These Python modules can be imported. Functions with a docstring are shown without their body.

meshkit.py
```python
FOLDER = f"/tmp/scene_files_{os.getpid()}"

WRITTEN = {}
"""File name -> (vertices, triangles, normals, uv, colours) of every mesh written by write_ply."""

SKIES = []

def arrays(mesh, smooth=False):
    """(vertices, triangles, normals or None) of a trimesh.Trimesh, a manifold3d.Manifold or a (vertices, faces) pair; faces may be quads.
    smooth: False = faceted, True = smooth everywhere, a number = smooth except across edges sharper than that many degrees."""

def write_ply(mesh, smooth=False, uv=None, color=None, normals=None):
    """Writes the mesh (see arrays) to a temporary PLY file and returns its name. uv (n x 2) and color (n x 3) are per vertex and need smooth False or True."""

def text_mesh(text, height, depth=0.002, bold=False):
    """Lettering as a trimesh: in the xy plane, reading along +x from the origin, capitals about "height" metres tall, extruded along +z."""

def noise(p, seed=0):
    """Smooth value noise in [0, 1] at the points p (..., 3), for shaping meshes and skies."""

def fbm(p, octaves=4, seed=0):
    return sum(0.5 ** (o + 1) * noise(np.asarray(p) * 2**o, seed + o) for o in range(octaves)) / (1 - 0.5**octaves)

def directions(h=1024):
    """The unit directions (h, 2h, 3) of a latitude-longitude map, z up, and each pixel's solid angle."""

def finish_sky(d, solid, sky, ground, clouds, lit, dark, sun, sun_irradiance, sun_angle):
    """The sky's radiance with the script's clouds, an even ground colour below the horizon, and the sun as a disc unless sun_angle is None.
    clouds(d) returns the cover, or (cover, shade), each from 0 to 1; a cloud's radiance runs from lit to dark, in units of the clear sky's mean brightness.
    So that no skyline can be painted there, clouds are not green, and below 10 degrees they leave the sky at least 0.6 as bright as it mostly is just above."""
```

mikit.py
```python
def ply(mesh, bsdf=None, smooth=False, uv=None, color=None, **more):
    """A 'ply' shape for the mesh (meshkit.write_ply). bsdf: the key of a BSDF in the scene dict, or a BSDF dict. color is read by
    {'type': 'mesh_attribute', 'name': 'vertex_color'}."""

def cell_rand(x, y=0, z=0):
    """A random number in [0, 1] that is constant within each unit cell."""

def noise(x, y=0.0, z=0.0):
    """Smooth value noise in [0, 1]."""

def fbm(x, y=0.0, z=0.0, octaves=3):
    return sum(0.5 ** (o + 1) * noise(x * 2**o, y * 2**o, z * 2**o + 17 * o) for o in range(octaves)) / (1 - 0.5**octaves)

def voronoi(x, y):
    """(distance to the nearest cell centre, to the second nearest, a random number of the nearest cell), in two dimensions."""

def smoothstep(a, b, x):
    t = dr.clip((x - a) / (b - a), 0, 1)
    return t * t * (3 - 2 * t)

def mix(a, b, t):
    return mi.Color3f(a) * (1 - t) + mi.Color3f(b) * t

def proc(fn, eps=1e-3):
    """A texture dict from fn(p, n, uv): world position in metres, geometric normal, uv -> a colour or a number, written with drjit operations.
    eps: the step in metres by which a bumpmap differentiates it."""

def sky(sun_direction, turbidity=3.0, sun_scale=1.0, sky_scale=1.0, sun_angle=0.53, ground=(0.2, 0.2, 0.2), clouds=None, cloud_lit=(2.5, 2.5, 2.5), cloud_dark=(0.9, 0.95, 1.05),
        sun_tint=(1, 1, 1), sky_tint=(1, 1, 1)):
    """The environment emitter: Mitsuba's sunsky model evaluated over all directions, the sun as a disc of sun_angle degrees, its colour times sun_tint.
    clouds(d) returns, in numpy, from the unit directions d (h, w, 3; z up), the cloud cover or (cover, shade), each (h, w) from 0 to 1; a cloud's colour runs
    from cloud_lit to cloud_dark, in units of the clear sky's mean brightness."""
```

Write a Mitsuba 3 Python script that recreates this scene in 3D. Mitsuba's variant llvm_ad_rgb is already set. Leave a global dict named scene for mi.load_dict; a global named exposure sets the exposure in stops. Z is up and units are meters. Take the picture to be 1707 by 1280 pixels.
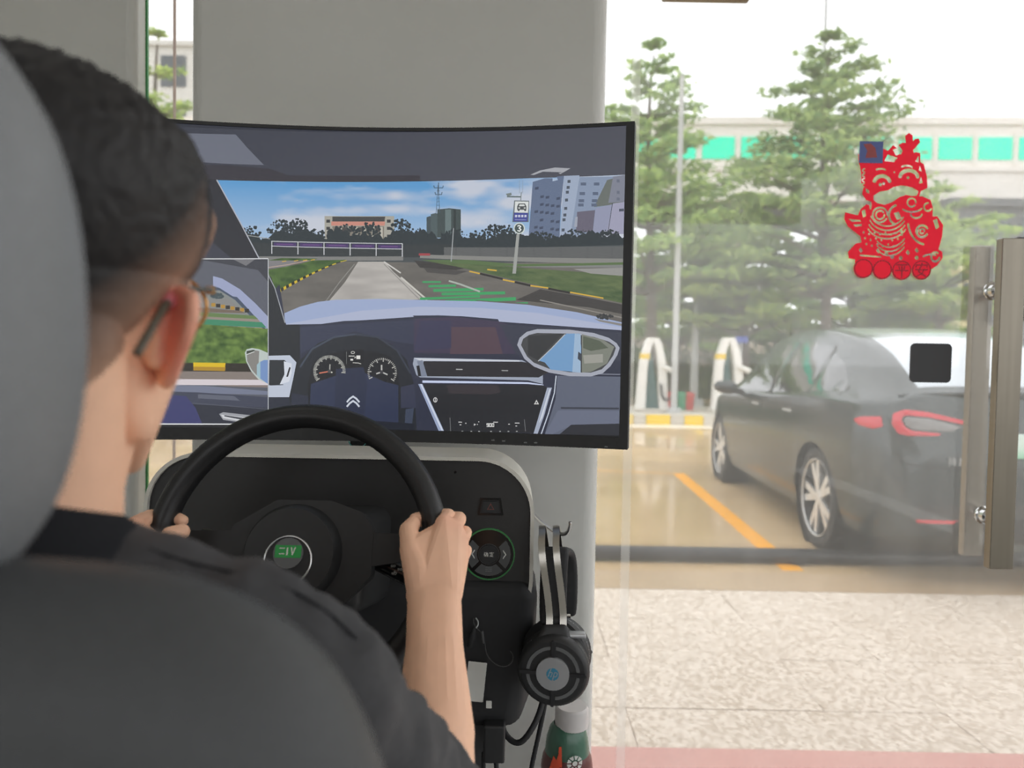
import math, random
import numpy as np, trimesh, mitsuba as mi, mikit, meshkit
import drjit as dr
import manifold3d as m3
import shapely
from shapely.geometry import Polygon, LineString, Point, MultiPolygon, box as sbox
from shapely.ops import unary_union
from scipy.spatial import Delaunay

T = mi.ScalarTransform4f
scene, labels = {'type': 'scene'}, {}
rnd = random.Random(7)
rng = np.random.default_rng(7)

# ---------------------------------------------------------------- camera, sky, lights, exposure
F_PX, PITCH, ROLL = 1184.0, math.radians(1.95), math.radians(1.0)
CAM = np.array([0.0, 0.0, 1.25])
_F = np.array([0, math.cos(PITCH), -math.sin(PITCH)])
_U0 = np.array([0, math.sin(PITCH), math.cos(PITCH)])
_X = np.array([1.0, 0, 0])
CR = math.cos(ROLL) * _X + math.sin(ROLL) * _U0
CU = -math.sin(ROLL) * _X + math.cos(ROLL) * _U0
scene['camera'] = {'type': 'thinlens', 'fov': 2 * math.degrees(math.atan(853.5 / F_PX)), 'fov_axis': 'x',
                   'aperture_radius': 0.0034, 'focus_distance': 1.15, 'near_clip': 0.02, 'far_clip': 500.0,
                   'to_world': T().look_at(origin=CAM.tolist(), target=(CAM + _F).tolist(), up=CU.tolist())}
exposure = 0.0
SKY_GAIN = 8.6


def overcast(d):
    n = meshkit.fbm(d * np.array([2.2, 2.2, 5.0]) + 3.0, 4, 5)
    return np.ones(d.shape[:2]), np.clip((n - 0.35) * 0.9, 0, 1)


scene['sky'] = mikit.sky([0.25, 0.55, 0.8], turbidity=6.0, sun_scale=0.0, sky_scale=SKY_GAIN, ground=(0.3, 0.29, 0.27),
                         clouds=overcast, cloud_lit=(1.55, 1.57, 1.6), cloud_dark=(1.25, 1.28, 1.33))


def at(px, py, Y):
    """The point of the world at depth Y on the sight line through a pixel of the 1707 x 1280 frame."""
    d = _F + (px - 853.5) / F_PX * CR + (640 - py) / F_PX * CU
    return CAM + d * (Y / d[1])


def lin(*c):
    c = np.asarray(c[0] if len(c) == 1 else c, float) / 255.0
    return np.where(c <= 0.04045, c / 12.92, ((c + 0.055) / 1.055) ** 2.4)


# ---------------------------------------------------------------- helpers
def rgb(c):
    return {'type': 'rgb', 'value': [float(x) for x in c]}


def mat(name, c, rough=0.5, metal=0.0, spec=0.5, coat=0.0, bump=None, bscale=1.0, **more):
    base = c if isinstance(c, dict) else rgb(c)
    b = {'type': 'principled', 'base_color': base, 'roughness': rough, 'metallic': metal, **more}
    if metal == 0:
        b['specular'] = spec
    if coat:
        b['clearcoat'], b['clearcoat_gloss'] = coat, 0.9
    if bump is not None:
        b = {'type': 'bumpmap', 'arbitrary': bump, 'scale': bscale, 'bsdf': b}
    scene[name] = {'type': 'twosided', 'bsdf': b}
    return name


_used = {}


def key_for(name, parent=None):
    k = f'{parent}__{name}' if parent else name
    n = _used.get(k, 0)
    _used[k] = n + 1
    return k if n == 0 else f'{k}_{n:03d}'


def add(name, mesh, m, parent=None, smooth=30, label=None, cat=None, group=None, kind=None, **kw):
    k = key_for(name, parent)
    scene[k] = mikit.ply(mesh, m, smooth=smooth, **kw)
    note(k, label, cat, group, kind)
    return k


def note(k, label=None, cat=None, group=None, kind=None):
    d = {a: b for a, b in (('label', label), ('category', cat), ('group', group), ('kind', kind)) if b}
    if d:
        labels.setdefault(k, {}).update(d)


def thing(name, label, cat, group=None):
    k = key_for(name)
    note(k, label, cat, group)
    return k


def cat_(*ms):
    ms = [x for m in ms for x in (m if isinstance(m, (list, tuple)) else [m])]
    return trimesh.util.concatenate([to_tm(m) for m in ms])


def to_tm(m):
    if hasattr(m, 'to_mesh'):
        q = m.to_mesh()
        return trimesh.Trimesh(np.array(q.vert_properties[:, :3], float), np.array(q.tri_verts), process=False)
    return m


def to_man(t):
    return m3.Manifold(m3.Mesh(np.asarray(t.vertices, np.float32), np.asarray(t.faces, np.uint32)))


def box(x0, x1, y0, y1, z0, z1, r=0.0):
    c = np.array([(x0 + x1) / 2, (y0 + y1) / 2, (z0 + z1) / 2])
    s = np.array([x1 - x0, y1 - y0, z1 - z0])
    if r <= 0:
        return trimesh.creation.box(s, trimesh.transformations.translation_matrix(c))
    r = min(r, *(s / 2 * 0.98))
    pts = []
    for sx in (-1, 1):
        for sy in (-1, 1):
            for sz in (-1, 1):
                o = c + np.array([sx, sy, sz]) * (s / 2 - r)
                for v in _ico.vertices:
                    pts.append(o + v * r)
    return trimesh.convex.convex_hull(np.array(pts))


_ico = trimesh.creation.icosphere(subdivisions=1)


def tube(pts, radii, n=10, caps=True):
    """A tube through the points with a radius at each."""
    pts = np.asarray(pts, float)
    radii = np.broadcast_to(radii, len(pts))
    tan = np.gradient(pts, axis=0)
    tan /= np.linalg.norm(tan, axis=1, keepdims=True) + 1e-12
    a = np.array([0, 0, 1.0]) if abs(tan[0][2]) < 0.9 else np.array([1.0, 0, 0])
    rings = []
    u = np.cross(tan[0], a)
    u /= np.linalg.norm(u)
    for p, t, r in zip(pts, tan, radii):
        u = u - t * (u @ t)
        u /= np.linalg.norm(u) + 1e-12
        w = np.cross(t, u)
        th = np.arange(n) * 2 * np.pi / n
        rings.append(p + r * (np.cos(th)[:, None] * u + np.sin(th)[:, None] * w))
    v = np.concatenate(rings)
    f = []
    for i in range(len(pts) - 1):
        for j in range(n):
            a0, b0 = i * n + j, i * n + (j + 1) % n
            f += [[a0, b0, b0 + n], [a0, b0 + n, a0 + n]]
    if caps:
        v = np.vstack([v, pts[0], pts[-1]])
        c0, c1 = len(v) - 2, len(v) - 1
        o = (len(pts) - 1) * n
        for j in range(n):
            f += [[c0, (j + 1) % n, j], [c1, o + j, o + (j + 1) % n]]
    return trimesh.Trimesh(v, f, process=False)


def arc_pts(fn, a0, a1, n):
    return np.array([fn(a) for a in np.linspace(a0, a1, n)])


def spline(pts, n=40):
    from scipy.interpolate import CubicSpline
    pts = np.asarray(pts, float)
    s = np.r_[0, np.cumsum(np.linalg.norm(np.diff(pts, axis=0), axis=1))]
    return CubicSpline(s, pts, axis=0)(np.linspace(0, s[-1], n))


def extrude(poly, h):
    gs = [g for g in getattr(poly, 'geoms', [poly]) if not g.is_empty and g.area > 1e-10]
    return trimesh.util.concatenate([trimesh.creation.extrude_polygon(g, h, engine='earcut') for g in gs])


def frame(o, x, y):
    """The 4 x 4 that takes the xy plane to the plane at o spanned by x and y."""
    x, y = np.asarray(x, float), np.asarray(y, float)
    x = x / np.linalg.norm(x)
    z = np.cross(x, y)
    z /= np.linalg.norm(z)
    M = np.eye(4)
    M[:3, 0], M[:3, 1], M[:3, 2], M[:3, 3] = x, np.cross(z, x), z, o
    return M


def moved(m, M):
    m = to_tm(m).copy()
    m.apply_transform(M)
    return m


def facing(o):
    """A frame in a vertical plane at o whose z points to the camera's side (-y), x to +x, y up."""
    return frame(o, [1, 0, 0], [0, 0, 1])


def rrect(w, h, r, n=8):
    return sbox(-w / 2 + r, -h / 2 + r, w / 2 - r, h / 2 - r).buffer(r, quad_segs=n)


def ball(c, r, n=24):
    s = m3.Manifold.sphere(1.0, n)
    r = np.broadcast_to(np.asarray(r, float), 3)
    return s.scale([float(x) for x in r]).translate([float(x) for x in c])


def hull(*balls):
    return m3.Manifold.batch_hull(list(balls))


def bone(a, b, ra, rb, n=24):
    return hull(ball(a, ra, n), ball(b, rb, n))


def lathe(profile, n=48):
    """Revolve (r, z) about z."""
    return trimesh.creation.revolve(np.asarray(profile, float), sections=n)


def mixc(a, b, t):
    a, b = (tuple(float(q) for q in c) if isinstance(c, np.ndarray) else c for c in (a, b))
    return mikit.mix(a, b, t)


def fbm3(p, s, o=3):
    return mikit.fbm(p.x * s, p.y * s, p.z * s, o)


GZ = -0.05          # the ground outside and the floor inside
# ---------------------------------------------------------------- materials
mat('m_paint_wall', mikit.proc(lambda p, n, uv: mixc((0.60, 0.60, 0.57), (0.54, 0.54, 0.51), fbm3(p, 3.0))), 0.35)
mat('m_floor_tile', rgb((0.42, 0.41, 0.39)), 0.35)
mat('m_ceiling', rgb((0.75, 0.75, 0.73)), 0.8)
mat('m_black', lin(34, 35, 36), 0.5)
mat('m_black_soft', lin(30, 31, 33), 0.7)
mat('m_black_gloss', lin(16, 16, 17), 0.15)
mat('m_panel', mikit.proc(lambda p, n, uv: mi.Color3f(0.022) * (0.85 + 0.3 * fbm3(p, 900.0, 2))), 0.42)
mat('m_shell', lin(205, 203, 194), 0.35)
mat('m_rim_leather', mikit.proc(lambda p, n, uv: mi.Color3f(0.014, 0.0145, 0.0155) * (0.8 + 0.4 * fbm3(p, 1100.0, 2))), 0.38)
mat('m_steel', lin(176, 172, 164), 0.28, metal=1.0)
mat('m_handle_steel', mikit.proc(lambda p, n, uv: mixc(lin(150, 143, 130), lin(118, 112, 102), fbm3(mi.Point3f(p.x * 60, p.y * 60, p.z * 2), 1.0))), 0.33, metal=1.0)
mat('m_chrome', lin(215, 215, 215), 0.1, metal=1.0)
mat('m_silver', lin(178, 180, 182), 0.35, metal=0.6)
mat('m_white', lin(235, 235, 230), 0.5)
mat('m_paper', lin(205, 205, 200), 0.8)
mat('m_green', lin(40, 150, 70), 0.4)
mat('m_grey', lin(95, 97, 98), 0.5)
mat('m_grey_dark', lin(62, 63, 64), 0.5)
mat('m_icon', lin(200, 200, 195), 0.5)
mat('m_red', lin(200, 35, 30), 0.4)
mat('m_blue', lin(60, 130, 160), 0.4)
scene['m_glass_clean'] = {'type': 'thindielectric', 'int_ior': 1.5}
scene['m_glass'] = {'type': 'blendbsdf', 'weight': mikit.proc(lambda p, n, uv: 0.09 + 0.11 * mikit.fbm(p.x * 9.0, p.z * 1.2, 0.0, 3)),
                    'a': {'type': 'thindielectric', 'int_ior': 1.5},
                    'b': {'type': 'principledthin', 'base_color': rgb((0.9, 0.9, 0.88)), 'roughness': 0.9, 'diff_trans': 1.5}}

# ================================================================ the room
YF, YG = 1.60, 1.78           # column faces, glass plane
CX0, CX1 = -0.733, 0.200
CEIL = 2.85


def prism_z(poly, z0, z1):
    m = extrude(poly, z1 - z0)
    m.apply_translation([0, 0, z0])
    return m


def pillar(x0, x1, y0, y1, r):
    return prism_z(sbox(x0 + r, y0 + r, x1 - r, y1 - r).buffer(r, quad_segs=10), GZ, CEIL)


add('column', pillar(CX0, CX1, YF, YF + 0.3, 0.035), 'm_paint_wall', kind='structure', label='wide grey painted column behind the monitor')
WX1 = at(229, 100, 1.735)[0]
add('wall_left', pillar(-2.3, WX1, 1.72, 1.79, 0.022), 'm_paint_wall', kind='structure', label='grey painted wall beside the narrow window')
add('floor', box(-2.5, 2.6, -2.6, YG + 0.06, GZ - 0.2, GZ), 'm_floor_tile', kind='structure')
ceil_k = add('ceiling', box(-2.5, 2.6, -2.6, YG + 0.3, CEIL, CEIL + 0.15), 'm_ceiling', kind='structure')
add('wall_side', box(-2.5, -2.3, -2.6, YG + 0.3, GZ, CEIL), 'm_paint_wall', kind='structure')
# the wall behind the camera: sill and lintel with a wide window between
for nm, z0, z1 in (('wall_back', GZ, 0.75), ('wall_back_lintel', 2.45, CEIL)):
    add(nm, box(-2.3, 2.4, -2.6, -2.45, z0, z1), 'm_paint_wall', kind='structure')
add('window_3', box(-2.3, 2.4, -2.535, -2.53, 0.75, 2.45), 'm_glass_clean', kind='structure')
add('wall_right', box(2.4, 2.6, -2.6, YG + 0.06, GZ, 0.35), 'm_paint_wall', kind='structure')
add('window_4', box(2.49, 2.495, -2.45, YG, 0.35, CEIL), 'm_glass_clean', kind='structure')


def pane(x0, x1, z0, z1, y):
    v = np.array([[x0, y, z0], [x1, y, z0], [x1, y, z1], [x0, y, z1]])
    return trimesh.Trimesh(v, [[0, 1, 2], [0, 2, 3]], process=False)


XS = at(1050, 600, YG)[0]      # joint between the fixed pane and the door
XD1 = 1.62
w1 = add('window_1', pane(WX1 - 0.01, CX0 + 0.05, GZ, CEIL, YG), 'm_glass', kind='structure', label='narrow window pane between wall and column')
mat('m_glass_edge', lin(70, 150, 90), 0.2)
mat('m_seal', lin(214, 212, 206), 0.25, spec=0.6)
mat('m_pink_bead', lin(196, 170, 158), 0.5)
e = at(245, 75, YG)[0]
add('pane_edge', box(e - 0.003, e + 0.003, YG - 0.004, YG + 0.004, GZ, CEIL), 'm_glass_edge', parent=w1, label='green glass edge')
e = at(288, 75, YG)[0]
add('glazing_bead', box(e - 0.003, e + 0.003, YG + 0.008, YG + 0.012, GZ, CEIL), 'm_pink_bead', parent=w1)
add('window_2', pane(CX1 - 0.04, XS, GZ, CEIL, YG), 'm_glass', kind='structure', label='fixed glass strip between column and door')
d1 = add('door_1', pane(XS, XD1, GZ + 0.01, CEIL, YG + 0.002), 'm_glass', kind='structure', label='frameless dusty glass door')
scene['m_strip'] = {'type': 'blendbsdf', 'weight': 0.26, 'a': {'type': 'thindielectric', 'int_ior': 1.5},
                    'b': {'type': 'principledthin', 'base_color': rgb((0.95, 0.95, 0.93)), 'roughness': 0.6, 'diff_trans': 1.3}}
add('seal_strip', pane(XS - 0.012, XS + 0.010, GZ, CEIL, YG - 0.004), 'm_strip', parent=d1, label='translucent sealing strip')
z_pf = at(1180, -1, YG)[2]
add('patch_fitting', box(at(1105, 0, YG)[0], at(1250, 0, YG)[0], YG - 0.02, YG + 0.02, z_pf, z_pf + 0.055, 0.004), 'm_handle_steel', parent=d1, label='steel corner fitting')
window_5 = add('window_5', pane(XD1 + 0.006, 2.5, GZ, CEIL, YG), 'm_glass', kind='structure')

# pull handles, one bar each side of the door
HY0, HY1 = YG - 0.062, YG + 0.062


def handle_bar(y, xl, xr, ytop, ybot, m, lab):
    zt, zb = at((xl + xr) / 2, ytop, y)[2], at((xl + xr) / 2, ybot, y)[2]
    x0, x1 = at(xl, (ytop + ybot) / 2, y)[0], at(xr, (ytop + ybot) / 2, y)[0]
    k = add('pull_handle', box(x0, x1, y - 0.012, y + 0.012, zb, zt, 0.0025), m, parent=d1, label=lab)
    return k, x0, x1


kin, hx0, hx1 = handle_bar(HY0, 1655, 1695, 398, 947, 'm_handle_steel', 'flat steel pull handle, inner side')
kout, ox0, ox1 = handle_bar(HY1, 1611, 1643, 410, 925, 'm_handle_steel', 'flat steel pull handle, outer side')
for py in (485, 858):
    z = at(1650, py, YG)[2]
    a, b = np.array([(hx0 + hx1) / 2, HY0, z]), np.array([(ox0 + ox1) / 2 + 0.01, HY1, z])
    for k, p, q in ((kin, a, np.array([a[0], YG - 0.001, z])), (kout, b, np.array([b[0], YG + 0.004, z]))):
        d = q - p
        prof = [(0, 0), (0.011, 0), (0.011, 0.02), (0.014, 0.024), (0.014, 0.034), (0.019, 0.038), (0.019, abs(d[1]) - 0.006), (0.023, abs(d[1]) - 0.004), (0.023, abs(d[1])), (0, abs(d[1]))]
        m = lathe(prof, 28)
        m.apply_transform(frame(p, [1, 0, 0], [0, 0, -1] if d[1] > 0 else [0, 0, 1]))
        add('standoff', m, 'm_chrome', parent=k)

# black square plate and the dark sign on the door
mat('m_plate', lin(58, 58, 60), 0.6)
c = at(1552, 605, YG - 0.004)
w = 0.0655 * YG / 1.184
pl = extrude(rrect(68 * YG / F_PX, 65 * YG / F_PX, 0.012), 0.004)
add('black_plate', moved(pl, facing(c + [0, 0.004, 0])), 'm_plate', label='dark square plate with rounded corners stuck on the glass door', cat='plate')
c = at(1745, 466, YG)
sg = thing('door_sign', 'dark sign with thin white outline on the glass beyond the pull handle', 'sign')
W, H = 106 * YG / F_PX, 138 * YG / F_PX
add('board', moved(extrude(rrect(W, H, 0.004), 0.003), facing(c + [0, 0.0, 0])), 'm_plate', parent=sg)
ln = rrect(W - 0.03, H - 0.07, 0.002).buffer(0.0015).difference(rrect(W - 0.03, H - 0.07, 0.002).buffer(-0.0015))
add('outline', moved(extrude(ln, 0.001), facing(c + [0, -0.003, 0.0])), 'm_white', parent=sg)

# unseen ceiling lamps added for indoor light, over and behind the seats
for i, (x, y) in enumerate(((-0.9, -0.7), (0.9, -0.7), (-0.9, 0.75), (0.9, 0.75))):
    k = thing('added_ceiling_light', f'added unseen square ceiling light panel, {["rear", "rear", "front", "front"][i]} row {["over the column side", "over the door side"][i % 2]}', 'ceiling light')
    add('frame', box(x - 0.32, x + 0.32, y - 0.32, y + 0.32, CEIL - 0.03, CEIL - 0.001), 'm_white', parent=k)
    v = np.array([[x - 0.29, y - 0.29, CEIL - 0.032], [x + 0.29, y - 0.29, CEIL - 0.032], [x + 0.29, y + 0.29, CEIL - 0.032], [x - 0.29, y + 0.29, CEIL - 0.032]])
    add('diffuser', trimesh.Trimesh(v, [[0, 2, 1], [0, 3, 2]], process=False), 'm_white', parent=k, smooth=False,
        emitter={'type': 'area', 'radiance': rgb((0.9, 0.9, 0.86))})

# ================================================================ monitor
MX, MY, MR, MHW = -0.2755, 1.275, 2.0, 0.476      # centre, depth of its middle, radius of the curve, half its width
MZ0, MZ1 = 1.099, 1.657


def on_screen(s, z, back=0.0):
    """A point of the curved monitor: s metres of arc from its middle, height z, a distance behind the picture surface."""
    s, z = np.asarray(s, float), np.asarray(z, float)
    a = s / MR
    R = MR + back
    return np.stack([MX + R * np.sin(a), MY - MR + R * np.cos(a), z + 0 * s], -1)


SA = MR * math.asin(MHW / MR)
SB0, SB1, ZB0, ZB1 = -SA + 0.004, SA - 0.0145, MZ0 + 0.0215, MZ1 - 0.006    # the lit picture inside the bezel


def curved_slab(s0, s1, z0, z1, b0, b1, n=40):
    s = np.linspace(s0, s1, n)
    v, f = [], []
    for back in (b0, b1):
        for z in (z0, z1):
            v.append(on_screen(s, np.full(n, z), back))
    v = np.concatenate(v)
    def strip(a, b, flip):
        for i in range(n - 1):
            q = [a * n + i, a * n + i + 1, b * n + i + 1, b * n + i]
            f.append(q[::-1] if flip else q)
    strip(0, 1, False); strip(2, 3, True); strip(0, 2, True); strip(1, 3, False)
    f.append([0, n, 3 * n, 2 * n][::1]); f.append([n - 1, 2 * n - 1, 4 * n - 1, 3 * n - 1][::-1])
    f = np.array(f)
    return trimesh.Trimesh(v, np.vstack([f[:, [0, 1, 2]], f[:, [0, 2, 3]]]), process=False)


mon = thing('monitor', 'large curved black monitor showing a driving simulation, standing above the dashboard', 'monitor')
add('housing', curved_slab(-SA, SA, MZ0, MZ1, 0.004, 0.03), 'm_black', parent=mon)
for s0, s1, z0, z1 in ((-SA, SA, MZ0, ZB0), (-SA, SA, ZB1, MZ1), (-SA, SB0, ZB0, ZB1), (SB1, SA, ZB0, ZB1)):
    add('bezel', curved_slab(s0, s1, z0, z1, -0.002, 0.006), 'm_black', parent=mon)
add('rear_cover', box(MX - 0.2, MX + 0.2, MY + 0.028, MY + 0.075, MZ0 + 0.06, MZ1 - 0.12, 0.02), 'm_black', parent=mon)
add('stand_post', box(MX - 0.022, MX + 0.03, MY + 0.03, MY + 0.06, 1.05, MZ0 + 0.2, 0.004), 'm_black', parent=mon)
for px_, py_ in ((822, 734), (840, 735), (876, 737), (893, 737), (1007, 741)):
    p = at(px_, py_, MY - 0.02)
    s = MR * math.asin((p[0] - MX) / MR)
    q = on_screen(s, p[2], -0.0025)
    add('touch_mark', box(q[0] - 0.0028, q[0] + 0.0028, q[1] - 0.0003, q[1] + 0.0003, q[2] - 0.0012, q[2] + 0.0012), 'm_grey', parent=mon)
q = on_screen(0.0, MZ0 + 0.004, -0.003)
rg = Point(0, 0).buffer(0.017).difference(Point(0, 0).buffer(0.0155)).intersection(sbox(-0.02, -0.02, 0.02, -0.004))
mat('m_teal', lin(60, 120, 115), 0.3)
add('joystick_ring', moved(extrude(rg, 0.002), facing(q)), 'm_teal', parent=mon, label='teal arc under the bezel')

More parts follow.
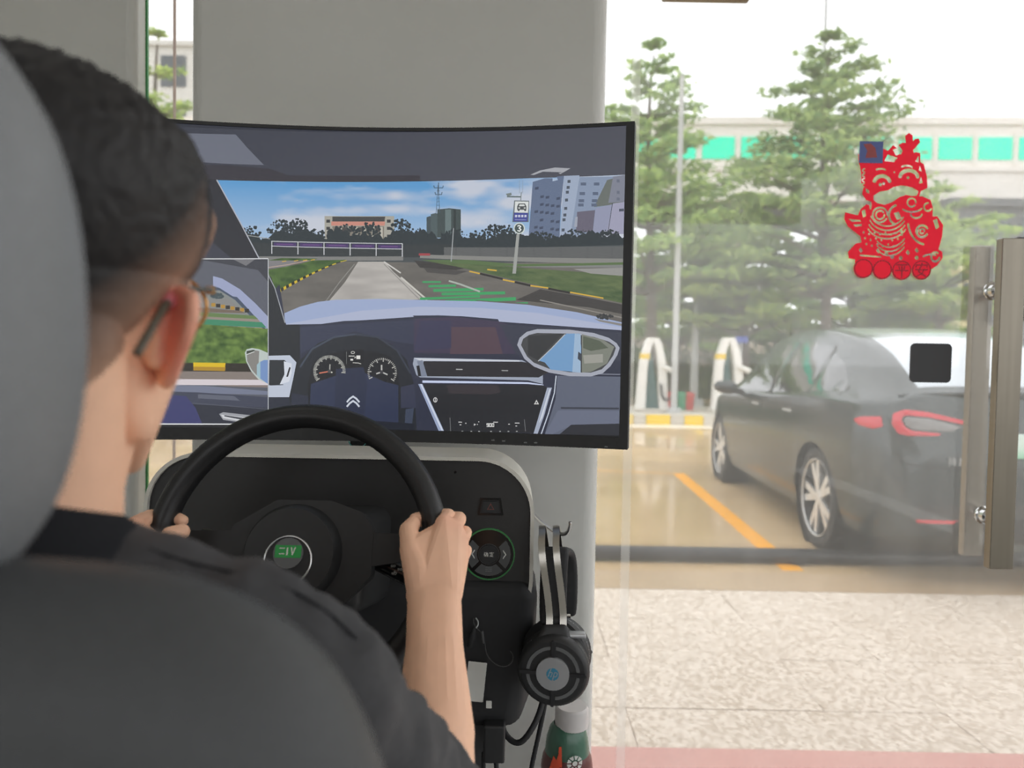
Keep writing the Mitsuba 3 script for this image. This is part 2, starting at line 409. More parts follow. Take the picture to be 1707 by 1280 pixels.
# the picture: flat areas of colour, cut out of each other from the top down, on the curved glass
PIC = []          # (polygon in picture coordinates u right, v up, both 0..1, colour or function(u, v))
PICTURE = [
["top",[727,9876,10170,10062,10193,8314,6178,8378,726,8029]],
[[100,104,117],[1876,9698,2739,9747,2946,9332,3253,8783,2601,8771,2067,8780,1751,8904]],
[[48,46,54],[726,8588,2601,8731,3364,8671,3695,8475,6177,8557,6178,8378,726,8029]],
["sky",[2398,8221,8218,8428,10020,8442,10035,5588,3099,5493]],
[[62,74,78],[6313,7164,6375,7204,6438,7165,6444,6487,6318,6485]],
[[72,86,88],[6392,7264,6483,7305,6574,7266,6581,6488,6398,6486]],
[[58,70,70],[6516,7425,6738,7465,6961,7425,6969,6490,6523,6487]],
[[96,112,112],[6664,7425,6778,7425,6786,6489,6672,6489]],
[[40,50,50],[6824,7425,6869,7425,6877,6490,6832,6490]],
[[70,90,105],[6522,8066,6558,7305,6568,7306,6524,8245,6518,8245,6489,7306,6499,7304]],
[[70,90,105],[6557,8035,6557,8049,6500,8048,6500,8035]],
[[70,90,105],[6558,7915,6558,7929,6501,7929,6501,7915]],
[[70,90,105],[6559,7796,6559,7810,6502,7810,6502,7796]],
[[70,90,105],[6560,7677,6560,7691,6503,7690,6503,7676]],
[[70,90,105],[6561,7557,6561,7571,6504,7571,6504,7557]],
[[70,90,105],[6562,7438,6561,7452,6504,7451,6505,7438]],
[[60,80,95],[6448,8129,6618,8129,6630,8218,6617,8223,6608,8153,6459,8153,6448,8223,6435,8217]],
[[60,80,95],[6527,8101,6540,8101,6539,8320,6525,8320]],
[[60,80,95],[6473,7910,6597,7910,6609,7999,6596,8005,6586,7934,6483,7934,6473,8005,6459,7999]],
[[60,80,95],[6528,7882,6542,7883,6540,8101,6527,8101]],
[[158,156,146],[4382,7154,5697,7195,5703,6234,4387,6193]],
[[62,62,62],[4529,7140,5526,7171,5516,7011,4529,6980]],
[[190,130,115],[4507,6979,5527,7011,5516,6871,4508,6839]],
[[120,115,105],[4530,6820,5505,6851,5508,6390,4532,6359]],
[[50,52,54],[4417,7035,4484,7038,4485,6938,4417,6935]],
[[50,52,54],[4418,6795,4485,6798,4486,6698,4418,6695]],
[[50,52,54],[4419,6535,4486,6538,4487,6438,4419,6435]],
[[50,52,54],[5561,7072,5629,7073,5630,6973,5561,6972]],
[[50,52,54],[5562,6832,5631,6833,5631,6733,5563,6732]],
[[50,52,54],[5564,6572,5632,6573,5633,6473,5565,6471]],
[[66,62,60],[4575,6782,4654,6785,4655,6644,4576,6642]],
[[176,172,160],[4666,6805,4711,6807,4713,6366,4668,6364]],
[[66,62,60],[4711,6787,4790,6790,4791,6649,4712,6647]],
[[176,172,160],[4801,6810,4847,6811,4849,6371,4804,6369]],
[[66,62,60],[4869,6792,4949,6795,4949,6655,4870,6652]],
[[176,172,160],[4960,6815,5005,6817,5008,6376,4962,6374]],
[[66,62,60],[5028,6797,5107,6800,5108,6660,5029,6657]],
[[176,172,160],[5119,6820,5164,6822,5167,6381,5121,6379]],
[[66,62,60],[5187,6802,5266,6804,5267,6664,5188,6662]],
[[176,172,160],[5278,6825,5323,6826,5326,6385,5280,6384]],
[[66,62,60],[5346,6807,5426,6809,5427,6668,5347,6666]],
[[176,172,160],[5437,6829,5482,6830,5485,6389,5440,6388]],
[[92,106,132],[8241,6207,8309,8307,8531,8415,8676,8409,8677,8311,8776,8346,8753,8463,8886,8476,8842,7467,8823,6198]],
[[150,163,184],[8886,8476,9172,8480,9119,7359,9022,6194,8823,6198]],
[[128,142,165],[9173,8422,9784,8402,9572,6180,9000,6194]],
[[98,104,100],[9677,8294,10031,8441,10021,7544,9448,7441]],
[[120,124,138],[9784,8402,10031,8441,10031,7582,9708,7563]],
[[138,142,166],[9481,7401,9795,7519,9697,6658,9436,6610]],
[[150,150,172],[9795,7538,10031,7582,10023,6549,9677,6562]],
[[96,92,108],[9142,7299,9471,7343,9436,6629,9128,6639]],
[[150,156,170],[9111,7126,9155,7144,9148,6814,9093,6815]],
[[60,70,92],[8355,8129,8422,8146,8419,8060,8352,8047]],
[[60,70,92],[8456,7851,8522,7869,8519,7783,8452,7769]],
[[60,70,92],[8556,7828,8623,7845,8619,7760,8553,7746]],
[[60,70,92],[8757,7782,8824,7798,8820,7713,8754,7700]],
[[60,70,92],[8455,7597,8522,7615,8518,7529,8451,7515]],
[[60,70,92],[8556,7574,8622,7592,8619,7506,8552,7492]],
[[60,70,92],[8656,7551,8723,7568,8719,7483,8653,7469]],
[[60,70,92],[8757,7528,8823,7545,8820,7460,8753,7446]],
[[60,70,92],[8353,7365,8420,7383,8417,7297,8350,7283]],
[[60,70,92],[8454,7343,8521,7360,8518,7274,8451,7260]],
[[60,70,92],[8555,7320,8622,7338,8618,7252,8552,7238]],
[[60,70,92],[8656,7297,8722,7315,8719,7229,8652,7215]],
[[60,70,92],[8454,7088,8521,7106,8517,7020,8450,7005]],
[[60,70,92],[8655,7043,8722,7061,8718,6975,8652,6961]],
[[60,70,92],[8756,7021,8822,7038,8819,6952,8752,6939]],
[[60,70,92],[8352,6855,8419,6873,8415,6787,8348,6772]],
[[60,70,92],[8453,6833,8520,6851,8516,6765,8449,6750]],
[[60,70,92],[8655,6789,8721,6807,8718,6721,8651,6707]],
[[60,70,92],[8755,6767,8822,6784,8818,6699,8752,6685]],
[[70,78,90],[8954,8337,9009,8340,9010,8247,8955,8244]],
[[70,78,90],[8940,8143,8996,8146,8997,8053,8941,8050]],
[[70,78,90],[8927,7989,8982,7992,8983,7899,8928,7895]],
[[70,78,90],[8914,7736,8969,7740,8970,7646,8915,7643]],
[[70,78,90],[8902,7464,8957,7468,8958,7375,8903,7371]],
[[70,78,90],[8889,7251,8944,7254,8945,7161,8890,7157]],
[[70,78,90],[8875,7095,8930,7099,8931,7006,8876,7001]],
[[70,78,90],[8863,6764,8918,6768,8919,6674,8864,6670]],
[[84,96,118],[9197,8246,9296,8241,9297,8144,9198,8150]],
[[84,96,118],[9438,8232,9537,8226,9538,8130,9439,8136]],
[[84,96,118],[9180,7938,9279,7933,9280,7836,9181,7841]],
[[84,96,118],[9421,7925,9519,7919,9521,7823,9422,7828]],
[[84,96,118],[9167,7706,9266,7701,9267,7604,9168,7609]],
[[84,96,118],[9408,7694,9506,7689,9508,7592,9409,7597]],
[[84,96,118],[9159,7570,9258,7566,9259,7469,9160,7473]],
[[84,96,118],[9400,7559,9499,7554,9500,7458,9402,7462]],
[[70,76,92],[9905,7360,9991,7364,9992,7278,9906,7273]],
[[98,104,120],[9850,8302,9904,8298,9905,8202,9851,8206]],
[[98,104,120],[9855,7938,9908,7934,9910,7838,9856,7842]],
[[98,104,120],[9857,7727,9911,7723,9912,7628,9858,7631]],
[[60,66,80],[9704,6563,9715,6560,9789,7557,9778,7560]],
[[36,46,50],[2880,5481,2877,6532,2920,6399,2943,6528,3045,6469,3071,6431,3101,6460,3145,6468,3207,6292,3229,6357,3258,6344,3300,6383,3334,6359,3426,6520,3452,6581,3491,6590,3533,6620,3573,6565,3617,6664,3681,6569,3758,6559,3799,6537,3840,6636,3873,6596,3916,6645,3949,6581,3978,6672,4004,6714,4062,6723,4100,6635,4134,6637,4170,6552,4198,6558,4241,6534,4265,6545,4304,6531,4331,6492,4355,6470,4384,6399,4426,6387,4460,6523,4488,6432,4530,6489,4569,6442,4604,5559]],
[[36,46,50],[4435,5553,4430,6648,4469,6713,4512,6743,4556,6650,4588,6833,4625,6834,4651,6755,4679,6760,4715,6643,4786,6716,4812,6696,4838,6640,4864,6508,4907,6521,4934,6651,4977,6522,5021,6575,5059,6526,5103,6627,5147,6670,5177,6572,5204,6528,5228,6547,5265,6474,5303,6510,5332,6578,5367,6468,5424,6572,5448,6532,5490,6416,5530,6508,5567,6479,5590,6536,5634,6588,5673,6761,5718,6689,5749,6735,5790,6667,5829,6786,5872,6635,5917,6626,5947,6709,5991,6652,6035,6691,6092,6625,6117,6747,6163,6673,6186,6831,6222,6736,6250,6770,6292,6735,6325,6645,6369,6604,6402,6714,6474,6601,6515,6472,6548,6460,6590,6475,6622,6604,6656,5609]],
[[36,46,50],[6599,5609,6591,6662,6622,6626,6665,6613,6698,6736,6761,6583,6792,6655,6825,6630,6852,6537,6878,6554,6922,6535,7003,6436,7032,6518,7096,6474,7123,6485,7165,6486,7207,6592,7231,6522,7266,6468,7297,6588,7323,6535,7348,6523,7392,6453,7415,6429,7450,6412,7474,6479,7518,6476,7549,6521,7574,6527,7601,6551,7645,6510,7680,6619,7706,6592,7750,6725,7820,6635,7857,6604,7887,6684,7923,6683,7948,6610,7990,6624,8023,6585,8068,6600,8090,6630,8121,6580,8148,6586,8178,6543,8215,6553,8255,6548,8294,6659,8328,6637,8356,6629,8389,6538,8433,6529,8463,6567,8495,6515,8521,6520,8550,6390,8594,6390,8637,6502,8674,6373,8697,6411,8727,6485,8771,6476,8796,6520,8822,6467,8855,6568,8879,6540,8917,6588,8947,6603,8973,6575,9012,6590,9047,6473,9069,6531,9095,6544,9119,6567,9147,6466,9172,6538,9206,6546,9274,6613,9317,6568,9360,6707,9394,6660,9427,6710,9485,6598,9523,6629,9547,6606,9580,6550,9616,6462,9651,6486,9692,6451,9731,6514,9766,6537,9789,6501,9824,6519,9855,6439,9880,6516,9906,6440,9935,6491,9969,6419,10007,6443,10046,6375,10068,5587]],
[[36,46,50],[2942,6674,2950,6668,2958,6675,2962,6690,2958,6705,2950,6710,2942,6704,2939,6689]],
[[36,46,50],[2877,6630,2865,6621,2844,6556,2851,6525,2868,6513,2902,6546,2914,6549,2928,6592,2920,6620,2926,6646,2918,6678,2900,6691,2882,6676,2875,6643]],
[[36,46,50],[2940,6638,2936,6621,2940,6604,2952,6601,2956,6571,2937,6578,2925,6569,2921,6548,2926,6527,2949,6503,2938,6495,2938,6468,2955,6460,2965,6468,2969,6485,2960,6505,2967,6512,2973,6538,2968,6562,2984,6571,2989,6596,2983,6621,2977,6625,2979,6636,2992,6627,3001,6635,3006,6612,3026,6599,3045,6615,3055,6656,3045,6685,3025,6699,3005,6679,2991,6693,2979,6682,2976,6650,2968,6655,2958,6639,2949,6645]],
[[36,46,50],[2999,6699,3012,6709,3017,6732,3012,6755,2999,6763,2987,6753,2981,6730,2987,6707]],
[[36,46,50],[3029,6549,3054,6526,3071,6540,3078,6571,3073,6599,3053,6614,3029,6596,3023,6573,3004,6592,2985,6577,2978,6543,2986,6510,3004,6497,3022,6512]],
[[36,46,50],[3037,6472,3007,6438,3002,6414,3007,6390,3036,6360,3061,6384,3064,6396,3076,6387,3086,6395,3092,6371,3110,6359,3128,6373,3134,6415,3149,6405,3184,6442,3190,6467,3185,6485,3203,6498,3217,6547,3211,6570,3182,6585,3162,6569,3154,6532,3163,6496,3156,6487,3148,6493,3133,6480,3138,6500,3131,6530,3114,6541,3098,6528,3091,6497,3093,6488,3081,6475,3063,6484,3060,6499,3050,6506,3040,6498],[3123,6463,3129,6468,3125,6452],[3126,6441,3125,6442,3125,6443]],
[[36,46,50],[2989,6433,2999,6452,2989,6470,2978,6451]],
[[36,46,50],[3062,6719,3072,6662,3109,6644,3124,6657,3134,6724,3127,6754,3111,6765,3100,6757,3087,6767,3069,6752]],
[[36,46,50],[3446,6874,3451,6895,3446,6915,3435,6923,3423,6914,3419,6893,3424,6873,3435,6865]],
[[36,46,50],[3490,6868,3495,6893,3492,6904,3508,6916,3514,6943,3508,6969,3493,6979,3478,6968,3472,6940,3476,6926,3462,6915,3457,6891,3463,6867,3476,6857]],
[[36,46,50],[3435,6817,3439,6833,3435,6848,3427,6854,3418,6847,3415,6832,3418,6816,3427,6810]],
[[36,46,50],[3399,6798,3403,6816,3399,6832,3389,6839,3380,6831,3376,6814,3380,6797,3389,6791]],
[[36,46,50],[3450,6782,3454,6799,3450,6815,3441,6822,3432,6814,3428,6798,3432,6781,3441,6775]],
[[36,46,50],[3503,6764,3488,6745,3476,6760,3466,6753,3462,6735,3466,6717,3481,6714,3473,6695,3476,6682,3505,6668,3523,6682,3530,6714,3549,6729,3556,6763,3551,6785,3556,6805,3562,6779,3581,6766,3594,6776,3598,6757,3601,6729,3581,6717,3575,6689,3578,6648,3566,6657,3558,6651,3556,6628,3548,6622,3540,6585,3549,6549,3555,6544,3546,6516,3556,6488,3552,6469,3558,6441,3574,6429,3590,6442,3597,6471,3590,6500,3584,6504,3594,6522,3599,6546,3597,6557,3620,6577,3626,6603,3620,6629,3605,6639,3596,6632,3608,6650,3629,6632,3638,6639,3641,6625,3658,6614,3670,6624,3664,6598,3668,6581,3657,6605,3645,6614,3634,6604,3629,6583,3634,6562,3642,6557,3639,6545,3646,6517,3660,6507,3658,6483,3662,6465,3672,6458,3699,6484,3705,6514,3696,6545,3698,6556,3710,6566,3718,6600,3713,6622,3724,6614,3733,6621,3745,6585,3735,6561,3728,6566,3718,6558,3714,6541,3718,6523,3728,6517,3740,6536,3752,6529,3764,6538,3769,6560,3764,6580,3776,6590,3784,6623,3771,6665,3784,6656,3794,6663,3789,6642,3791,6616,3782,6596,3785,6581,3794,6575,3819,6586,3823,6603,3833,6612,3840,6642,3847,6632,3839,6614,3843,6599,3851,6593,3860,6600,3863,6615,3856,6633,3869,6624,3884,6636,3895,6628,3910,6640,3915,6666,3909,6691,3895,6701,3881,6690,3870,6699,3881,6708,3895,6749,3881,6778,3869,6786,3863,6811,3847,6822,3844,6839,3849,6863,3844,6886,3831,6895,3798,6877,3791,6847,3802,6805,3795,6810,3776,6795,3769,6762,3782,6727,3771,6718,3760,6727,3765,6748,3757,6782,3738,6795,3714,6770,3716,6780,3698,6865,3686,6873,3675,6864,3671,6848,3674,6864,3668,6893,3651,6904,3635,6891,3629,6862,3634,6838,3626,6841,3606,6823,3600,6849,3583,6861,3625,6907,3637,6898,3662,6913,3666,6897,3680,6885,3691,6894,3702,6930,3698,6949,3684,6954,3683,6982,3674,6989,3663,6970,3621,7014,3581,6981,3576,6957,3566,6949,3569,6963,3559,7001,3543,7013,3527,6999,3520,6969,3527,6940,3547,6922,3561,6933,3556,6912,3569,6865,3577,6859,3562,6847,3555,6816,3546,6875,3532,6885,3518,6874,3512,6848,3518,6825,3514,6808,3508,6833,3490,6845,3472,6831,3465,6798,3473,6766,3491,6754],[3516,6800,3516,6800,3516,6800],[3704,6651,3711,6683,3708,6694,3719,6687,3736,6699,3737,6665,3724,6678,3711,6668,3708,6635,3695,6644],[3631,6730,3633,6739,3637,6726],[3672,6787,3676,6763,3663,6770],[3633,6761,3644,6767,3636,6751],[3655,6697,3653,6696,3653,6699],[3676,6636,3678,6644,3682,6641],[3797,6719,3813,6732,3819,6756,3823,6736,3836,6727,3840,6698,3861,6693,3845,6694,3834,6674,3815,6690,3801,6679,3804,6693],[3816,6783,3817,6782,3817,6781]],
[[36,46,50],[3309,6674,3301,6639,3310,6604,3329,6591,3350,6614,3355,6593,3369,6583,3359,6574,3354,6552,3359,6530,3404,6511,3423,6527,3431,6562,3423,6596,3416,6601,3422,6606,3435,6660,3430,6680,3419,6687,3396,6664,3374,6679,3365,6671,3355,6693,3354,6720,3346,6726,3338,6719,3336,6700],[3380,6583,3382,6585,3381,6582]],
[[36,46,50],[3464,6571,3450,6576,3433,6563,3429,6524,3402,6494,3394,6457,3404,6421,3397,6394,3402,6369,3417,6360,3414,6344,3422,6309,3442,6295,3456,6306,3467,6299,3486,6314,3494,6350,3486,6384,3450,6409,3436,6398,3432,6416,3465,6427,3493,6397,3510,6411,3518,6443,3510,6475,3495,6486,3491,6504,3469,6514,3474,6535,3470,6550,3481,6554,3495,6574,3501,6603,3504,6617,3497,6644,3483,6654,3455,6639,3449,6616]],
[[36,46,50],[3348,6542,3352,6563,3347,6583,3336,6591,3325,6582,3320,6561,3325,6540,3336,6533]],
[[36,46,50],[3542,6390,3531,6398,3516,6378,3506,6388,3496,6380,3493,6363,3497,6347,3505,6341,3495,6334,3489,6304,3496,6275,3512,6263,3529,6281,3533,6267,3545,6258,3558,6273,3567,6267,3575,6274,3579,6290,3575,6305,3566,6311,3558,6304,3545,6319,3546,6327,3556,6320,3572,6333,3576,6353,3595,6348,3598,6333,3614,6322,3629,6335,3635,6363,3633,6373,3646,6380,3650,6398,3645,6416,3635,6423,3625,6415,3621,6395,3604,6397,3590,6412,3576,6401,3573,6386,3556,6402]],
[[36,46,50],[3711,6408,3722,6417,3725,6442,3740,6443,3739,6469,3732,6475,3724,6465,3721,6478,3707,6487,3694,6477,3689,6452,3694,6429]],
[[36,46,50],[3704,6366,3709,6389,3704,6411,3692,6419,3679,6409,3674,6387,3680,6365,3692,6357]],
[[36,46,50],[3694,6282,3705,6303,3694,6338,3681,6347,3669,6337,3664,6317,3654,6329,3646,6322,3642,6307,3646,6292,3654,6286,3666,6304,3669,6291]],
[[36,46,50],[3768,6843,3776,6879,3768,6915,3748,6929,3728,6913,3720,6877,3728,6841,3748,6828]],
[[36,46,50],[3826,6513,3812,6469,3818,6448,3842,6439,3859,6453,3871,6502,3864,6532,3847,6544,3842,6564,3832,6571,3821,6563,3816,6543]],
[[36,46,50],[3745,6420,3718,6398,3715,6383,3731,6349,3748,6338,3764,6351,3771,6381,3766,6402,3774,6409,3778,6426,3796,6441,3804,6476,3796,6512,3776,6525,3756,6510,3748,6474,3752,6457,3742,6430]],
[[36,46,50],[3768,6967,3766,6946,3728,6926,3721,6897,3728,6868,3736,6863,3734,6835,3723,6827,3716,6798,3723,6769,3732,6763,3723,6756,3716,6722,3724,6689,3743,6676,3761,6691,3769,6725,3766,6737,3774,6731,3791,6745,3794,6757,3808,6764,3812,6786,3807,6806,3780,6812,3788,6846,3780,6881,3787,6887,3794,6872,3789,6854,3798,6819,3806,6814,3827,6847,3829,6826,3837,6820,3845,6830,3857,6822,3884,6836,3898,6897,3889,6963,3870,6976,3851,6961,3843,6927,3847,6910,3837,6899,3828,6909,3820,6960,3807,6968,3810,6980,3805,7004,3791,7013,3778,7002,3775,6972],[3769,6888,3770,6889,3770,6888],[3789,6931,3779,6930,3778,6936,3781,6938]],
[[36,46,50],[3758,6676,3766,6645,3812,6621,3822,6629,3838,6583,3827,6553,3819,6611,3802,6622,3785,6609,3778,6578,3797,6523,3810,6514,3824,6528,3831,6499,3850,6486,3868,6501,3876,6535,3866,6570,3883,6580,3887,6576,3890,6544,3902,6536,3915,6551,3925,6541,3915,6525,3896,6518,3891,6494,3896,6470,3910,6461,3929,6472,3941,6482,3945,6498,3951,6494,3987,6522,4002,6596,3994,6630,3977,6641,3983,6666,3971,6701,3974,6723,3982,6729,3987,6752,3979,6776,3991,6786,3997,6765,4004,6760,4000,6742,4007,6711,4018,6704,4013,6682,4020,6656,4035,6645,4050,6657,4056,6684,4050,6711,4042,6716,4046,6737,4054,6732,4065,6740,4069,6759,4065,6778,4054,6785,4041,6780,4045,6810,4057,6802,4071,6813,4077,6840,4065,6878,4068,6893,4060,6929,4046,6939,4032,6993,4019,7002,4008,6993,4006,7014,3998,7019,3989,7013,3986,6998,3989,6983,4004,6983,4004,6954,3993,6945,3985,6909,3974,6931,3976,6941,3969,6969,3949,6977,3947,6987,3927,7001,3908,6985,3900,6949,3908,6915,3928,6901,3933,6905,3921,6873,3909,6863,3903,6838,3909,6813,3923,6804,3940,6819,3942,6841,3948,6847,3958,6841,3972,6851,3978,6847,3991,6857,3995,6874,4017,6865,4019,6854,4036,6841,4017,6855,3996,6838,3993,6824,3978,6842,3965,6832,3959,6808,3968,6782,3956,6772,3951,6794,3934,6805,3918,6791,3898,6806,3878,6791,3872,6765,3862,6757,3853,6691,3843,6699,3827,6686,3816,6694,3811,6716,3791,6729,3765,6707],[3883,6668,3882,6665,3882,6667],[3936,6680,3936,6680,3936,6680],[3953,6612,3952,6624,3955,6622]],
[[36,46,50],[3744,6586,3759,6598,3765,6626,3759,6653,3744,6663,3728,6651,3722,6623,3729,6596]],
[[36,46,50],[3852,7000,3865,7015,3869,6998,3885,6987,3901,6999,3908,7028,3901,7057,3885,7068,3869,7055,3866,7043,3864,7054,3851,7063,3839,7053,3834,7030,3839,7008]],
[[36,46,50],[3953,7000,3953,7026,3938,7025,3938,7000]],
[[36,46,50],[4159,6694,4126,6658,4118,6625,4126,6592,4142,6581,4146,6563,4155,6557,4165,6569,4170,6549,4182,6541,4193,6550,4198,6571,4193,6591,4181,6599,4168,6582,4164,6597,4168,6614,4175,6619,4186,6607,4195,6614,4197,6640,4210,6650,4218,6688,4231,6689,4234,6703,4223,6721,4213,6705,4210,6721,4189,6735,4169,6719,4163,6691]],
[[36,46,50],[4100,6548,4108,6555,4111,6570,4108,6585,4099,6591,4091,6585,4087,6569,4091,6554]],
[[36,46,50],[4133,6503,4151,6422,4185,6402,4193,6409,4195,6448,4213,6461,4221,6497,4212,6532,4193,6546,4181,6536,4161,6550,4149,6541,4145,6554,4134,6562,4122,6553,4117,6532,4122,6511]],
[[36,46,50],[4089,6394,4095,6370,4111,6359,4126,6371,4133,6399,4126,6427,4111,6437,4095,6425]],
[[36,46,50],[4145,6347,4156,6339,4168,6348,4172,6369,4167,6389,4156,6397,4145,6388,4140,6367]],
[[36,46,50],[4202,6360,4184,6349,4178,6314,4185,6283,4203,6271,4220,6285,4228,6316,4220,6347]],
[[36,46,50],[4274,6633,4249,6612,4244,6592,4255,6567,4251,6549,4257,6522,4270,6513,4249,6488,4246,6474,4231,6466,4226,6443,4230,6428,4223,6409,4228,6391,4235,6386,4237,6366,4252,6342,4244,6323,4248,6307,4257,6300,4266,6307,4267,6336,4277,6330,4287,6338,4292,6358,4289,6370,4297,6388,4286,6407,4272,6381,4249,6397,4250,6417,4258,6430,4273,6434,4279,6472,4292,6443,4303,6435,4297,6409,4304,6378,4322,6366,4340,6379,4347,6411,4339,6442,4328,6450,4334,6475,4345,6476,4348,6447,4364,6444,4369,6426,4383,6415,4398,6427,4404,6454,4398,6480,4383,6490,4371,6481,4360,6494,4366,6521,4358,6555,4367,6548,4385,6562,4393,6595,4385,6627,4369,6640,4362,6684,4343,6697,4323,6682,4316,6650,4303,6659,4285,6647,4282,6633,4290,6604,4312,6596,4324,6557,4316,6539,4308,6545,4296,6535,4282,6510,4276,6514,4288,6523,4294,6551,4288,6578,4276,6586,4284,6591,4287,6609,4283,6626],[4265,6340,4265,6341,4265,6340]],
[[36,46,50],[4212,6557,4223,6576,4212,6595,4201,6575]],
[[36,46,50],[4739,6846,4736,6831,4743,6801,4761,6788,4778,6802,4785,6833,4778,6864,4760,6876,4752,6870,4748,6887,4739,6893,4729,6886,4726,6869,4730,6853]],
[[36,46,50],[4696,6851,4666,6821,4659,6789,4663,6772,4650,6762,4645,6739,4650,6716,4663,6707,4676,6717,4679,6748,4702,6758,4710,6791,4704,6814,4709,6830,4705,6845]],
[[36,46,50],[4677,6684,4685,6630,4695,6625,4700,6597,4711,6589,4708,6575,4719,6549,4712,6543,4696,6555,4681,6544,4672,6482,4679,6451,4697,6438,4734,6456,4731,6445,4737,6421,4746,6415,4750,6394,4767,6383,4773,6388,4787,6379,4817,6406,4821,6423,4833,6426,4835,6410,4843,6405,4850,6411,4853,6424,4850,6436,4841,6440,4844,6454,4839,6478,4825,6487,4812,6477,4798,6487,4781,6474,4786,6496,4779,6526,4762,6538,4747,6525,4737,6546,4749,6555,4752,6566,4766,6550,4775,6557,4779,6574,4766,6618,4754,6627,4741,6615,4734,6620,4729,6650,4713,6659,4719,6684,4713,6712,4698,6723,4683,6711],[4777,6465,4774,6458,4771,6460],[4744,6475,4743,6478,4743,6478]],
[[36,46,50],[4590,6605,4582,6572,4590,6539,4609,6526,4628,6540,4635,6575,4655,6549,4666,6556,4670,6575,4659,6597,4663,6616,4656,6646,4627,6666,4611,6653,4605,6617]],
[[36,46,50],[4798,6843,4815,6860,4823,6853,4830,6858,4833,6872,4830,6885,4819,6887,4813,6911,4797,6922,4782,6910,4775,6881,4782,6854]],
[[36,46,50],[4872,6814,4856,6831,4841,6819,4835,6792,4841,6766,4856,6755,4864,6762,4869,6745,4882,6735,4886,6714,4896,6707,4903,6713,4896,6683,4904,6652,4921,6640,4939,6653,4944,6678,4958,6688,4960,6663,4950,6632,4939,6640,4924,6629,4915,6574,4901,6569,4897,6552,4901,6535,4911,6528,4923,6549,4931,6543,4920,6536,4903,6460,4888,6470,4871,6458,4864,6428,4871,6399,4888,6387,4905,6400,4911,6428,4930,6414,4950,6429,4965,6477,4961,6492,4981,6480,4996,6494,5004,6526,4996,6558,4978,6570,4960,6556,4953,6525,4941,6543,4952,6551,4958,6589,4977,6576,4997,6591,5007,6599,5007,6626,5023,6632,5026,6661,5031,6647,5046,6636,5062,6648,5068,6676,5062,6704,5036,6732,5040,6758,5035,6779,5023,6787,4987,6765,4981,6738,4967,6727,4960,6755,4973,6765,4981,6802,4973,6837,4952,6852,4931,6836,4923,6800,4931,6767,4919,6758,4912,6720,4906,6716,4911,6790,4923,6831,4915,6862,4897,6875,4879,6861],[5015,6687,5021,6675,5011,6682,5004,6676],[4994,6664,4998,6667,4997,6662],[4959,6498,4954,6501,4956,6509]],
[[36,46,50],[4804,6787,4795,6780,4787,6748,4795,6717,4809,6707,4806,6697,4789,6688,4783,6662,4789,6636,4804,6626,4818,6637,4827,6673,4832,6651,4852,6637,4861,6644,4874,6625,4883,6632,4887,6650,4877,6671,4880,6688,4872,6723,4859,6732,4855,6751,4836,6756,4830,6781,4812,6793,4819,6815,4815,6835,4803,6843,4792,6834,4788,6814,4792,6795],[4827,6706,4821,6711,4826,6715]],
[[36,46,50],[4772,6693,4772,6719,4758,6718,4758,6693]],
[[36,46,50],[4827,6584,4853,6568,4862,6575,4866,6592,4853,6633,4840,6642,4826,6632,4821,6608]],
[[36,46,50],[5018,6578,5021,6565,5040,6550,5055,6561,5060,6586,5054,6612,5040,6622,5025,6611]],
[[36,46,50],[5137,6968,5129,6933,5145,6842,5140,6819,5148,6788,5165,6776,5170,6739,5175,6735,5170,6687,5176,6665,5182,6661,5178,6641,5170,6674,5149,6689,5126,6665,5100,6684,5088,6675,5083,6653,5094,6586,5107,6576,5132,6597,5129,6583,5142,6540,5126,6528,5123,6552,5112,6559,5102,6551,5098,6533,5102,6514,5113,6507,5121,6513,5116,6493,5125,6457,5145,6443,5165,6458,5173,6493,5169,6508,5177,6515,5182,6535,5174,6558,5180,6585,5173,6613,5178,6633,5181,6598,5206,6587,5212,6563,5226,6554,5239,6562,5234,6558,5224,6515,5230,6489,5224,6484,5222,6463,5216,6459,5213,6487,5201,6495,5190,6486,5185,6465,5190,6445,5202,6437,5208,6442,5211,6409,5224,6399,5237,6409,5243,6433,5238,6454,5243,6473,5252,6466,5272,6481,5281,6525,5272,6559,5256,6570,5264,6597,5257,6624,5242,6634,5233,6627,5236,6639,5222,6695,5214,6702,5228,6713,5239,6669,5256,6657,5272,6670,5278,6699,5273,6727,5290,6699,5280,6670,5291,6641,5283,6607,5289,6583,5278,6557,5284,6535,5296,6526,5320,6552,5334,6596,5345,6584,5354,6591,5357,6611,5368,6603,5385,6616,5399,6669,5380,6724,5360,6738,5340,6723,5337,6708,5325,6709,5331,6736,5323,6769,5302,6781,5297,6803,5305,6809,5312,6841,5309,6856,5318,6863,5334,6911,5327,6937,5316,6944,5326,6966,5320,6989,5309,6997,5284,6974,5279,6950,5284,6927,5278,6922,5274,6889,5259,6889,5254,6908,5239,6919,5214,6890,5211,6875,5214,6860,5233,6850,5234,6843,5222,6852,5212,6844,5198,6888,5178,6900,5181,6915,5188,6909,5200,6918,5205,6939,5200,6960,5188,6968,5179,6961,5157,6983],[5228,6782,5237,6789,5241,6822,5245,6819,5240,6796,5245,6775,5232,6765],[5275,6740,5274,6735,5272,6743]],
[[36,46,50],[5077,6803,5083,6780,5092,6774,5096,6751,5087,6719,5094,6690,5110,6678,5127,6691,5133,6724,5151,6732,5157,6757,5151,6781,5135,6789,5125,6835,5110,6846,5082,6826]],
[[36,46,50],[5394,6807,5383,6781,5388,6760,5406,6756,5403,6743,5410,6714,5426,6703,5442,6715,5449,6744,5442,6773,5426,6785,5416,6777,5408,6805,5421,6816,5429,6850,5421,6884,5401,6898,5382,6883,5374,6849,5383,6815]],
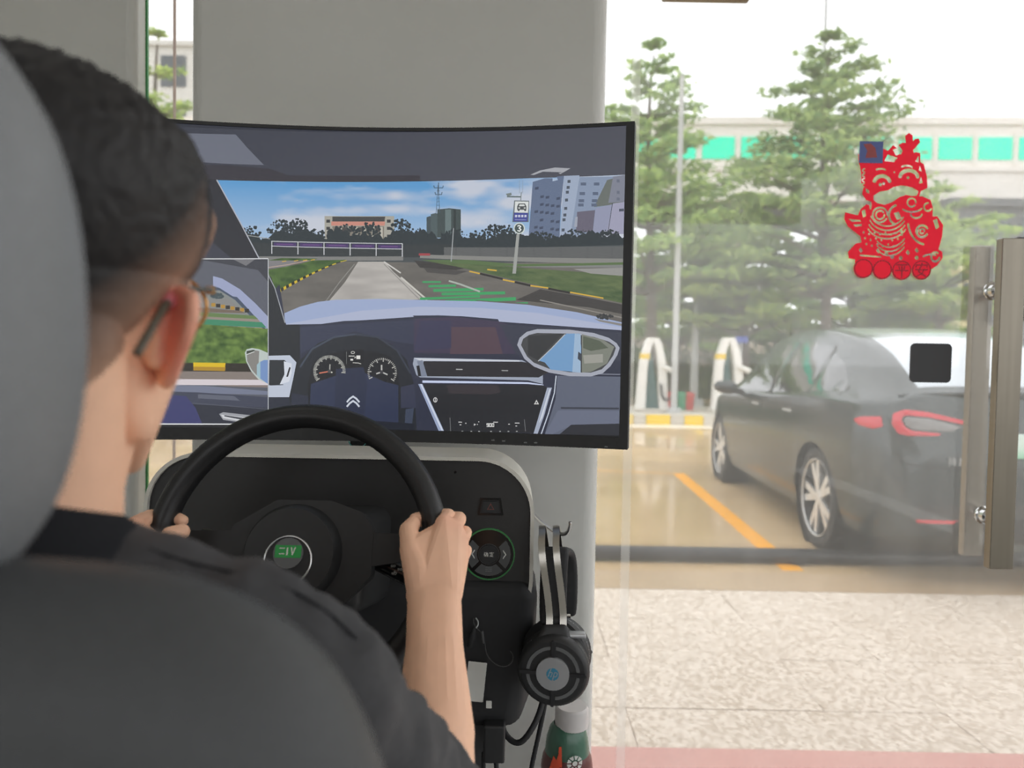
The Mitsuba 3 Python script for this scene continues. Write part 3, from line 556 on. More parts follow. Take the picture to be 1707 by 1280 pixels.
[[36,46,50],[5345,6783,5335,6765,5346,6747,5356,6766,5349,6781,5367,6795,5375,6827,5367,6860,5348,6873,5329,6859,5322,6826,5330,6794]],
[[36,46,50],[5404,6606,5394,6617,5374,6601,5369,6577,5356,6586,5344,6577,5339,6555,5344,6534,5351,6529,5344,6500,5353,6465,5372,6451,5392,6466,5400,6501,5394,6525,5411,6537,5418,6570,5415,6584,5428,6575,5446,6588,5453,6619,5446,6650,5428,6663,5410,6649]],
[[36,46,50],[5730,7082,5695,7066,5687,7033,5695,7001,5714,6988,5725,6996,5745,6979,5755,6987,5758,6968,5737,6962,5725,6969,5695,6946,5690,6929,5686,6960,5673,6969,5660,6959,5657,6945,5640,6933,5632,6899,5642,6847,5661,6834,5679,6848,5684,6869,5687,6858,5709,6841,5712,6830,5706,6814,5717,6796,5724,6801,5726,6819,5751,6832,5755,6851,5747,6903,5767,6910,5773,6936,5770,6947,5783,6951,5790,6920,5811,6905,5824,6915,5824,6894,5805,6908,5784,6889,5777,6860,5783,6836,5775,6810,5781,6785,5772,6779,5769,6764,5772,6749,5781,6743,5792,6760,5809,6758,5811,6748,5830,6735,5835,6739,5849,6707,5832,6702,5827,6681,5837,6642,5853,6630,5866,6640,5861,6616,5863,6605,5840,6627,5837,6642,5822,6649,5810,6721,5793,6733,5775,6711,5758,6708,5754,6690,5766,6639,5782,6629,5778,6614,5785,6586,5802,6574,5820,6581,5831,6527,5844,6518,5848,6488,5861,6479,5873,6488,5879,6511,5872,6534,5879,6564,5875,6580,5885,6573,5893,6579,5897,6561,5933,6528,5954,6543,5959,6564,5968,6571,5976,6607,5967,6644,5946,6659,5933,6649,5938,6668,5935,6680,5946,6673,5958,6682,5963,6703,5954,6737,5939,6737,5929,6700,5924,6703,5913,6719,5917,6734,5914,6749,5905,6755,5896,6743,5881,6759,5876,6788,5866,6795,5853,6790,5847,6813,5837,6820,5841,6839,5830,6872,5842,6864,5847,6836,5860,6826,5874,6836,5879,6860,5870,6886,5873,6900,5910,6865,5921,6841,5925,6811,5938,6802,5950,6811,5953,6824,5965,6790,5986,6775,6011,6796,6018,6828,6009,6868,6002,6873,6012,6881,6020,6916,6011,6952,5991,6966,5977,6956,5972,6986,5962,6993,5960,7023,5949,7031,5938,7023,5934,7004,5944,6981,5939,6961,5945,6937,5959,6927,5966,6933,5965,6904,5959,6890,5951,6931,5936,6941,5920,6925,5913,6947,5896,6959,5873,6938,5869,6942,5875,6966,5863,7001,5866,7014,5876,7023,5888,7008,5899,7015,5902,7030,5918,7011,5932,7022,5937,7046,5931,7070,5917,7080,5904,7069,5899,7049,5888,7059,5877,7050,5880,7074,5872,7106,5854,7119,5820,7107,5814,7083,5820,7060,5831,7052,5823,7046,5810,7008,5797,6998,5791,7025,5771,7033,5768,7044,5778,7071,5773,7094,5759,7104,5746,7094,5741,7074],[5683,6911,5683,6911,5683,6911],[5883,6662,5870,6648,5874,6667],[5902,6715,5902,6716,5903,6715],[5917,6627,5923,6632,5921,6624]],
[[36,46,50],[5769,6816,5769,6842,5754,6842,5754,6815]],
[[36,46,50],[5633,6723,5650,6711,5667,6724,5673,6754,5662,6802,5644,6816,5625,6802,5618,6769]],
[[36,46,50],[5710,6736,5713,6751,5709,6765,5701,6771,5692,6765,5689,6750,5693,6735,5701,6729]],
[[36,46,50],[5704,6629,5706,6618,5697,6611,5689,6575,5698,6540,5718,6525,5739,6541,5747,6577,5744,6588,5753,6595,5761,6630,5752,6666,5746,6670,5744,6692,5736,6698,5727,6692,5724,6674,5712,6665]],
[[36,46,50],[5687,6654,5691,6670,5687,6685,5678,6692,5669,6685,5665,6669,5669,6653,5678,6647]],
[[36,46,50],[5933,6950,5937,6967,5933,6983,5924,6990,5915,6983,5911,6966,5915,6950,5924,6943]],
[[36,46,50],[5931,6753,5935,6769,5938,6754,5948,6747,5957,6754,5961,6771,5957,6788,5948,6794,5938,6787,5935,6773,5931,6791,5920,6798,5909,6790,5905,6771,5909,6752,5920,6745]],
[[36,46,50],[5987,6692,5999,6701,6003,6720,5998,6740,5987,6748,5976,6740,5971,6720,5976,6700]],
[[36,46,50],[5948,6694,5966,6681,5974,6687,5968,6664,5974,6640,5988,6630,6002,6640,6007,6664,6010,6649,6027,6637,6044,6650,6051,6679,6044,6709,6027,6720,6010,6708,6003,6679,6001,6688,5984,6696,5991,6726,5983,6758,5965,6770,5947,6757,5940,6725]],
[[36,46,50],[5922,6601,5914,6565,5923,6529,5949,6508,5955,6512,5964,6491,5958,6461,5939,6456,5934,6434,5939,6412,5949,6405,5945,6388,5953,6355,5972,6341,5993,6358,5998,6389,5995,6403,6005,6411,6017,6468,6027,6461,6023,6441,6030,6414,6050,6406,6055,6384,6072,6378,6076,6358,6094,6346,6111,6359,6126,6411,6122,6426,6113,6432,6105,6426,6090,6442,6076,6431,6067,6436,6055,6501,6044,6523,6049,6526,6054,6504,6072,6491,6090,6504,6095,6528,6106,6534,6110,6550,6106,6566,6089,6567,6092,6578,6085,6605,6075,6612,6079,6629,6074,6647,6064,6655,6053,6647,6049,6628,6057,6607,6053,6601,6024,6625,6016,6619,6007,6564,6004,6495,5991,6481,5982,6489,5988,6494,5994,6519,5989,6538,6001,6547,6008,6579,6000,6611,5982,6624,5962,6603,5940,6615,5943,6629,5938,6650,5926,6659,5913,6650,5908,6628,5914,6606]],
[[36,46,50],[6055,6722,6071,6734,6077,6761,6070,6788,6055,6800,6039,6788,6033,6760,6039,6733]],
[[36,46,50],[6133,6691,6114,6705,6095,6690,6087,6656,6102,6592,6124,6583,6138,6533,6128,6526,6116,6544,6107,6538,6105,6528,6094,6519,6091,6505,6083,6499,6078,6474,6084,6448,6098,6438,6113,6449,6115,6459,6119,6446,6140,6431,6161,6446,6169,6483,6160,6519,6173,6510,6186,6520,6192,6543,6186,6566,6172,6575,6173,6579,6185,6576,6189,6558,6199,6551,6209,6558,6213,6575,6207,6593,6231,6608,6237,6633,6212,6711,6192,6725,6172,6711,6164,6676,6172,6644,6167,6624,6170,6595,6166,6611,6144,6621,6152,6629,6156,6650,6151,6672,6136,6678],[6158,6529,6160,6520,6152,6525]],
[[36,46,50],[6038,6325,6047,6332,6051,6349,6047,6367,6037,6374,6027,6366,6023,6349,6028,6332]],
[[36,46,50],[6102,6307,6111,6313,6115,6329,6111,6345,6102,6351,6093,6345,6089,6329,6093,6313]],
[[36,46,50],[6152,6735,6162,6742,6166,6759,6161,6776,6152,6783,6142,6775,6138,6758,6142,6741]],
[[36,46,50],[6232,6471,6249,6485,6257,6516,6249,6546,6231,6559,6214,6546,6206,6515,6214,6484]],
[[36,46,50],[6170,6478,6163,6448,6170,6419,6210,6389,6227,6402,6234,6433,6227,6464,6208,6476,6212,6491,6206,6512,6194,6521,6182,6512,6178,6484]],
[[36,46,50],[6131,6337,6139,6343,6143,6358,6139,6373,6131,6379,6122,6373,6119,6358,6122,6343]],
[[36,46,50],[6808,6774,6784,6764,6765,6707,6770,6687,6781,6679,6794,6694,6803,6688,6817,6699,6820,6692,6815,6688,6808,6650,6801,6655,6786,6644,6770,6587,6777,6559,6812,6547,6823,6567,6814,6584,6824,6607,6832,6545,6851,6539,6845,6516,6856,6478,6852,6461,6857,6441,6868,6433,6879,6441,6881,6470,6911,6493,6916,6515,6911,6534,6938,6558,6949,6588,6955,6615,6949,6641,6933,6652,6936,6669,6932,6689,6943,6698,6948,6718,6968,6725,6975,6753,6968,6781,6952,6792,6936,6781,6933,6765,6926,6770,6907,6750,6894,6759,6877,6747,6869,6706,6887,6649,6865,6638,6863,6629,6849,6691,6867,6723,6856,6743,6863,6775,6855,6808,6835,6822,6808,6812,6804,6793],[6863,6569,6872,6565,6861,6558]],
[[36,46,50],[6743,6669,6739,6650,6747,6606,6757,6599,6767,6606,6775,6650,6769,6672,6761,6678,6765,6697,6760,6720,6747,6729,6734,6720,6729,6697,6735,6675]],
[[36,46,50],[6715,6617,6727,6637,6715,6657,6704,6637]],
[[36,46,50],[6664,6604,6658,6577,6662,6560,6658,6542,6664,6516,6679,6506,6689,6514,6695,6477,6713,6464,6731,6477,6740,6536,6729,6555,6699,6542,6696,6555,6701,6577,6692,6606,6697,6621,6694,6635,6677,6635,6676,6613]],
[[36,46,50],[6755,6513,6764,6519,6768,6535,6764,6551,6755,6558,6746,6551,6742,6535,6746,6519]],
[[36,46,50],[6741,6437,6725,6434,6721,6417,6733,6388,6745,6379,6758,6388,6763,6410,6757,6432,6750,6436,6758,6455,6754,6470,6746,6476,6737,6469,6734,6454]],
[[36,46,50],[6909,6386,6927,6398,6933,6426,6926,6453,6911,6464,6895,6453,6889,6426,6895,6398]],
[[36,46,50],[6868,6341,6885,6335,6890,6314,6903,6305,6916,6314,6921,6337,6915,6359,6899,6365,6893,6387,6880,6397,6867,6387,6862,6364]],
[[36,46,50],[7006,6658,7012,6684,7006,6709,6991,6719,6977,6709,6971,6684,6977,6658,6992,6648]],
[[36,46,50],[6996,6578,7005,6584,7009,6600,7005,6616,6996,6623,6986,6616,6983,6600,6987,6584]],
[[36,46,50],[7032,6568,7042,6587,7031,6605,7021,6586]],
[[36,46,50],[7090,6563,7094,6579,7090,6594,7081,6601,7072,6594,7069,6579,7073,6563,7082,6557]],
[[36,46,50],[6936,6526,6950,6464,6965,6453,6970,6415,6951,6401,6942,6364,6951,6328,6972,6313,6993,6328,7001,6364,6993,6398,7011,6411,7017,6449,7022,6453,7034,6438,7044,6446,7049,6464,7044,6482,7034,6489,7025,6482,7015,6491,7004,6483,7008,6497,6999,6530,6977,6542,6982,6562,6976,6585,6962,6595,6949,6585]],
[[36,46,50],[6933,6451,6942,6457,6945,6473,6941,6488,6932,6494,6924,6488,6920,6473,6924,6457]],
[[36,46,50],[7471,6820,7480,6789,7470,6760,7477,6733,7519,6712,7525,6716,7542,6697,7557,6703,7562,6668,7571,6662,7580,6668,7583,6656,7594,6648,7582,6639,7575,6612,7582,6580,7592,6574,7594,6553,7600,6549,7590,6551,7587,6564,7565,6577,7554,6591,7551,6612,7534,6614,7531,6627,7520,6635,7539,6642,7545,6666,7539,6691,7510,6704,7495,6691,7475,6715,7462,6706,7457,6683,7460,6648,7456,6633,7461,6614,7472,6606,7496,6640,7502,6635,7491,6627,7484,6587,7475,6584,7472,6571,7479,6555,7467,6547,7461,6520,7468,6492,7483,6481,7499,6492,7505,6520,7498,6547,7486,6556,7490,6562,7512,6542,7526,6552,7548,6496,7570,6483,7573,6468,7594,6453,7602,6459,7611,6453,7632,6470,7638,6496,7631,6523,7634,6534,7628,6557,7619,6564,7632,6573,7638,6600,7629,6629,7634,6648,7625,6674,7628,6689,7616,6725,7627,6754,7624,6766,7635,6735,7648,6721,7643,6701,7649,6679,7642,6673,7636,6650,7642,6627,7657,6618,7660,6604,7639,6592,7631,6557,7639,6523,7659,6508,7679,6522,7686,6555,7689,6543,7709,6528,7729,6543,7737,6577,7729,6612,7709,6627,7699,6620,7693,6643,7674,6651,7671,6664,7684,6678,7700,6661,7716,6670,7719,6694,7711,6737,7730,6751,7738,6786,7730,6821,7713,6833,7707,6859,7691,6871,7675,6859,7668,6831,7675,6803,7683,6797,7686,6766,7670,6755,7646,6835,7653,6861,7630,6930,7609,6945,7589,6930,7581,6894,7590,6858,7605,6847,7598,6820,7606,6791,7591,6781,7585,6755,7591,6729,7585,6724,7576,6737,7581,6755,7577,6771,7548,6789,7536,6786,7554,6838,7566,6833,7577,6841,7581,6860,7577,6880,7548,6904,7544,6921,7527,6934,7510,6922,7504,6879,7493,6887,7478,6876],[7514,6804,7516,6798,7512,6795],[7681,6579,7681,6581,7682,6581]],
[[36,46,50],[7416,6751,7422,6724,7437,6713,7452,6724,7472,6770,7468,6789,7456,6797,7444,6783,7437,6788,7422,6777]],
[[36,46,50],[7376,6673,7396,6694,7400,6690,7395,6667,7400,6646,7393,6642,7385,6607,7396,6531,7413,6519,7429,6531,7444,6628,7435,6696,7420,6710,7411,6704,7409,6724,7398,6728,7393,6748,7375,6760,7358,6748,7351,6717,7359,6686]],
[[36,46,50],[7457,6553,7460,6568,7457,6584,7448,6590,7439,6584,7436,6568,7439,6553,7448,6547]],
[[36,46,50],[7738,6732,7731,6688,7737,6664,7751,6654,7764,6664,7779,6710,7773,6738,7757,6749]],
[[36,46,50],[7675,6899,7664,6907,7653,6899,7649,6880,7653,6861,7664,6853,7675,6861,7678,6874,7682,6863,7669,6854,7664,6831,7670,6807,7693,6799,7697,6773,7710,6764,7716,6769,7730,6758,7750,6773,7764,6797,7774,6790,7795,6814,7806,6799,7815,6805,7819,6821,7812,6840,7816,6857,7808,6891,7789,6905,7769,6892,7762,6859,7756,6884,7737,6898,7717,6878,7715,6888,7689,6904,7678,6887],[7698,6846,7708,6844,7703,6823],[7691,6859,7691,6857,7690,6858]],
[[36,46,50],[7618,6793,7615,6784,7627,6755,7620,6727,7631,6691,7627,6670,7632,6649,7644,6640,7657,6648,7662,6670,7658,6685,7678,6707,7686,6739,7678,6772,7655,6783,7643,6812,7646,6826,7640,6853,7624,6865,7609,6854,7602,6827,7609,6799]],
[[36,46,50],[7721,6660,7730,6666,7733,6680,7729,6695,7721,6701,7713,6695,7710,6681,7713,6666]],
[[36,46,50],[7735,6574,7745,6581,7749,6598,7744,6616,7734,6623,7724,6616,7720,6598,7725,6581]],
[[36,46,50],[7811,6771,7792,6784,7775,6771,7769,6749,7751,6763,7734,6751,7727,6720,7734,6689,7753,6677,7768,6624,7784,6612,7782,6601,7788,6577,7814,6554,7833,6567,7841,6601,7841,6622,7824,6673,7840,6661,7856,6672,7866,6649,7883,6637,7899,6649,7905,6674,7914,6668,7934,6682,7946,6766,7938,6799,7919,6813,7911,6807,7901,6825,7891,6807,7898,6791,7893,6767,7896,6756,7885,6716,7868,6715,7861,6759,7867,6760,7868,6738,7884,6738,7887,6752,7881,6768,7889,6796,7882,6822,7867,6833,7852,6822,7846,6796,7850,6783,7843,6788,7830,6778,7827,6765,7813,6760],[7804,6702,7812,6710,7819,6679,7807,6687]],
[[36,46,50],[7859,6876,7870,6833,7881,6826,7891,6833,7904,6875,7897,6904,7881,6916,7865,6904]],
[[36,46,50],[7132,6620,7143,6576,7130,6566,7124,6542,7130,6517,7138,6512,7144,6479,7160,6467,7176,6479,7183,6507,7175,6537,7190,6548,7192,6560,7197,6556,7194,6540,7200,6518,7213,6508,7240,6524,7246,6552,7250,6538,7263,6528,7277,6538,7288,6569,7284,6585,7277,6591,7281,6610,7276,6629,7265,6637,7252,6620,7237,6632,7223,6621,7217,6598,7207,6638,7190,6650,7178,6641,7175,6651,7157,6664,7139,6651],[7245,6566,7244,6563,7244,6565]],
[[36,46,50],[7245,6439,7255,6457,7245,6475,7235,6457]],
[[36,46,50],[7160,6425,7171,6422,7186,6389,7203,6377,7208,6355,7227,6342,7239,6351,7267,6330,7301,6353,7305,6369,7314,6376,7320,6352,7340,6338,7365,6351,7377,6360,7381,6380,7390,6374,7403,6384,7406,6396,7421,6384,7441,6399,7449,6434,7445,6482,7449,6501,7441,6537,7432,6543,7442,6586,7438,6603,7428,6609,7414,6594,7393,6616,7377,6604,7366,6568,7351,6557,7344,6526,7351,6500,7333,6495,7329,6474,7334,6452,7341,6447,7339,6435,7326,6426,7329,6439,7323,6463,7309,6473,7273,6449,7265,6411,7253,6403,7250,6417,7222,6431,7218,6446,7201,6458,7186,6447,7167,6456,7160,6451],[7362,6410,7365,6433,7376,6439,7379,6455,7375,6471,7363,6475,7360,6486,7369,6479,7381,6489,7393,6436,7376,6429,7371,6406]],
[[36,46,50],[7248,6650,7265,6662,7275,6646,7286,6664,7282,6677,7270,6679,7273,6695,7266,6727,7247,6740,7229,6727,7222,6695,7230,6663]],
[[36,46,50],[7327,6602,7339,6611,7345,6634,7339,6657,7326,6666,7313,6657,7308,6634,7314,6611]],
[[36,46,50],[7285,6537,7280,6516,7285,6494,7298,6485,7310,6494,7314,6513,7338,6522,7345,6555,7337,6587,7318,6600,7300,6587,7293,6555,7295,6545]],
[[36,46,50],[7934,6645,7956,6635,7963,6610,7973,6602,7965,6597,7963,6572,7937,6555,7932,6534,7916,6553,7907,6547,7904,6532,7908,6517,7921,6506,7933,6525,7937,6507,7948,6499,7940,6466,7948,6433,7985,6394,8001,6406,8010,6458,8007,6474,8018,6446,8045,6433,8049,6415,8067,6402,8093,6419,8099,6446,8093,6473,8078,6487,8084,6492,8089,6513,8084,6535,8072,6544,8059,6535,8055,6512,8045,6535,8028,6547,8014,6537,8006,6555,8024,6562,8028,6578,8023,6595,8034,6604,8049,6607,8046,6593,8053,6563,8070,6551,8087,6563,8093,6589,8104,6582,8114,6589,8118,6608,8114,6627,8103,6634,8092,6627,8089,6612,8086,6622,8069,6635,8063,6630,8068,6650,8080,6632,8090,6640,8094,6657,8089,6674,8079,6682,8070,6675,8067,6661,8064,6673,8068,6692,8059,6728,8038,6743,8013,6730,8006,6700,8018,6658,8008,6620,8014,6601,8006,6595,7994,6604,7981,6601,7994,6610,8000,6637,7993,6664,7988,6676,7974,6682,7968,6705,7951,6718,7934,6706,7927,6675]],
[[36,46,50],[7881,6625,7888,6593,7907,6577,7920,6585,7924,6606,7909,6646,7897,6655,7885,6646]],
[[36,46,50],[7856,6528,7867,6535,7880,6518,7892,6526,7896,6545,7891,6565,7874,6569,7870,6588,7856,6598,7841,6588,7836,6563,7842,6538]],
[[36,46,50],[8116,6545,8125,6539,8133,6545,8137,6560,8133,6576,8124,6582,8115,6576,8112,6561]],
[[36,46,50],[9019,6723,9003,6712,8997,6686,8986,6694,8975,6686,8970,6665,8975,6644,8987,6635,8999,6644,9003,6661,9019,6645,9030,6652,9041,6616,9016,6543,9024,6510,9043,6496,9062,6509,9068,6543,9079,6550,9090,6598,9083,6626,9076,6632,9079,6647,9072,6678,9053,6695,9063,6702,9069,6727,9063,6752,9049,6762,9035,6752,9029,6728,9033,6712],[9041,6699,9038,6697,9036,6702]],
[[36,46,50],[8934,6595,8943,6601,8947,6618,8943,6635,8934,6642,8924,6635,8920,6619,8924,6602]],
[[36,46,50],[8925,6541,8919,6514,8925,6488,8940,6477,8955,6487,8960,6509,8973,6499,8965,6494,8959,6468,8964,6449,8950,6440,8946,6422,8934,6416,8930,6398,8934,6379,8945,6371,8957,6388,8969,6386,8985,6371,9000,6381,9016,6423,9012,6438,9003,6445,8992,6440,9000,6467,8994,6493,8982,6502,8995,6511,9003,6546,8994,6582,8974,6597,8954,6583,8947,6546,8940,6551]],
[[36,46,50],[8880,6499,8875,6523,8856,6537,8837,6523,8830,6491,8838,6458,8852,6448,8849,6435,8857,6401,8876,6387,8894,6401,8907,6469,8903,6485,8913,6492,8918,6513,8913,6534,8900,6543,8889,6535,8884,6514,8886,6503]],
[[36,46,50],[9056,6408,9064,6431,9056,6470,9038,6484,9020,6471,9013,6440,9021,6409,9039,6396]],
[[36,46,50],[8981,6342,8981,6368,8966,6369,8967,6342]],
[[36,46,50],[9002,6329,9008,6303,9023,6292,9038,6302,9045,6336,9038,6363,9023,6375,9008,6364]],
[[36,46,50],[9064,6300,9089,6287,9103,6297,9109,6322,9103,6347,9089,6357,9063,6342,9058,6321]],
[[36,46,50],[9102,6663,9114,6655,9119,6625,9132,6615,9146,6624,9149,6639,9158,6636,9162,6620,9171,6613,9191,6623,9194,6609,9207,6605,9210,6588,9219,6581,9231,6599,9243,6596,9240,6583,9227,6573,9220,6543,9227,6511,9245,6498,9262,6510,9268,6533,9280,6545,9287,6575,9279,6606,9262,6619,9254,6613,9257,6625,9243,6675,9224,6689,9205,6676,9201,6656,9196,6680,9178,6695,9145,6673,9139,6677,9142,6691,9134,6720,9118,6733,9092,6716,9088,6696]],
[[36,46,50],[9164,6553,9175,6560,9179,6579,9174,6598,9164,6607,9153,6599,9149,6580,9153,6561]],
[[36,46,50],[9130,6460,9127,6447,9117,6454,9102,6443,9096,6417,9103,6391,9100,6380,9106,6355,9113,6350,9123,6292,9137,6282,9150,6292,9155,6315,9152,6327,9156,6345,9149,6373,9141,6379,9137,6409,9174,6377,9183,6384,9194,6363,9192,6351,9198,6333,9194,6318,9200,6296,9212,6286,9224,6295,9229,6317,9225,6335,9235,6362,9248,6352,9263,6362,9281,6341,9291,6349,9297,6328,9314,6315,9332,6327,9339,6358,9334,6377,9337,6388,9353,6369,9366,6379,9375,6450,9391,6444,9404,6453,9407,6484,9425,6495,9430,6528,9422,6562,9403,6576,9385,6563,9378,6534,9367,6542,9352,6532,9357,6551,9375,6557,9380,6581,9374,6605,9339,6623,9325,6613,9312,6568,9300,6562,9297,6526,9303,6503,9287,6484,9281,6443,9261,6432,9248,6484,9229,6498,9210,6485,9203,6452,9206,6437,9196,6438,9192,6456,9173,6470,9167,6465,9149,6483,9141,6477,9138,6498,9129,6505,9120,6498,9116,6483,9120,6467],[9222,6391,9222,6410,9228,6405,9226,6388],[9316,6490,9327,6477,9323,6440,9319,6443,9322,6457],[9341,6498,9337,6515,9347,6522]],
[[36,46,50],[9266,6686,9266,6714,9250,6714,9250,6687]],
[[36,46,50],[9311,6652,9322,6672,9311,6692,9300,6672]],
[[36,46,50],[9301,6630,9304,6644,9301,6660,9292,6666,9284,6660,9280,6645,9284,6630,9293,6624]],
[[36,46,50],[9278,6624,9278,6650,9263,6650,9263,6624]],
[[36,46,50],[9596,6656,9581,6647,9565,6596,9565,6571,9577,6536,9566,6528,9555,6537,9539,6525,9532,6497,9536,6484,9522,6474,9516,6449,9523,6424,9537,6413,9551,6423,9554,6457,9568,6449,9574,6410,9590,6389,9570,6378,9566,6355,9559,6333,9564,6312,9592,6291,9611,6304,9614,6316,9630,6304,9639,6311,9635,6292,9643,6261,9660,6248,9678,6260,9684,6291,9700,6279,9718,6292,9722,6311,9731,6299,9727,6277,9735,6243,9754,6228,9762,6224,9780,6237,9788,6269,9780,6302,9771,6312,9753,6324,9746,6319,9742,6337,9733,6344,9723,6335,9717,6358,9699,6372,9680,6359,9673,6324,9659,6335,9651,6329,9656,6351,9650,6377,9662,6368,9676,6378,9682,6403,9678,6419,9693,6428,9699,6453,9693,6479,9676,6488,9672,6520,9658,6531,9639,6518,9644,6555,9651,6560,9655,6541,9671,6529,9677,6533,9683,6509,9699,6496,9715,6508,9717,6518,9740,6527,9745,6551,9753,6545,9748,6525,9738,6518,9731,6489,9739,6452,9750,6443,9762,6452,9768,6409,9738,6442,9711,6420,9707,6402,9719,6360,9757,6334,9774,6346,9780,6376,9773,6406,9780,6400,9797,6419,9817,6400,9835,6413,9838,6426,9856,6412,9875,6425,9878,6439,9884,6435,9900,6446,9908,6440,9933,6454,9936,6470,9924,6513,9914,6521,9920,6549,9913,6578,9897,6591,9881,6580,9877,6561,9867,6554,9866,6568,9878,6577,9884,6600,9896,6594,9904,6600,9908,6616,9904,6632,9895,6639,9882,6622,9878,6641,9859,6656,9842,6642,9834,6611,9837,6598,9827,6591,9819,6564,9808,6576,9784,6568,9787,6586,9771,6642,9787,6640,9801,6626,9814,6635,9819,6658,9813,6682,9795,6688,9779,6705,9774,6702,9771,6714,9755,6727,9738,6715,9732,6687,9743,6655,9735,6649,9730,6677,9717,6688,9703,6679,9698,6655,9704,6632,9717,6622,9713,6609,9710,6621,9679,6651,9660,6637,9645,6649,9635,6642,9640,6662,9633,6690,9618,6702,9602,6691],[9715,6601,9715,6600,9714,6599],[9646,6387,9636,6418,9643,6412],[9608,6470,9609,6487,9602,6515,9612,6508,9609,6495,9615,6472,9622,6467,9620,6460],[9615,6626,9618,6625,9616,6621],[9608,6589,9607,6591,9608,6591],[9730,6630,9728,6622,9724,6626],[9765,6651,9764,6651,9765,6652]],
[[36,46,50],[9567,6363,9571,6384,9566,6405,9554,6414,9542,6406,9538,6385,9543,6364,9555,6355]],
[[36,46,50],[9667,6659,9675,6664,9678,6679,9674,6694,9666,6700,9658,6694,9655,6680,9658,6665]],
[[36,46,50],[9935,6346,9942,6377,9934,6407,9917,6421,9900,6409,9893,6378,9901,6347,9918,6334]],
[[36,46,50],[9801,6280,9821,6265,9842,6286,9852,6269,9862,6286,9859,6299,9845,6300,9849,6314,9840,6349,9832,6366,9816,6378,9801,6367,9795,6340,9792,6316]],
[[36,46,50],[8378,6674,8366,6682,8355,6674,8351,6655,8356,6636,8367,6627,8380,6642,8393,6628,8397,6610,8419,6601,8426,6558,8439,6549,8451,6558,8456,6580,8431,6670,8398,6702,8384,6692]],
[[36,46,50],[8390,6529,8407,6541,8414,6570,8406,6599,8389,6612,8373,6600,8366,6571,8373,6541]],
[[36,46,50],[8260,6503,8280,6487,8286,6454,8304,6442,8321,6456,8334,6447,8347,6457,8350,6469,8354,6455,8370,6443,8377,6448,8380,6435,8391,6427,8396,6404,8409,6394,8422,6403,8427,6425,8421,6448,8413,6454,8408,6485,8390,6493,8385,6511,8369,6523,8353,6511,8351,6500,8345,6521,8331,6532,8317,6517,8309,6557,8277,6577,8260,6565,8253,6534]],
[[36,46,50],[8449,6477,8465,6488,8469,6505,8477,6500,8496,6513,8503,6547,8495,6581,8476,6595,8456,6581,8450,6553,8433,6543,8426,6516,8433,6489]],
[[36,46,50],[8513,6664,8521,6670,8525,6685,8521,6701,8512,6707,8504,6701,8501,6686,8504,6671]],
[[36,46,50],[8577,6655,8550,6659,8534,6624,8528,6647,8510,6660,8492,6643,8478,6658,8466,6649,8461,6627,8466,6605,8479,6596,8489,6603,8493,6585,8507,6575,8511,6559,8527,6547,8542,6558,8548,6589,8555,6589,8563,6556,8582,6542,8602,6555,8608,6588,8600,6622,8582,6635,8595,6638,8594,6664,8587,6670]],
[[36,46,50],[8538,6483,8547,6447,8567,6432,8577,6439,8581,6416,8574,6384,8582,6352,8600,6339,8618,6351,8625,6383,8618,6414,8622,6428,8619,6441,8627,6466,8621,6489,8624,6502,8639,6493,8644,6465,8653,6458,8662,6465,8668,6501,8660,6523,8662,6532,8683,6543,8691,6578,8684,6605,8664,6618,8645,6600,8642,6614,8632,6622,8622,6615,8618,6597,8624,6578,8617,6573,8610,6540,8612,6530,8600,6524,8596,6506,8600,6491,8587,6518,8559,6533,8546,6519]],
[[36,46,50],[8515,6425,8525,6443,8515,6461,8505,6443]],
[[36,46,50],[8446,6426,8440,6401,8446,6376,8461,6366,8475,6376,8486,6421,8482,6437,8473,6444]],
[[36,46,50],[8524,6400,8531,6371,8548,6358,8564,6370,8571,6399,8564,6429,8541,6446,8530,6439]],
[[36,46,50],[8509,6359,8519,6377,8508,6395,8498,6377]],
[[36,46,50],[8692,6540,8685,6506,8690,6485,8684,6459,8672,6468,8653,6454,8645,6419,8654,6384,8673,6370,8693,6384,8701,6417,8707,6413,8724,6425,8730,6450,8734,6434,8752,6420,8770,6433,8777,6465,8769,6518,8742,6533,8734,6527,8726,6543,8724,6571,8714,6579,8704,6571,8702,6547]],
[[66,72,74],[3042,6048,10027,6203,10023,5665,3175,5656]],
[[44,50,52],[2824,6194,6879,6271,6883,5852,3153,5735]],
[[88,90,90],[6652,6169,10028,6165,10033,5742,6654,5849]],
[[74,76,78],[6877,5812,6889,5812,6886,6171,6874,6171]],
[[74,76,78],[7333,5815,7345,5815,7341,6173,7330,6173]],
[[74,76,78],[7844,5815,7855,5815,7852,6171,7841,6171]],
[[74,76,78],[8352,5812,8363,5812,8359,6166,8348,6166]],
[[74,76,78],[8855,5806,8866,5806,8862,6158,8851,6158]],
[[74,76,78],[9352,5797,9363,5797,9359,6147,9348,6147]],
[[74,76,78],[9789,5787,9800,5787,9796,6134,9785,6134]],
[[150,152,150],[3370,6334,3372,6357,2944,6452,2942,6428]],
["road",[3098,5652,10034,5665,10065,3273,3271,3095]],
[[126,126,122],[6196,5923,10033,5761,10035,5588,6197,5803]],
[[118,118,116],[3098,5752,5877,5857,5878,5716,3175,5617]],
[[120,118,120],[3329,5624,3929,5673,3707,5443,3330,5345]],
[[170,150,140],[3708,5488,4155,5668,4151,5697,3705,5517,3329,5399,3331,5370]],
["grass",[3330,5305,3930,5533,4153,5662,4796,5707,4379,5410,3931,5051,3465,4550]],
["grass",[3329,5624,3595,5718,4265,5727,4153,5662]],
[[196,170,40],[4796,5697,4683,5645,4695,5626,4807,5677]],
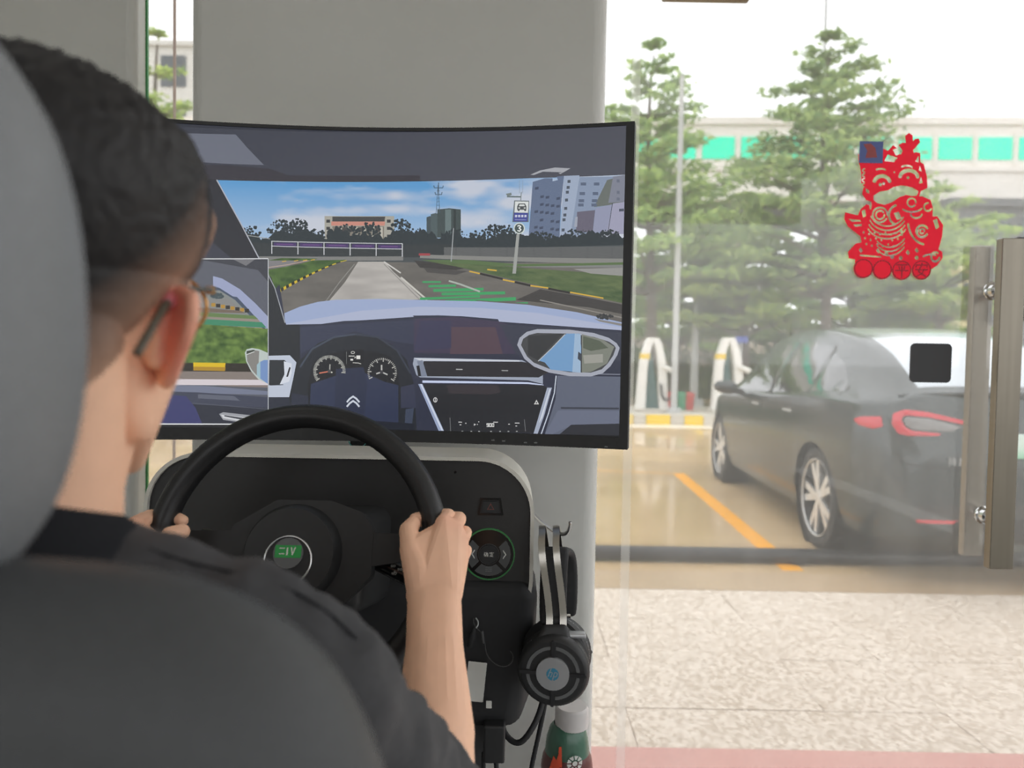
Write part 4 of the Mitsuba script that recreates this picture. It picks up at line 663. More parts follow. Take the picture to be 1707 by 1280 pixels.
[[30,30,28],[4683,5645,4600,5595,4612,5575,4695,5626]],
[[196,170,40],[4600,5595,4526,5545,4537,5516,4612,5566]],
[[30,30,28],[4526,5545,4456,5495,4467,5466,4537,5516]],
[[196,170,40],[4456,5495,4390,5445,4401,5407,4467,5457]],
[[30,30,28],[4390,5445,4326,5395,4337,5357,4401,5407]],
[[196,170,40],[4326,5395,4265,5345,4276,5298,4337,5348]],
[[30,30,28],[4265,5345,4205,5295,4216,5248,4276,5298]],
[[196,170,40],[4205,5295,4147,5245,4158,5189,4216,5239]],
[[30,30,28],[4147,5245,4090,5195,4101,5139,4158,5189]],
[[196,170,40],[4090,5195,4034,5146,4046,5080,4102,5130]],
[[30,30,28],[4034,5146,3980,5096,3991,5031,4046,5080]],
[[196,170,40],[3980,5096,3926,5046,3938,4972,3991,5022]],
[[30,30,28],[3926,5046,3874,4997,3885,4922,3938,4972]],
[[196,170,40],[3874,4997,3822,4947,3833,4864,3885,4913]],
[[30,30,28],[3822,4947,3770,4897,3782,4814,3833,4864]],
[[196,170,40],[3770,4897,3720,4848,3731,4755,3782,4805]],
[[30,30,28],[3720,4848,3670,4798,3682,4706,3731,4755]],
[[196,170,40],[3670,4798,3621,4749,3632,4647,3682,4697]],
[[30,30,28],[3621,4749,3572,4699,3584,4597,3632,4647]],
[[196,170,40],[3572,4699,3524,4650,3536,4539,3584,4588]],
[[30,30,28],[3524,4650,3476,4600,3488,4489,3536,4539]],
[[200,160,60],[3674,5607,3672,5635,3594,5611,3596,5584]],
[[200,160,60],[3897,5638,3894,5665,3816,5642,3819,5614]],
[[200,160,60],[4064,5660,4062,5688,3984,5664,3986,5636]],
[[200,160,60],[4210,5679,4208,5707,4129,5683,4132,5656]],
["concrete",[5023,5654,5524,5668,5686,5351,6276,4419,4475,4307,4777,4962]],
[[132,130,126],[4669,4967,4412,4313,4425,4297,4681,4950,4962,5563,4949,5580]],
[[196,194,188],[5828,5275,5842,5312,5520,5686,5506,5649]],
[[190,188,180],[6333,4376,6357,4425,5848,5178,5824,5129]],
[[120,118,114],[6204,4390,6212,4405,5517,5595,5509,5580]],
[[58,150,92],[6604,4978,6604,5038,6249,5032,6249,4971]],
[[58,150,92],[6892,4852,6890,4932,6364,4903,6365,4823]],
[[58,150,92],[7418,4729,7416,4829,6456,4775,6458,4674]],
[[58,150,92],[7828,4614,7826,4713,6617,4657,6619,4557]],
[[58,150,92],[7352,4499,7349,4579,6206,4478,6209,4398]],
[[58,150,92],[8035,4408,8031,4526,6687,4408,6691,4287]],
[[58,150,92],[8262,4261,8259,4360,7124,4265,7127,4165]],
[[160,168,160],[6977,4905,7343,4670,7355,4727,6987,4962,6757,5079,6747,5021]],
[[54,52,50],[6084,5721,7228,5535,6886,5412,6200,5482]],
[[70,68,66],[6268,5483,7115,5375,6888,5252,6338,5324]],
["grass2",[6244,5723,6884,5692,8135,5497,10040,5242,10051,4317,8253,4983,6885,5532]],
[[140,140,136],[9086,5451,10015,5473,10019,5204,9419,5291]],
[[120,122,120],[8021,5616,10013,5627,10015,5473,8135,5517]],
[[82,104,64],[6198,5743,7112,5754,8021,5616,10013,5646,10014,5569,8135,5537,7227,5595]],
[[196,160,58],[7341,5273,7346,5320,7141,5398,7135,5352]],
[[196,160,58],[7660,5374,7663,5422,7480,5461,7478,5413]],
[[196,160,58],[8002,4999,8007,5046,7780,5124,7775,5077]],
[[196,160,58],[8635,4802,8638,4849,8301,4928,8298,4881]],
[[196,160,58],[9656,4469,9660,4515,9042,4711,9037,4665]],
[[40,38,36],[7773,5088,7781,5153,7348,5330,7340,5264]],
[[40,38,36],[8295,4872,8303,4937,8009,5055,8001,4989]],
[[40,38,36],[9037,4636,9043,4701,8640,4839,8634,4773]],
[[60,58,56],[8033,4427,9377,4200,10034,3969,10030,4278,9373,4512,8480,4786]],
[[96,92,88],[7238,4417,8260,4310,10036,3814,10039,3563,7923,4108]],
[[130,126,120],[10034,3834,10038,3872,8486,4450,8482,4412]],
[[64,48,96],[3438,6229,3860,6239,3860,6118,3438,6110]],
[[110,70,130],[3804,6166,3804,6190,3493,6184,3493,6160]],
[[64,48,96],[3921,6235,4347,6242,4348,6122,3922,6115]],
[[110,70,130],[4291,6169,4291,6193,3977,6190,3977,6166]],
[[64,48,96],[4409,6238,4838,6242,4839,6122,4410,6118]],
[[110,70,130],[4782,6170,4782,6194,4466,6192,4466,6168]],
[[64,48,96],[4901,6238,5332,6239,5333,6119,4901,6118]],
[[110,70,130],[5276,6167,5276,6191,4958,6192,4958,6168]],
[[64,48,96],[5395,6235,5829,6233,5829,6113,5396,6114]],
[[110,70,130],[5772,6161,5772,6185,5453,6188,5452,6164]],
[[190,192,196],[3397,5848,3415,5849,3413,6268,3396,6267]],
[[190,192,196],[3880,5853,3898,5854,3896,6274,3879,6273]],
[[190,192,196],[4368,5856,4386,5856,4384,6277,4366,6277]],
[[190,192,196],[4860,5855,4878,5856,4876,6277,4857,6277]],
[[190,192,196],[5354,5852,5372,5853,5370,6274,5352,6274]],
[[190,192,196],[5851,5846,5869,5847,5866,6268,5848,6267]],
[[190,192,196],[5862,6265,5863,6291,3394,6280,3393,6254]],
[[190,192,196],[5864,6085,5864,6109,3394,6119,3394,6095]],
[[150,154,156],[6783,5692,6802,5690,6838,6807,6820,6810]],
[[150,60,66],[6391,5886,6390,5966,6173,5963,6174,5883]],
[[150,152,148],[8023,6604,8079,6604,8025,5300,7957,5300]],
[[96,104,108],[7967,7709,8248,7692,8244,6994,7940,7000]],
[[206,210,208],[7984,7679,8237,7662,8230,7299,7976,7315]],
[[58,66,140],[7971,7305,8230,7290,8221,7015,7957,7019]],
[[70,74,76],[8025,7511,8052,7608,8170,7605,8199,7506,8200,7398,8026,7402]],
[[206,210,208],[8059,7520,8069,7578,8159,7576,8171,7517]],
[[206,210,208],[8048,7479,8082,7478,8082,7442,8048,7443]],
[[206,210,208],[8149,7476,8183,7475,8183,7440,8149,7441]],
[[70,74,76],[8037,7412,8071,7411,8071,7360,8038,7361]],
[[70,74,76],[8161,7409,8195,7408,8195,7357,8161,7358]],
[[190,194,210],[7988,7236,8029,7235,8027,7156,7987,7157]],
[[190,194,210],[8047,7235,8087,7234,8086,7155,8045,7156]],
[[190,194,210],[8105,7233,8146,7232,8144,7154,8104,7155]],
[[190,194,210],[8164,7232,8204,7231,8203,7153,8162,7153]],
[[150,154,190],[8198,7058,8198,7078,7984,7088,7984,7068]],
[[196,204,200],[8179,6789,8177,6818,8173,6847,8166,6874,8157,6899,8146,6922,8133,6941,8118,6957,8103,6968,8086,6976,8070,6978,8053,6976,8037,6970,8021,6959,8007,6943,7995,6925,7984,6902,7975,6877,7969,6850,7966,6822,7964,6792,7966,6763,7970,6734,7977,6707,7986,6682,7997,6659,8010,6640,8025,6625,8040,6613,8057,6606,8074,6604,8090,6606,8106,6612,8122,6623,8136,6638,8149,6657,8159,6679,8168,6704,8174,6731,8178,6760]],
[[60,74,74],[8156,6766,8156,6813,8147,6858,8131,6896,8109,6924,8097,6933,8070,6941,8044,6934,8031,6925,8010,6898,7995,6860,7987,6816,7986,6792,7987,6769,7996,6724,8012,6686,8034,6658,8047,6649,8073,6641,8100,6648,8112,6657,8133,6684,8149,6722]],
[[225,228,226],[8070,6867,8083,6848,8054,6800,8089,6749,8075,6717,8039,6739,8033,6706,8082,6675,8118,6753,8085,6801,8115,6851,8072,6908,8033,6877,8042,6844]],
[[96,108,110],[8101,7800,8101,7847,7830,7863,7830,7816]],
[[110,120,118],[7807,7929,7908,7966,7920,7887,7841,7849]],
[[120,128,128],[8083,7707,8098,7704,8107,7979,8091,7982]],
[[130,140,146],[8062,7942,8070,7942,8065,8374,8057,8374]],
[[130,140,146],[8118,7941,8126,7940,8121,8372,8114,8372]],
[[34,35,42],[726,8126,2409,8242,3197,5658,724,5492]],
[[52,54,66],[2177,6389,2694,5630,2071,5591,2070,6381]],
[[165,168,176],[2812,6860,3176,5627,3196,5647,2831,6880,2408,8241,2389,8221]],
[[158,160,166],[8261,8543,8439,8673,8716,8757,9005,8712,8819,8538,8785,8578,8862,8594,8495,8631,8329,8531]],
[[150,164,196],[3646,3874,3935,4106,4272,4280,4610,4362,5406,4417,7352,4379,8261,4271,9158,4042,10038,3699,10042,3350,3648,3189]],
[[166,174,198],[3669,3512,5067,4004,6209,4176,7354,4159,8489,3996,10040,3544,10042,3350,3670,3190]],
[[128,126,124],[9491,3830,10038,3660,10039,3582,9602,3733]],
[[48,50,52],[9644,3936,9634,3917,9641,3902,9630,3893,9624,3874,9608,3882,9612,3899,9628,3911,9636,3946,9627,3981,9608,3995,9588,3981,9580,3946,9585,3925,9576,3927,9572,3943,9554,3956,9536,3943,9529,3911,9537,3879,9550,3869,9555,3839,9570,3829,9584,3840,9587,3875,9595,3870,9589,3845,9596,3818,9611,3807,9626,3818,9647,3799,9683,3832,9686,3846,9694,3807,9709,3805,9737,3783,9752,3794,9757,3820,9751,3847,9762,3883,9754,3915,9735,3928,9727,3922,9719,3928,9731,3937,9735,3954,9731,3970,9721,3977,9710,3960,9692,3970,9687,3989,9668,4003,9643,3983,9638,3959],[9682,3886,9689,3891,9687,3868],[9655,3913,9658,3901,9658,3899,9652,3904]],
[[48,50,52],[9750,3936,9764,3882,9781,3876,9784,3854,9794,3847,9803,3855,9805,3893,9810,3871,9828,3859,9845,3872,9851,3902,9844,3933,9827,3946,9809,3933,9803,3960,9783,3974,9754,3954]],
[[46,50,66],[3267,4300,3553,4834,3669,3492,4332,3536,4761,3651,5069,3681,6097,3831,6074,3871,6555,3893,7014,3872,7699,3786,7723,3706,10095,3448,10139,-27,3281,-343]],
[[34,38,42],[3331,5185,3397,5068,3680,3492,3938,3502,3951,280,3346,268]],
[[150,154,160],[3457,4704,3649,3547,3667,3557,3473,4716,3339,5192,3323,5177]],
[[52,57,76],[3938,3421,4751,3549,6098,3730,6219,2886,5759,2973,4957,3313,4278,2826,3942,2512]],
[[62,56,76],[6098,3771,6899,3850,7723,3706,8156,3475,8119,2638,6106,2620]],
[[80,64,74],[6811,3506,7656,3525,7801,2629,6795,2600]],
[[56,56,80],[6213,3713,6809,3727,6816,2802,6105,2701]],
[[54,58,72],[7723,3626,10096,3370,10107,2500,8508,2213,8051,2637]],
[[36,40,46],[3800,1495,3943,2310,4278,2887,4616,3141,4980,3233,5323,3163,5668,2890,5970,2373,6114,1567,6184,-159,3795,-232]],
[[30,32,36],[4092,1504,4191,2236,4449,2528,4789,2640,5360,2658,5648,2484,5800,2043,5838,1456,5780,-175,4100,-226]],
[[46,53,76],[4149,1505,4623,1803,5078,1980,5539,1629,5815,1516,5826,-173,4111,-225]],
[[42,48,68],[4622,2027,5146,2104,5218,1537,5158,109,4587,-112]],
[[44,48,62],[3790,1191,4105,1098,4109,284,3771,114]],
[[52,56,74],[5861,1456,6114,1567,6165,756,5866,745]],
[[60,68,86],[5959,708,6119,754,6078,40,5940,35]],
[[62,70,84],[4178,2659,4577,3070,4982,3183,4977,3243,4566,3128,4154,2704,3929,2083,3958,2050]],
[[52,58,70],[5408,3096,5771,2669,6027,1913,6057,1945,5797,2712,5421,3154,4982,3243,4978,3183]],
[[26,28,32],[4778,2660,5143,2712,5146,2205,4781,2153]],
[[165,166,160],[4243,1635,4254,1605,4319,1689,4307,1718]],
[[165,166,160],[4229,1675,4236,1653,4285,1704,4278,1727]],
[[165,166,160],[4216,1722,4222,1699,4274,1741,4268,1765]],
[[165,166,160],[4206,1772,4211,1747,4264,1781,4260,1805]],
[[165,166,160],[4198,1827,4203,1792,4280,1826,4275,1861]],
[[165,166,160],[4194,1874,4196,1848,4252,1863,4250,1889]],
[[165,166,160],[4192,1927,4193,1900,4249,1905,4248,1932]],
[[165,166,160],[4193,1979,4192,1953,4248,1948,4249,1975]],
[[165,166,160],[4197,2036,4194,2000,4272,1980,4275,2016]],
[[165,166,160],[4203,2083,4199,2057,4254,2033,4258,2059]],
[[165,166,160],[4212,2133,4207,2108,4260,2075,4265,2100]],
[[165,166,160],[4224,2181,4217,2157,4269,2115,4275,2139]],
[[165,166,160],[4239,2231,4229,2200,4297,2129,4308,2160]],
[[165,166,160],[4255,2271,4246,2249,4292,2190,4300,2212]],
[[165,166,160],[4274,2311,4264,2291,4306,2225,4316,2244]],
[[165,166,160],[4294,2348,4284,2330,4322,2256,4333,2274]],
[[165,166,160],[4320,2384,4303,2362,4352,2250,4368,2273]],
[[165,166,160],[4342,2411,4329,2396,4359,2311,4372,2325]],
[[165,166,160],[4368,2435,4355,2424,4380,2333,4393,2345]],
[[165,166,160],[4395,2456,4381,2446,4401,2352,4415,2362]],
[[165,166,160],[4426,2473,4406,2463,4427,2327,4447,2337]],
[[165,166,160],[4452,2482,4437,2478,4447,2378,4462,2383]],
[[165,166,160],[4481,2488,4466,2486,4471,2385,4485,2387]],
[[165,166,160],[4510,2489,4496,2489,4495,2388,4509,2388]],
[[165,166,160],[4542,2484,4522,2488,4513,2347,4533,2343]],
[[165,166,160],[4568,2476,4554,2481,4542,2381,4557,2376]],
[[165,166,160],[4597,2461,4583,2469,4566,2372,4580,2364]],
[[165,166,160],[4624,2442,4610,2453,4588,2359,4602,2349]],
[[165,166,160],[4653,2417,4635,2434,4597,2308,4615,2291]],
[[165,166,160],[4675,2391,4663,2406,4631,2321,4643,2306]],
[[165,166,160],[4698,2359,4687,2375,4651,2297,4662,2280]],
[[165,166,160],[4720,2323,4709,2341,4669,2269,4679,2251]],
[[165,166,160],[4741,2280,4728,2308,4666,2216,4679,2188]],
[[165,166,160],[4756,2241,4748,2263,4701,2205,4709,2183]],
[[165,166,160],[4771,2196,4764,2219,4714,2169,4721,2146]],
[[165,166,160],[4783,2148,4777,2172,4725,2132,4731,2107]],
[[165,166,160],[4793,2093,4787,2128,4711,2084,4717,2050]],
[[165,166,160],[4799,2047,4796,2073,4741,2051,4744,2025]],
[[165,166,160],[4803,1995,4802,2021,4745,2009,4747,1983]],
[[165,166,160],[4805,1943,4804,1969,4747,1966,4748,1940]],
[[165,166,160],[4803,1885,4804,1921,4725,1931,4723,1895]],
[[170,170,165],[5245,1730,5253,1697,5321,1755,5312,1788]],
[[170,170,165],[5233,1787,5238,1762,5273,1782,5268,1807]],
[[170,170,165],[5225,1850,5228,1824,5264,1837,5261,1862]],
[[170,170,165],[5222,1915,5222,1888,5259,1892,5258,1919]],
[[170,170,165],[5223,1985,5222,1948,5296,1939,5297,1976]],
[[170,170,165],[5229,2044,5226,2018,5262,2005,5265,2031]],
[[170,170,165],[5240,2106,5235,2081,5269,2060,5274,2085]],
[[170,170,165],[5255,2166,5248,2142,5281,2113,5288,2137]],
[[170,170,165],[5276,2225,5265,2195,5326,2121,5338,2151]],
[[170,170,165],[5298,2271,5288,2252,5315,2209,5325,2228]],
[[170,170,165],[5325,2316,5314,2299,5338,2250,5349,2267]],
[[170,170,165],[5355,2354,5342,2339,5363,2285,5375,2300]],
[[170,170,165],[5390,2387,5371,2371,5404,2252,5422,2268]],
[[170,170,165],[5422,2408,5408,2399,5419,2338,5433,2346]],
[[170,170,165],[5458,2422,5443,2417,5450,2354,5464,2359]],
[[170,170,165],[5494,2429,5479,2427,5481,2363,5496,2364]],
[[170,170,165],[5534,2427,5513,2429,5508,2298,5528,2295]],
[[170,170,165],[5567,2416,5553,2422,5545,2358,5560,2353]],
[[170,170,165],[5602,2398,5588,2406,5576,2345,5590,2336]],
[[170,170,165],[5636,2371,5622,2383,5606,2325,5619,2313]],
[[170,170,165],[5669,2334,5652,2354,5610,2245,5627,2225]],
[[170,170,165],[5695,2296,5684,2313,5660,2265,5671,2247]],
[[170,170,165],[5720,2248,5711,2268,5683,2226,5692,2206]],
[[170,170,165],[5742,2196,5733,2218,5703,2182,5711,2160]],
[[170,170,165],[5760,2134,5751,2167,5684,2109,5693,2076]],
[[170,170,165],[5772,2078,5767,2103,5732,2082,5737,2057]],
[[170,170,165],[5780,2014,5777,2040,5741,2028,5744,2002]],
[[170,170,165],[5783,1950,5782,1976,5746,1972,5747,1946]],
[[170,170,165],[5782,1880,5783,1916,5709,1925,5707,1889]],
[[170,170,165],[5776,1820,5779,1846,5743,1859,5740,1833]],
[[170,170,165],[5765,1758,5770,1783,5735,1804,5730,1779]],
[[170,170,165],[5750,1699,5756,1722,5724,1751,5717,1728]],
[[170,170,165],[5729,1639,5740,1669,5679,1743,5667,1713]],
[[160,160,155],[4492,1963,4514,1962,4519,2185,4496,2186]],
[[190,110,90],[4500,1920,4495,1964,4303,1897,4307,1853]],
[[200,200,190],[4550,1882,4559,1924,4502,1963,4493,1921]],
[[70,70,72],[4532,1943,4530,1961,4521,1985,4508,2000,4497,2003,4487,1999,4473,1984,4465,1959,4464,1941,4465,1922,4474,1898,4487,1883,4498,1881,4508,1884,4522,1899,4530,1924]],
[[175,175,172],[5476,1952,5505,1953,5504,2196,5474,2195]],
[[175,175,172],[5490,1926,5600,1842,5611,1887,5491,1978,5383,1911,5392,1865]],
[[60,60,64],[5525,1953,5523,1972,5515,1996,5501,2010,5490,2013,5480,2010,5466,1994,5458,1970,5456,1951,5458,1932,5467,1908,5480,1894,5491,1891,5502,1894,5515,1910,5523,1934]],
[[200,200,195],[4976,2603,4969,2624,4960,2634,4950,2641,4931,2642,4915,2633,4906,2622,4901,2608,4899,2593,4903,2571,4915,2554,4926,2547,4944,2546,4961,2555,4969,2566,4976,2588],[4965,2590,4962,2582,4954,2572,4946,2567,4934,2566,4922,2571,4916,2577,4912,2584,4910,2593,4913,2606,4922,2617,4929,2621,4942,2622,4954,2618,4960,2611,4965,2599]],
[[190,190,185],[4973,2459,4973,2488,4859,2484,4859,2456]],
[[215,215,210],[4893,2380,4945,2381,4945,2321,4894,2319]],
[[215,215,210],[5007,2495,5081,2497,5082,2376,5007,2373]],
[[190,190,185],[5041,2230,5098,2202,5102,2226,5044,2255,4940,2262,4939,2237]],
[[110,112,112],[4816,2195,4825,2195,4823,2621,4813,2621]],
[[190,190,185],[5003,2444,4988,2464,4966,2412,4980,2393]],
[[196,202,212],[4901,1006,4952,1069,5004,1009,5060,892,5086,932,5026,1056,4952,1143,4878,1051,4820,924,4846,886]],
[[196,202,212],[4902,853,4953,916,5004,857,5061,739,5087,779,5027,903,4952,990,4878,898,4820,771,4847,733]],
[[30,34,44],[3950,484,5088,311,6123,225,6127,-264,3953,-331]],
[[182,190,205],[3350,2433,3751,2466,3876,2227,3832,1800,3745,1048,3355,1038]],
[[42,46,50],[3373,2292,3651,2301,3719,2182,3653,1795,3587,1449,3365,1443]],
[[205,210,220],[3640,2260,3786,2184,3787,1860,3743,1575,3565,1469,3653,1815]],
[[36,36,40],[3742,2061,3770,2052,3720,1736,3687,1735]],
[[40,42,50],[3632,1458,3632,1483,3386,1456,3387,1432]],
[[42,46,58],[3355,1038,3745,1048,3793,277,3357,187]],
[[150,158,174],[6107,2458,8167,2440,8565,2095,8570,1658,8287,1767,6227,1793,6157,1872,6086,2235]],
[[196,200,208],[6107,2438,8121,2429,8122,2389,6223,2360]],
[[42,42,46],[6292,2342,8167,2381,8394,2328,8678,2060,8489,1874,6365,1839,6282,2180]],
[[120,128,145],[6165,2338,6269,2382,6365,1839,6250,1814]],
[[34,36,40],[6155,2176,6212,2198,6250,1835,6192,1833]],
[[170,172,172],[7040,2071,7041,2104,6914,2105,6914,2073]],
[[150,152,152],[7909,2061,7909,2093,7784,2094,7784,2062]],
[[190,200,225],[6274,1694,8287,1707,8581,1639,8582,1609,8288,1647,6274,1613]],
[[38,40,44],[6275,1572,8570,1618,8673,1504,8509,20,6679,-36]],
[[54,50,54],[6919,1575,7720,1585,7768,1346,7267,1124,6807,1186,6735,1548]],
[[36,38,42],[6369,1271,8608,1262,8524,660,6536,567]],
[[150,162,190],[6194,1569,6275,1572,6701,5,6598,1]],
[[196,204,220],[6229,1570,6263,1572,6690,5,6655,3]],
[[158,166,184],[8650,1542,8740,1546,8614,665,8486,-22,8407,-26]],
[[200,206,216],[8695,1504,8718,1505,8571,543,8505,339]],
[[190,198,210],[8777,1372,8672,673,8544,-12,8564,-23,8692,663,8797,1367,8824,1944,8804,1947]],
[[92,98,114],[8836,1947,10017,1953,9996,119,8622,-13,8811,1172]],
[[56,60,70],[9986,890,9986,948,8915,909,8916,850]],
[[102,108,126],[8860,797,9987,841,9981,431,9145,337,8757,-5,8622,-13]],
[[44,46,52],[9111,335,10079,437,10085,-31,8870,-37]],
[[128,132,146],[9994,2016,9994,2043,8813,2039,8813,2011]],
[[205,205,205],[6567,1059,6559,1095,6550,1114,6538,1125,6532,1128,6525,1129,6513,1124,6501,1112,6489,1081,6485,1042,6487,1016,6493,992,6508,967,6514,962,6527,959,6540,963,6551,976,6560,995,6567,1032],[6552,1036,6548,1010,6539,992,6531,986,6518,988,6511,996,6503,1016,6500,1043,6502,1070,6507,1085,6514,1096,6521,1102,6534,1100,6541,1092,6549,1071,6552,1054]],
[[205,205,205],[6520,993,6533,993,6533,1095,6519,1094]],
[[200,200,198],[8504,978,8454,1135,8408,973],[8455,1067,8473,1009,8438,1007]],
[[225,225,222],[7559,300,7514,298,7515,225,7547,227,7547,199,7515,197,7516,175,7560,177],[7527,276,7547,277,7547,249,7528,248]],
[[225,225,222],[7609,303,7565,301,7566,177,7611,180],[7578,200,7578,279,7597,280,7598,201]],
[[225,225,222],[7660,305,7615,303,7616,180,7661,182],[7629,203,7628,281,7647,282,7648,204]],
[[200,200,200],[7044,299,7044,327,6975,326,6975,298]],
[[200,200,200],[7033,207,7034,236,6999,236,6999,208]],
[[200,200,200],[7130,262,7131,291,7108,292,7107,263]],
[[200,200,200],[7309,230,7309,259,7286,260,7286,231]],
[[200,200,200],[7348,232,7349,261,7332,262,7332,234]],
[[200,200,200],[7377,325,7377,353,7354,354,7354,326]],
[[200,200,200],[7732,330,7732,358,7641,356,7641,328]],
[[200,200,200],[7961,274,7961,302,7927,302,7927,274]],
[[200,200,200],[8143,319,8142,347,8052,345,8052,317]],
[[200,200,200],[8098,221,8098,249,8064,249,8064,221]],
[[200,200,200],[7274,202,7288,203,7287,276,7273,275]],
[[120,122,124],[6823,-10,6833,-8,6818,458,6808,456]],
[[120,122,124],[8254,64,8264,66,8237,466,8227,463]],
[[150,152,152],[7070,-16,7070,20,7035,19,7036,-18]],
[[150,152,152],[7242,-8,7242,29,7208,27,7208,-9]],
[[150,152,152],[7392,0,7391,36,7357,35,7357,-2]],
[[150,152,152],[7621,12,7620,48,7586,46,7586,10]],
[[150,152,152],[7792,21,7792,57,7758,55,7758,19]],
[[150,152,152],[7952,30,7952,66,7917,64,7918,28]],
[[150,152,152],[8111,39,8111,75,8077,73,8077,37]],
[[26,28,30],[6126,-101,10138,51,10141,-124,6128,-366]],
[[158,162,174],[8071,2936,8114,3176,8247,3378,8438,3471,9054,3462,9497,3361,9772,3210,9916,3038,9972,2884,9932,2650,9816,2296,9677,2057,9459,1941,9071,1936,8678,2040,8395,2229,8211,2482]],
[[66,68,70],[8144,2938,8180,3139,8293,3276,8439,3342,9055,3334,9498,3234,9774,3084,9867,2974,9902,2882,9861,2648,9759,2370,9654,2183,9457,2068,9069,2064,8677,2169,8393,2358,8262,2561]],
[[110,150,190],[8988,3333,9232,3337,9271,2867,9258,2061,8711,2140,8596,2374,8483,2430]],
[[150,175,200],[9144,3336,9255,3318,9269,2061,9114,2075]],
[[50,52,54],[8271,3239,8921,3332,8460,2450,8278,2603]],
[[120,124,114],[9277,3318,9664,3150,9874,2920,9750,2372,9457,2088,9292,2062]],
[[84,92,78],[9300,3260,9610,3110,9766,2879,9449,2774,9304,2868]],
[[150,150,142],[9307,2633,9670,2682,9673,2408,9332,2358]],
[[190,190,190],[8721,2862,8467,2419,8477,2402,8730,2845,8971,3305,8961,3321]],
[[60,66,74],[9217,2748,9273,2671,9265,2435,9209,2512]],
[[86,89,99],[523,5495,3340,5685,3358,105,518,86]],
[[56,58,66],[2071,5591,2738,5632,2934,5444,3098,5652,3340,5665,3343,4905,3154,5296]],
[[110,110,114],[2694,5630,3098,5652,2934,5424]],
[[148,156,186],[2339,5052,2501,4982,2827,4640,3102,4193,3346,3741,3348,3259,3048,3790,2719,4335,2340,4695]],
[[66,78,96],[2308,4733,2458,4661,2697,4394,2773,4378,3048,3850,3348,3198,3049,3689,2654,4272,2308,4494]],
[[126,130,128],[523,4583,2459,4582,2741,4276,3049,3689,3337,3178,3340,2089,520,2009]],
[[60,74,78],[2341,4502,2312,4474,2294,4423,2287,4391,2294,4359,2312,4346,2315,4333,2355,4311,2375,4329,2386,4321,2383,4306,2388,4285,2399,4277,2410,4286,2413,4313,2416,4320,2420,4284,2434,4274,2462,4307,2489,4296,2505,4309,2511,4334,2531,4350,2539,4384,2531,4417,2508,4442,2502,4484,2477,4509,2467,4501,2464,4470,2456,4480,2452,4500,2442,4507,2430,4490,2416,4511,2395,4501,2391,4520,2372,4533,2354,4518,2349,4496],[2388,4435,2389,4437,2390,4428],[2429,4341,2428,4364,2437,4378,2455,4364,2468,4374,2471,4387,2480,4388,2484,4375,2476,4368,2468,4374]],
[[128,128,126],[2073,4244,2611,4330,2829,4001,2073,4085]],
[[168,130,50],[2309,4156,2384,4160,2384,4040,2309,4036]],
[[46,42,36],[2395,4132,2470,4136,2470,4016,2395,4013]],
[[168,130,50],[2481,4108,2557,4112,2557,3992,2481,3989]],
[[46,42,36],[2568,4085,2644,4088,2644,3968,2568,3965]],
[[168,130,50],[2654,4061,2731,4064,2731,3944,2655,3941]],
[[46,42,36],[2742,4037,2818,4040,2818,3920,2742,3917]],
[[168,130,50],[2829,4013,2905,4016,2906,3896,2829,3892]],
[[46,42,36],[2916,3988,2993,3992,2993,3871,2917,3868]],
[[110,96,84],[2073,4005,2829,3920,2939,3845,2074,3846]],
[[96,120,72],[2074,3846,3092,3771,3159,3654,2074,3707]],
[[140,130,120],[2074,3707,3159,3654,3214,3535,2074,3608]],
[[58,128,96],[2074,3627,3225,3556,3314,3378,2074,3429]],
[[40,40,38],[2032,3447,2181,3435,2181,3383,2032,3387]],
[[190,160,50],[2181,3435,2331,3423,2331,3372,2181,3375]],
[[40,40,38],[2331,3423,2482,3412,2482,3360,2331,3364]],
[[190,160,50],[2482,3412,2634,3400,2634,3348,2483,3352]],
[[40,40,38],[2634,3400,2787,3388,2787,3336,2634,3340]],
[[190,160,50],[2787,3388,2940,3376,2940,3324,2787,3328]],
[[40,40,38],[2940,3376,3094,3364,3094,3312,2940,3316]],
[[190,160,50],[3094,3364,3248,3352,3248,3299,3094,3304]],
[[40,40,38],[3248,3352,3403,3339,3403,3287,3248,3291]],
["lawn",[521,3357,2181,3433,3336,3339,3340,2089,520,2088]],
[[44,40,32],[722,2133,3351,2170,3352,1888,722,1858]],
[[212,178,24],[1990,2170,2572,2167,2561,2026,1991,2030]],
[[168,130,36],[1991,2030,2572,2027,2561,1896,1991,1900]],
[[128,118,112],[520,1853,3352,1888,3353,1605,520,1578]],
[[206,198,202],[520,1598,3187,1621,3353,1483,3354,1423,519,1402]],
[[128,116,112],[2400,1420,3354,1443,3354,1362,2617,1385]],
[[112,118,138],[519,1402,2184,1395,3354,1241,3355,1119,2184,1134,519,1226]],
[[62,66,82],[519,1226,2077,1172,3355,1038,3357,471,518,440]],
[[92,96,110],[2077,1112,2726,1065,2836,906,2077,972]],
[[44,47,58],[519,872,3356,674,3358,105,518,86]],
[[58,60,104],[519,1127,1864,1048,2035,650,2154,110,518,105]],
[[84,88,100],[3356,623,3356,643,1971,820,1970,800]],
[[150,152,158],[2455,455,2531,517,3113,405,2783,197,2532,255]],
[[200,202,206],[2488,436,2970,342,2783,238,2532,315]],
[[60,62,70],[2553,416,2926,321,2838,279,2553,376]],
[[180,190,186],[2920,2520,2953,2641,3051,2685,3184,2649,3339,2533,3353,1483,3165,1640,3031,1919,2943,2239]],
[[128,126,122],[2953,2521,3052,2625,3184,2589,3164,1721,3053,1940,2965,2239]],
[[60,66,58],[2953,2581,3096,2626,3096,2566,2953,2460]],
[[112,140,186],[3185,2206,3273,2289,3351,2292,3353,1483,3187,1681]],
[[150,180,190],[3141,2124,3207,2247,3209,1641,3142,1761]],
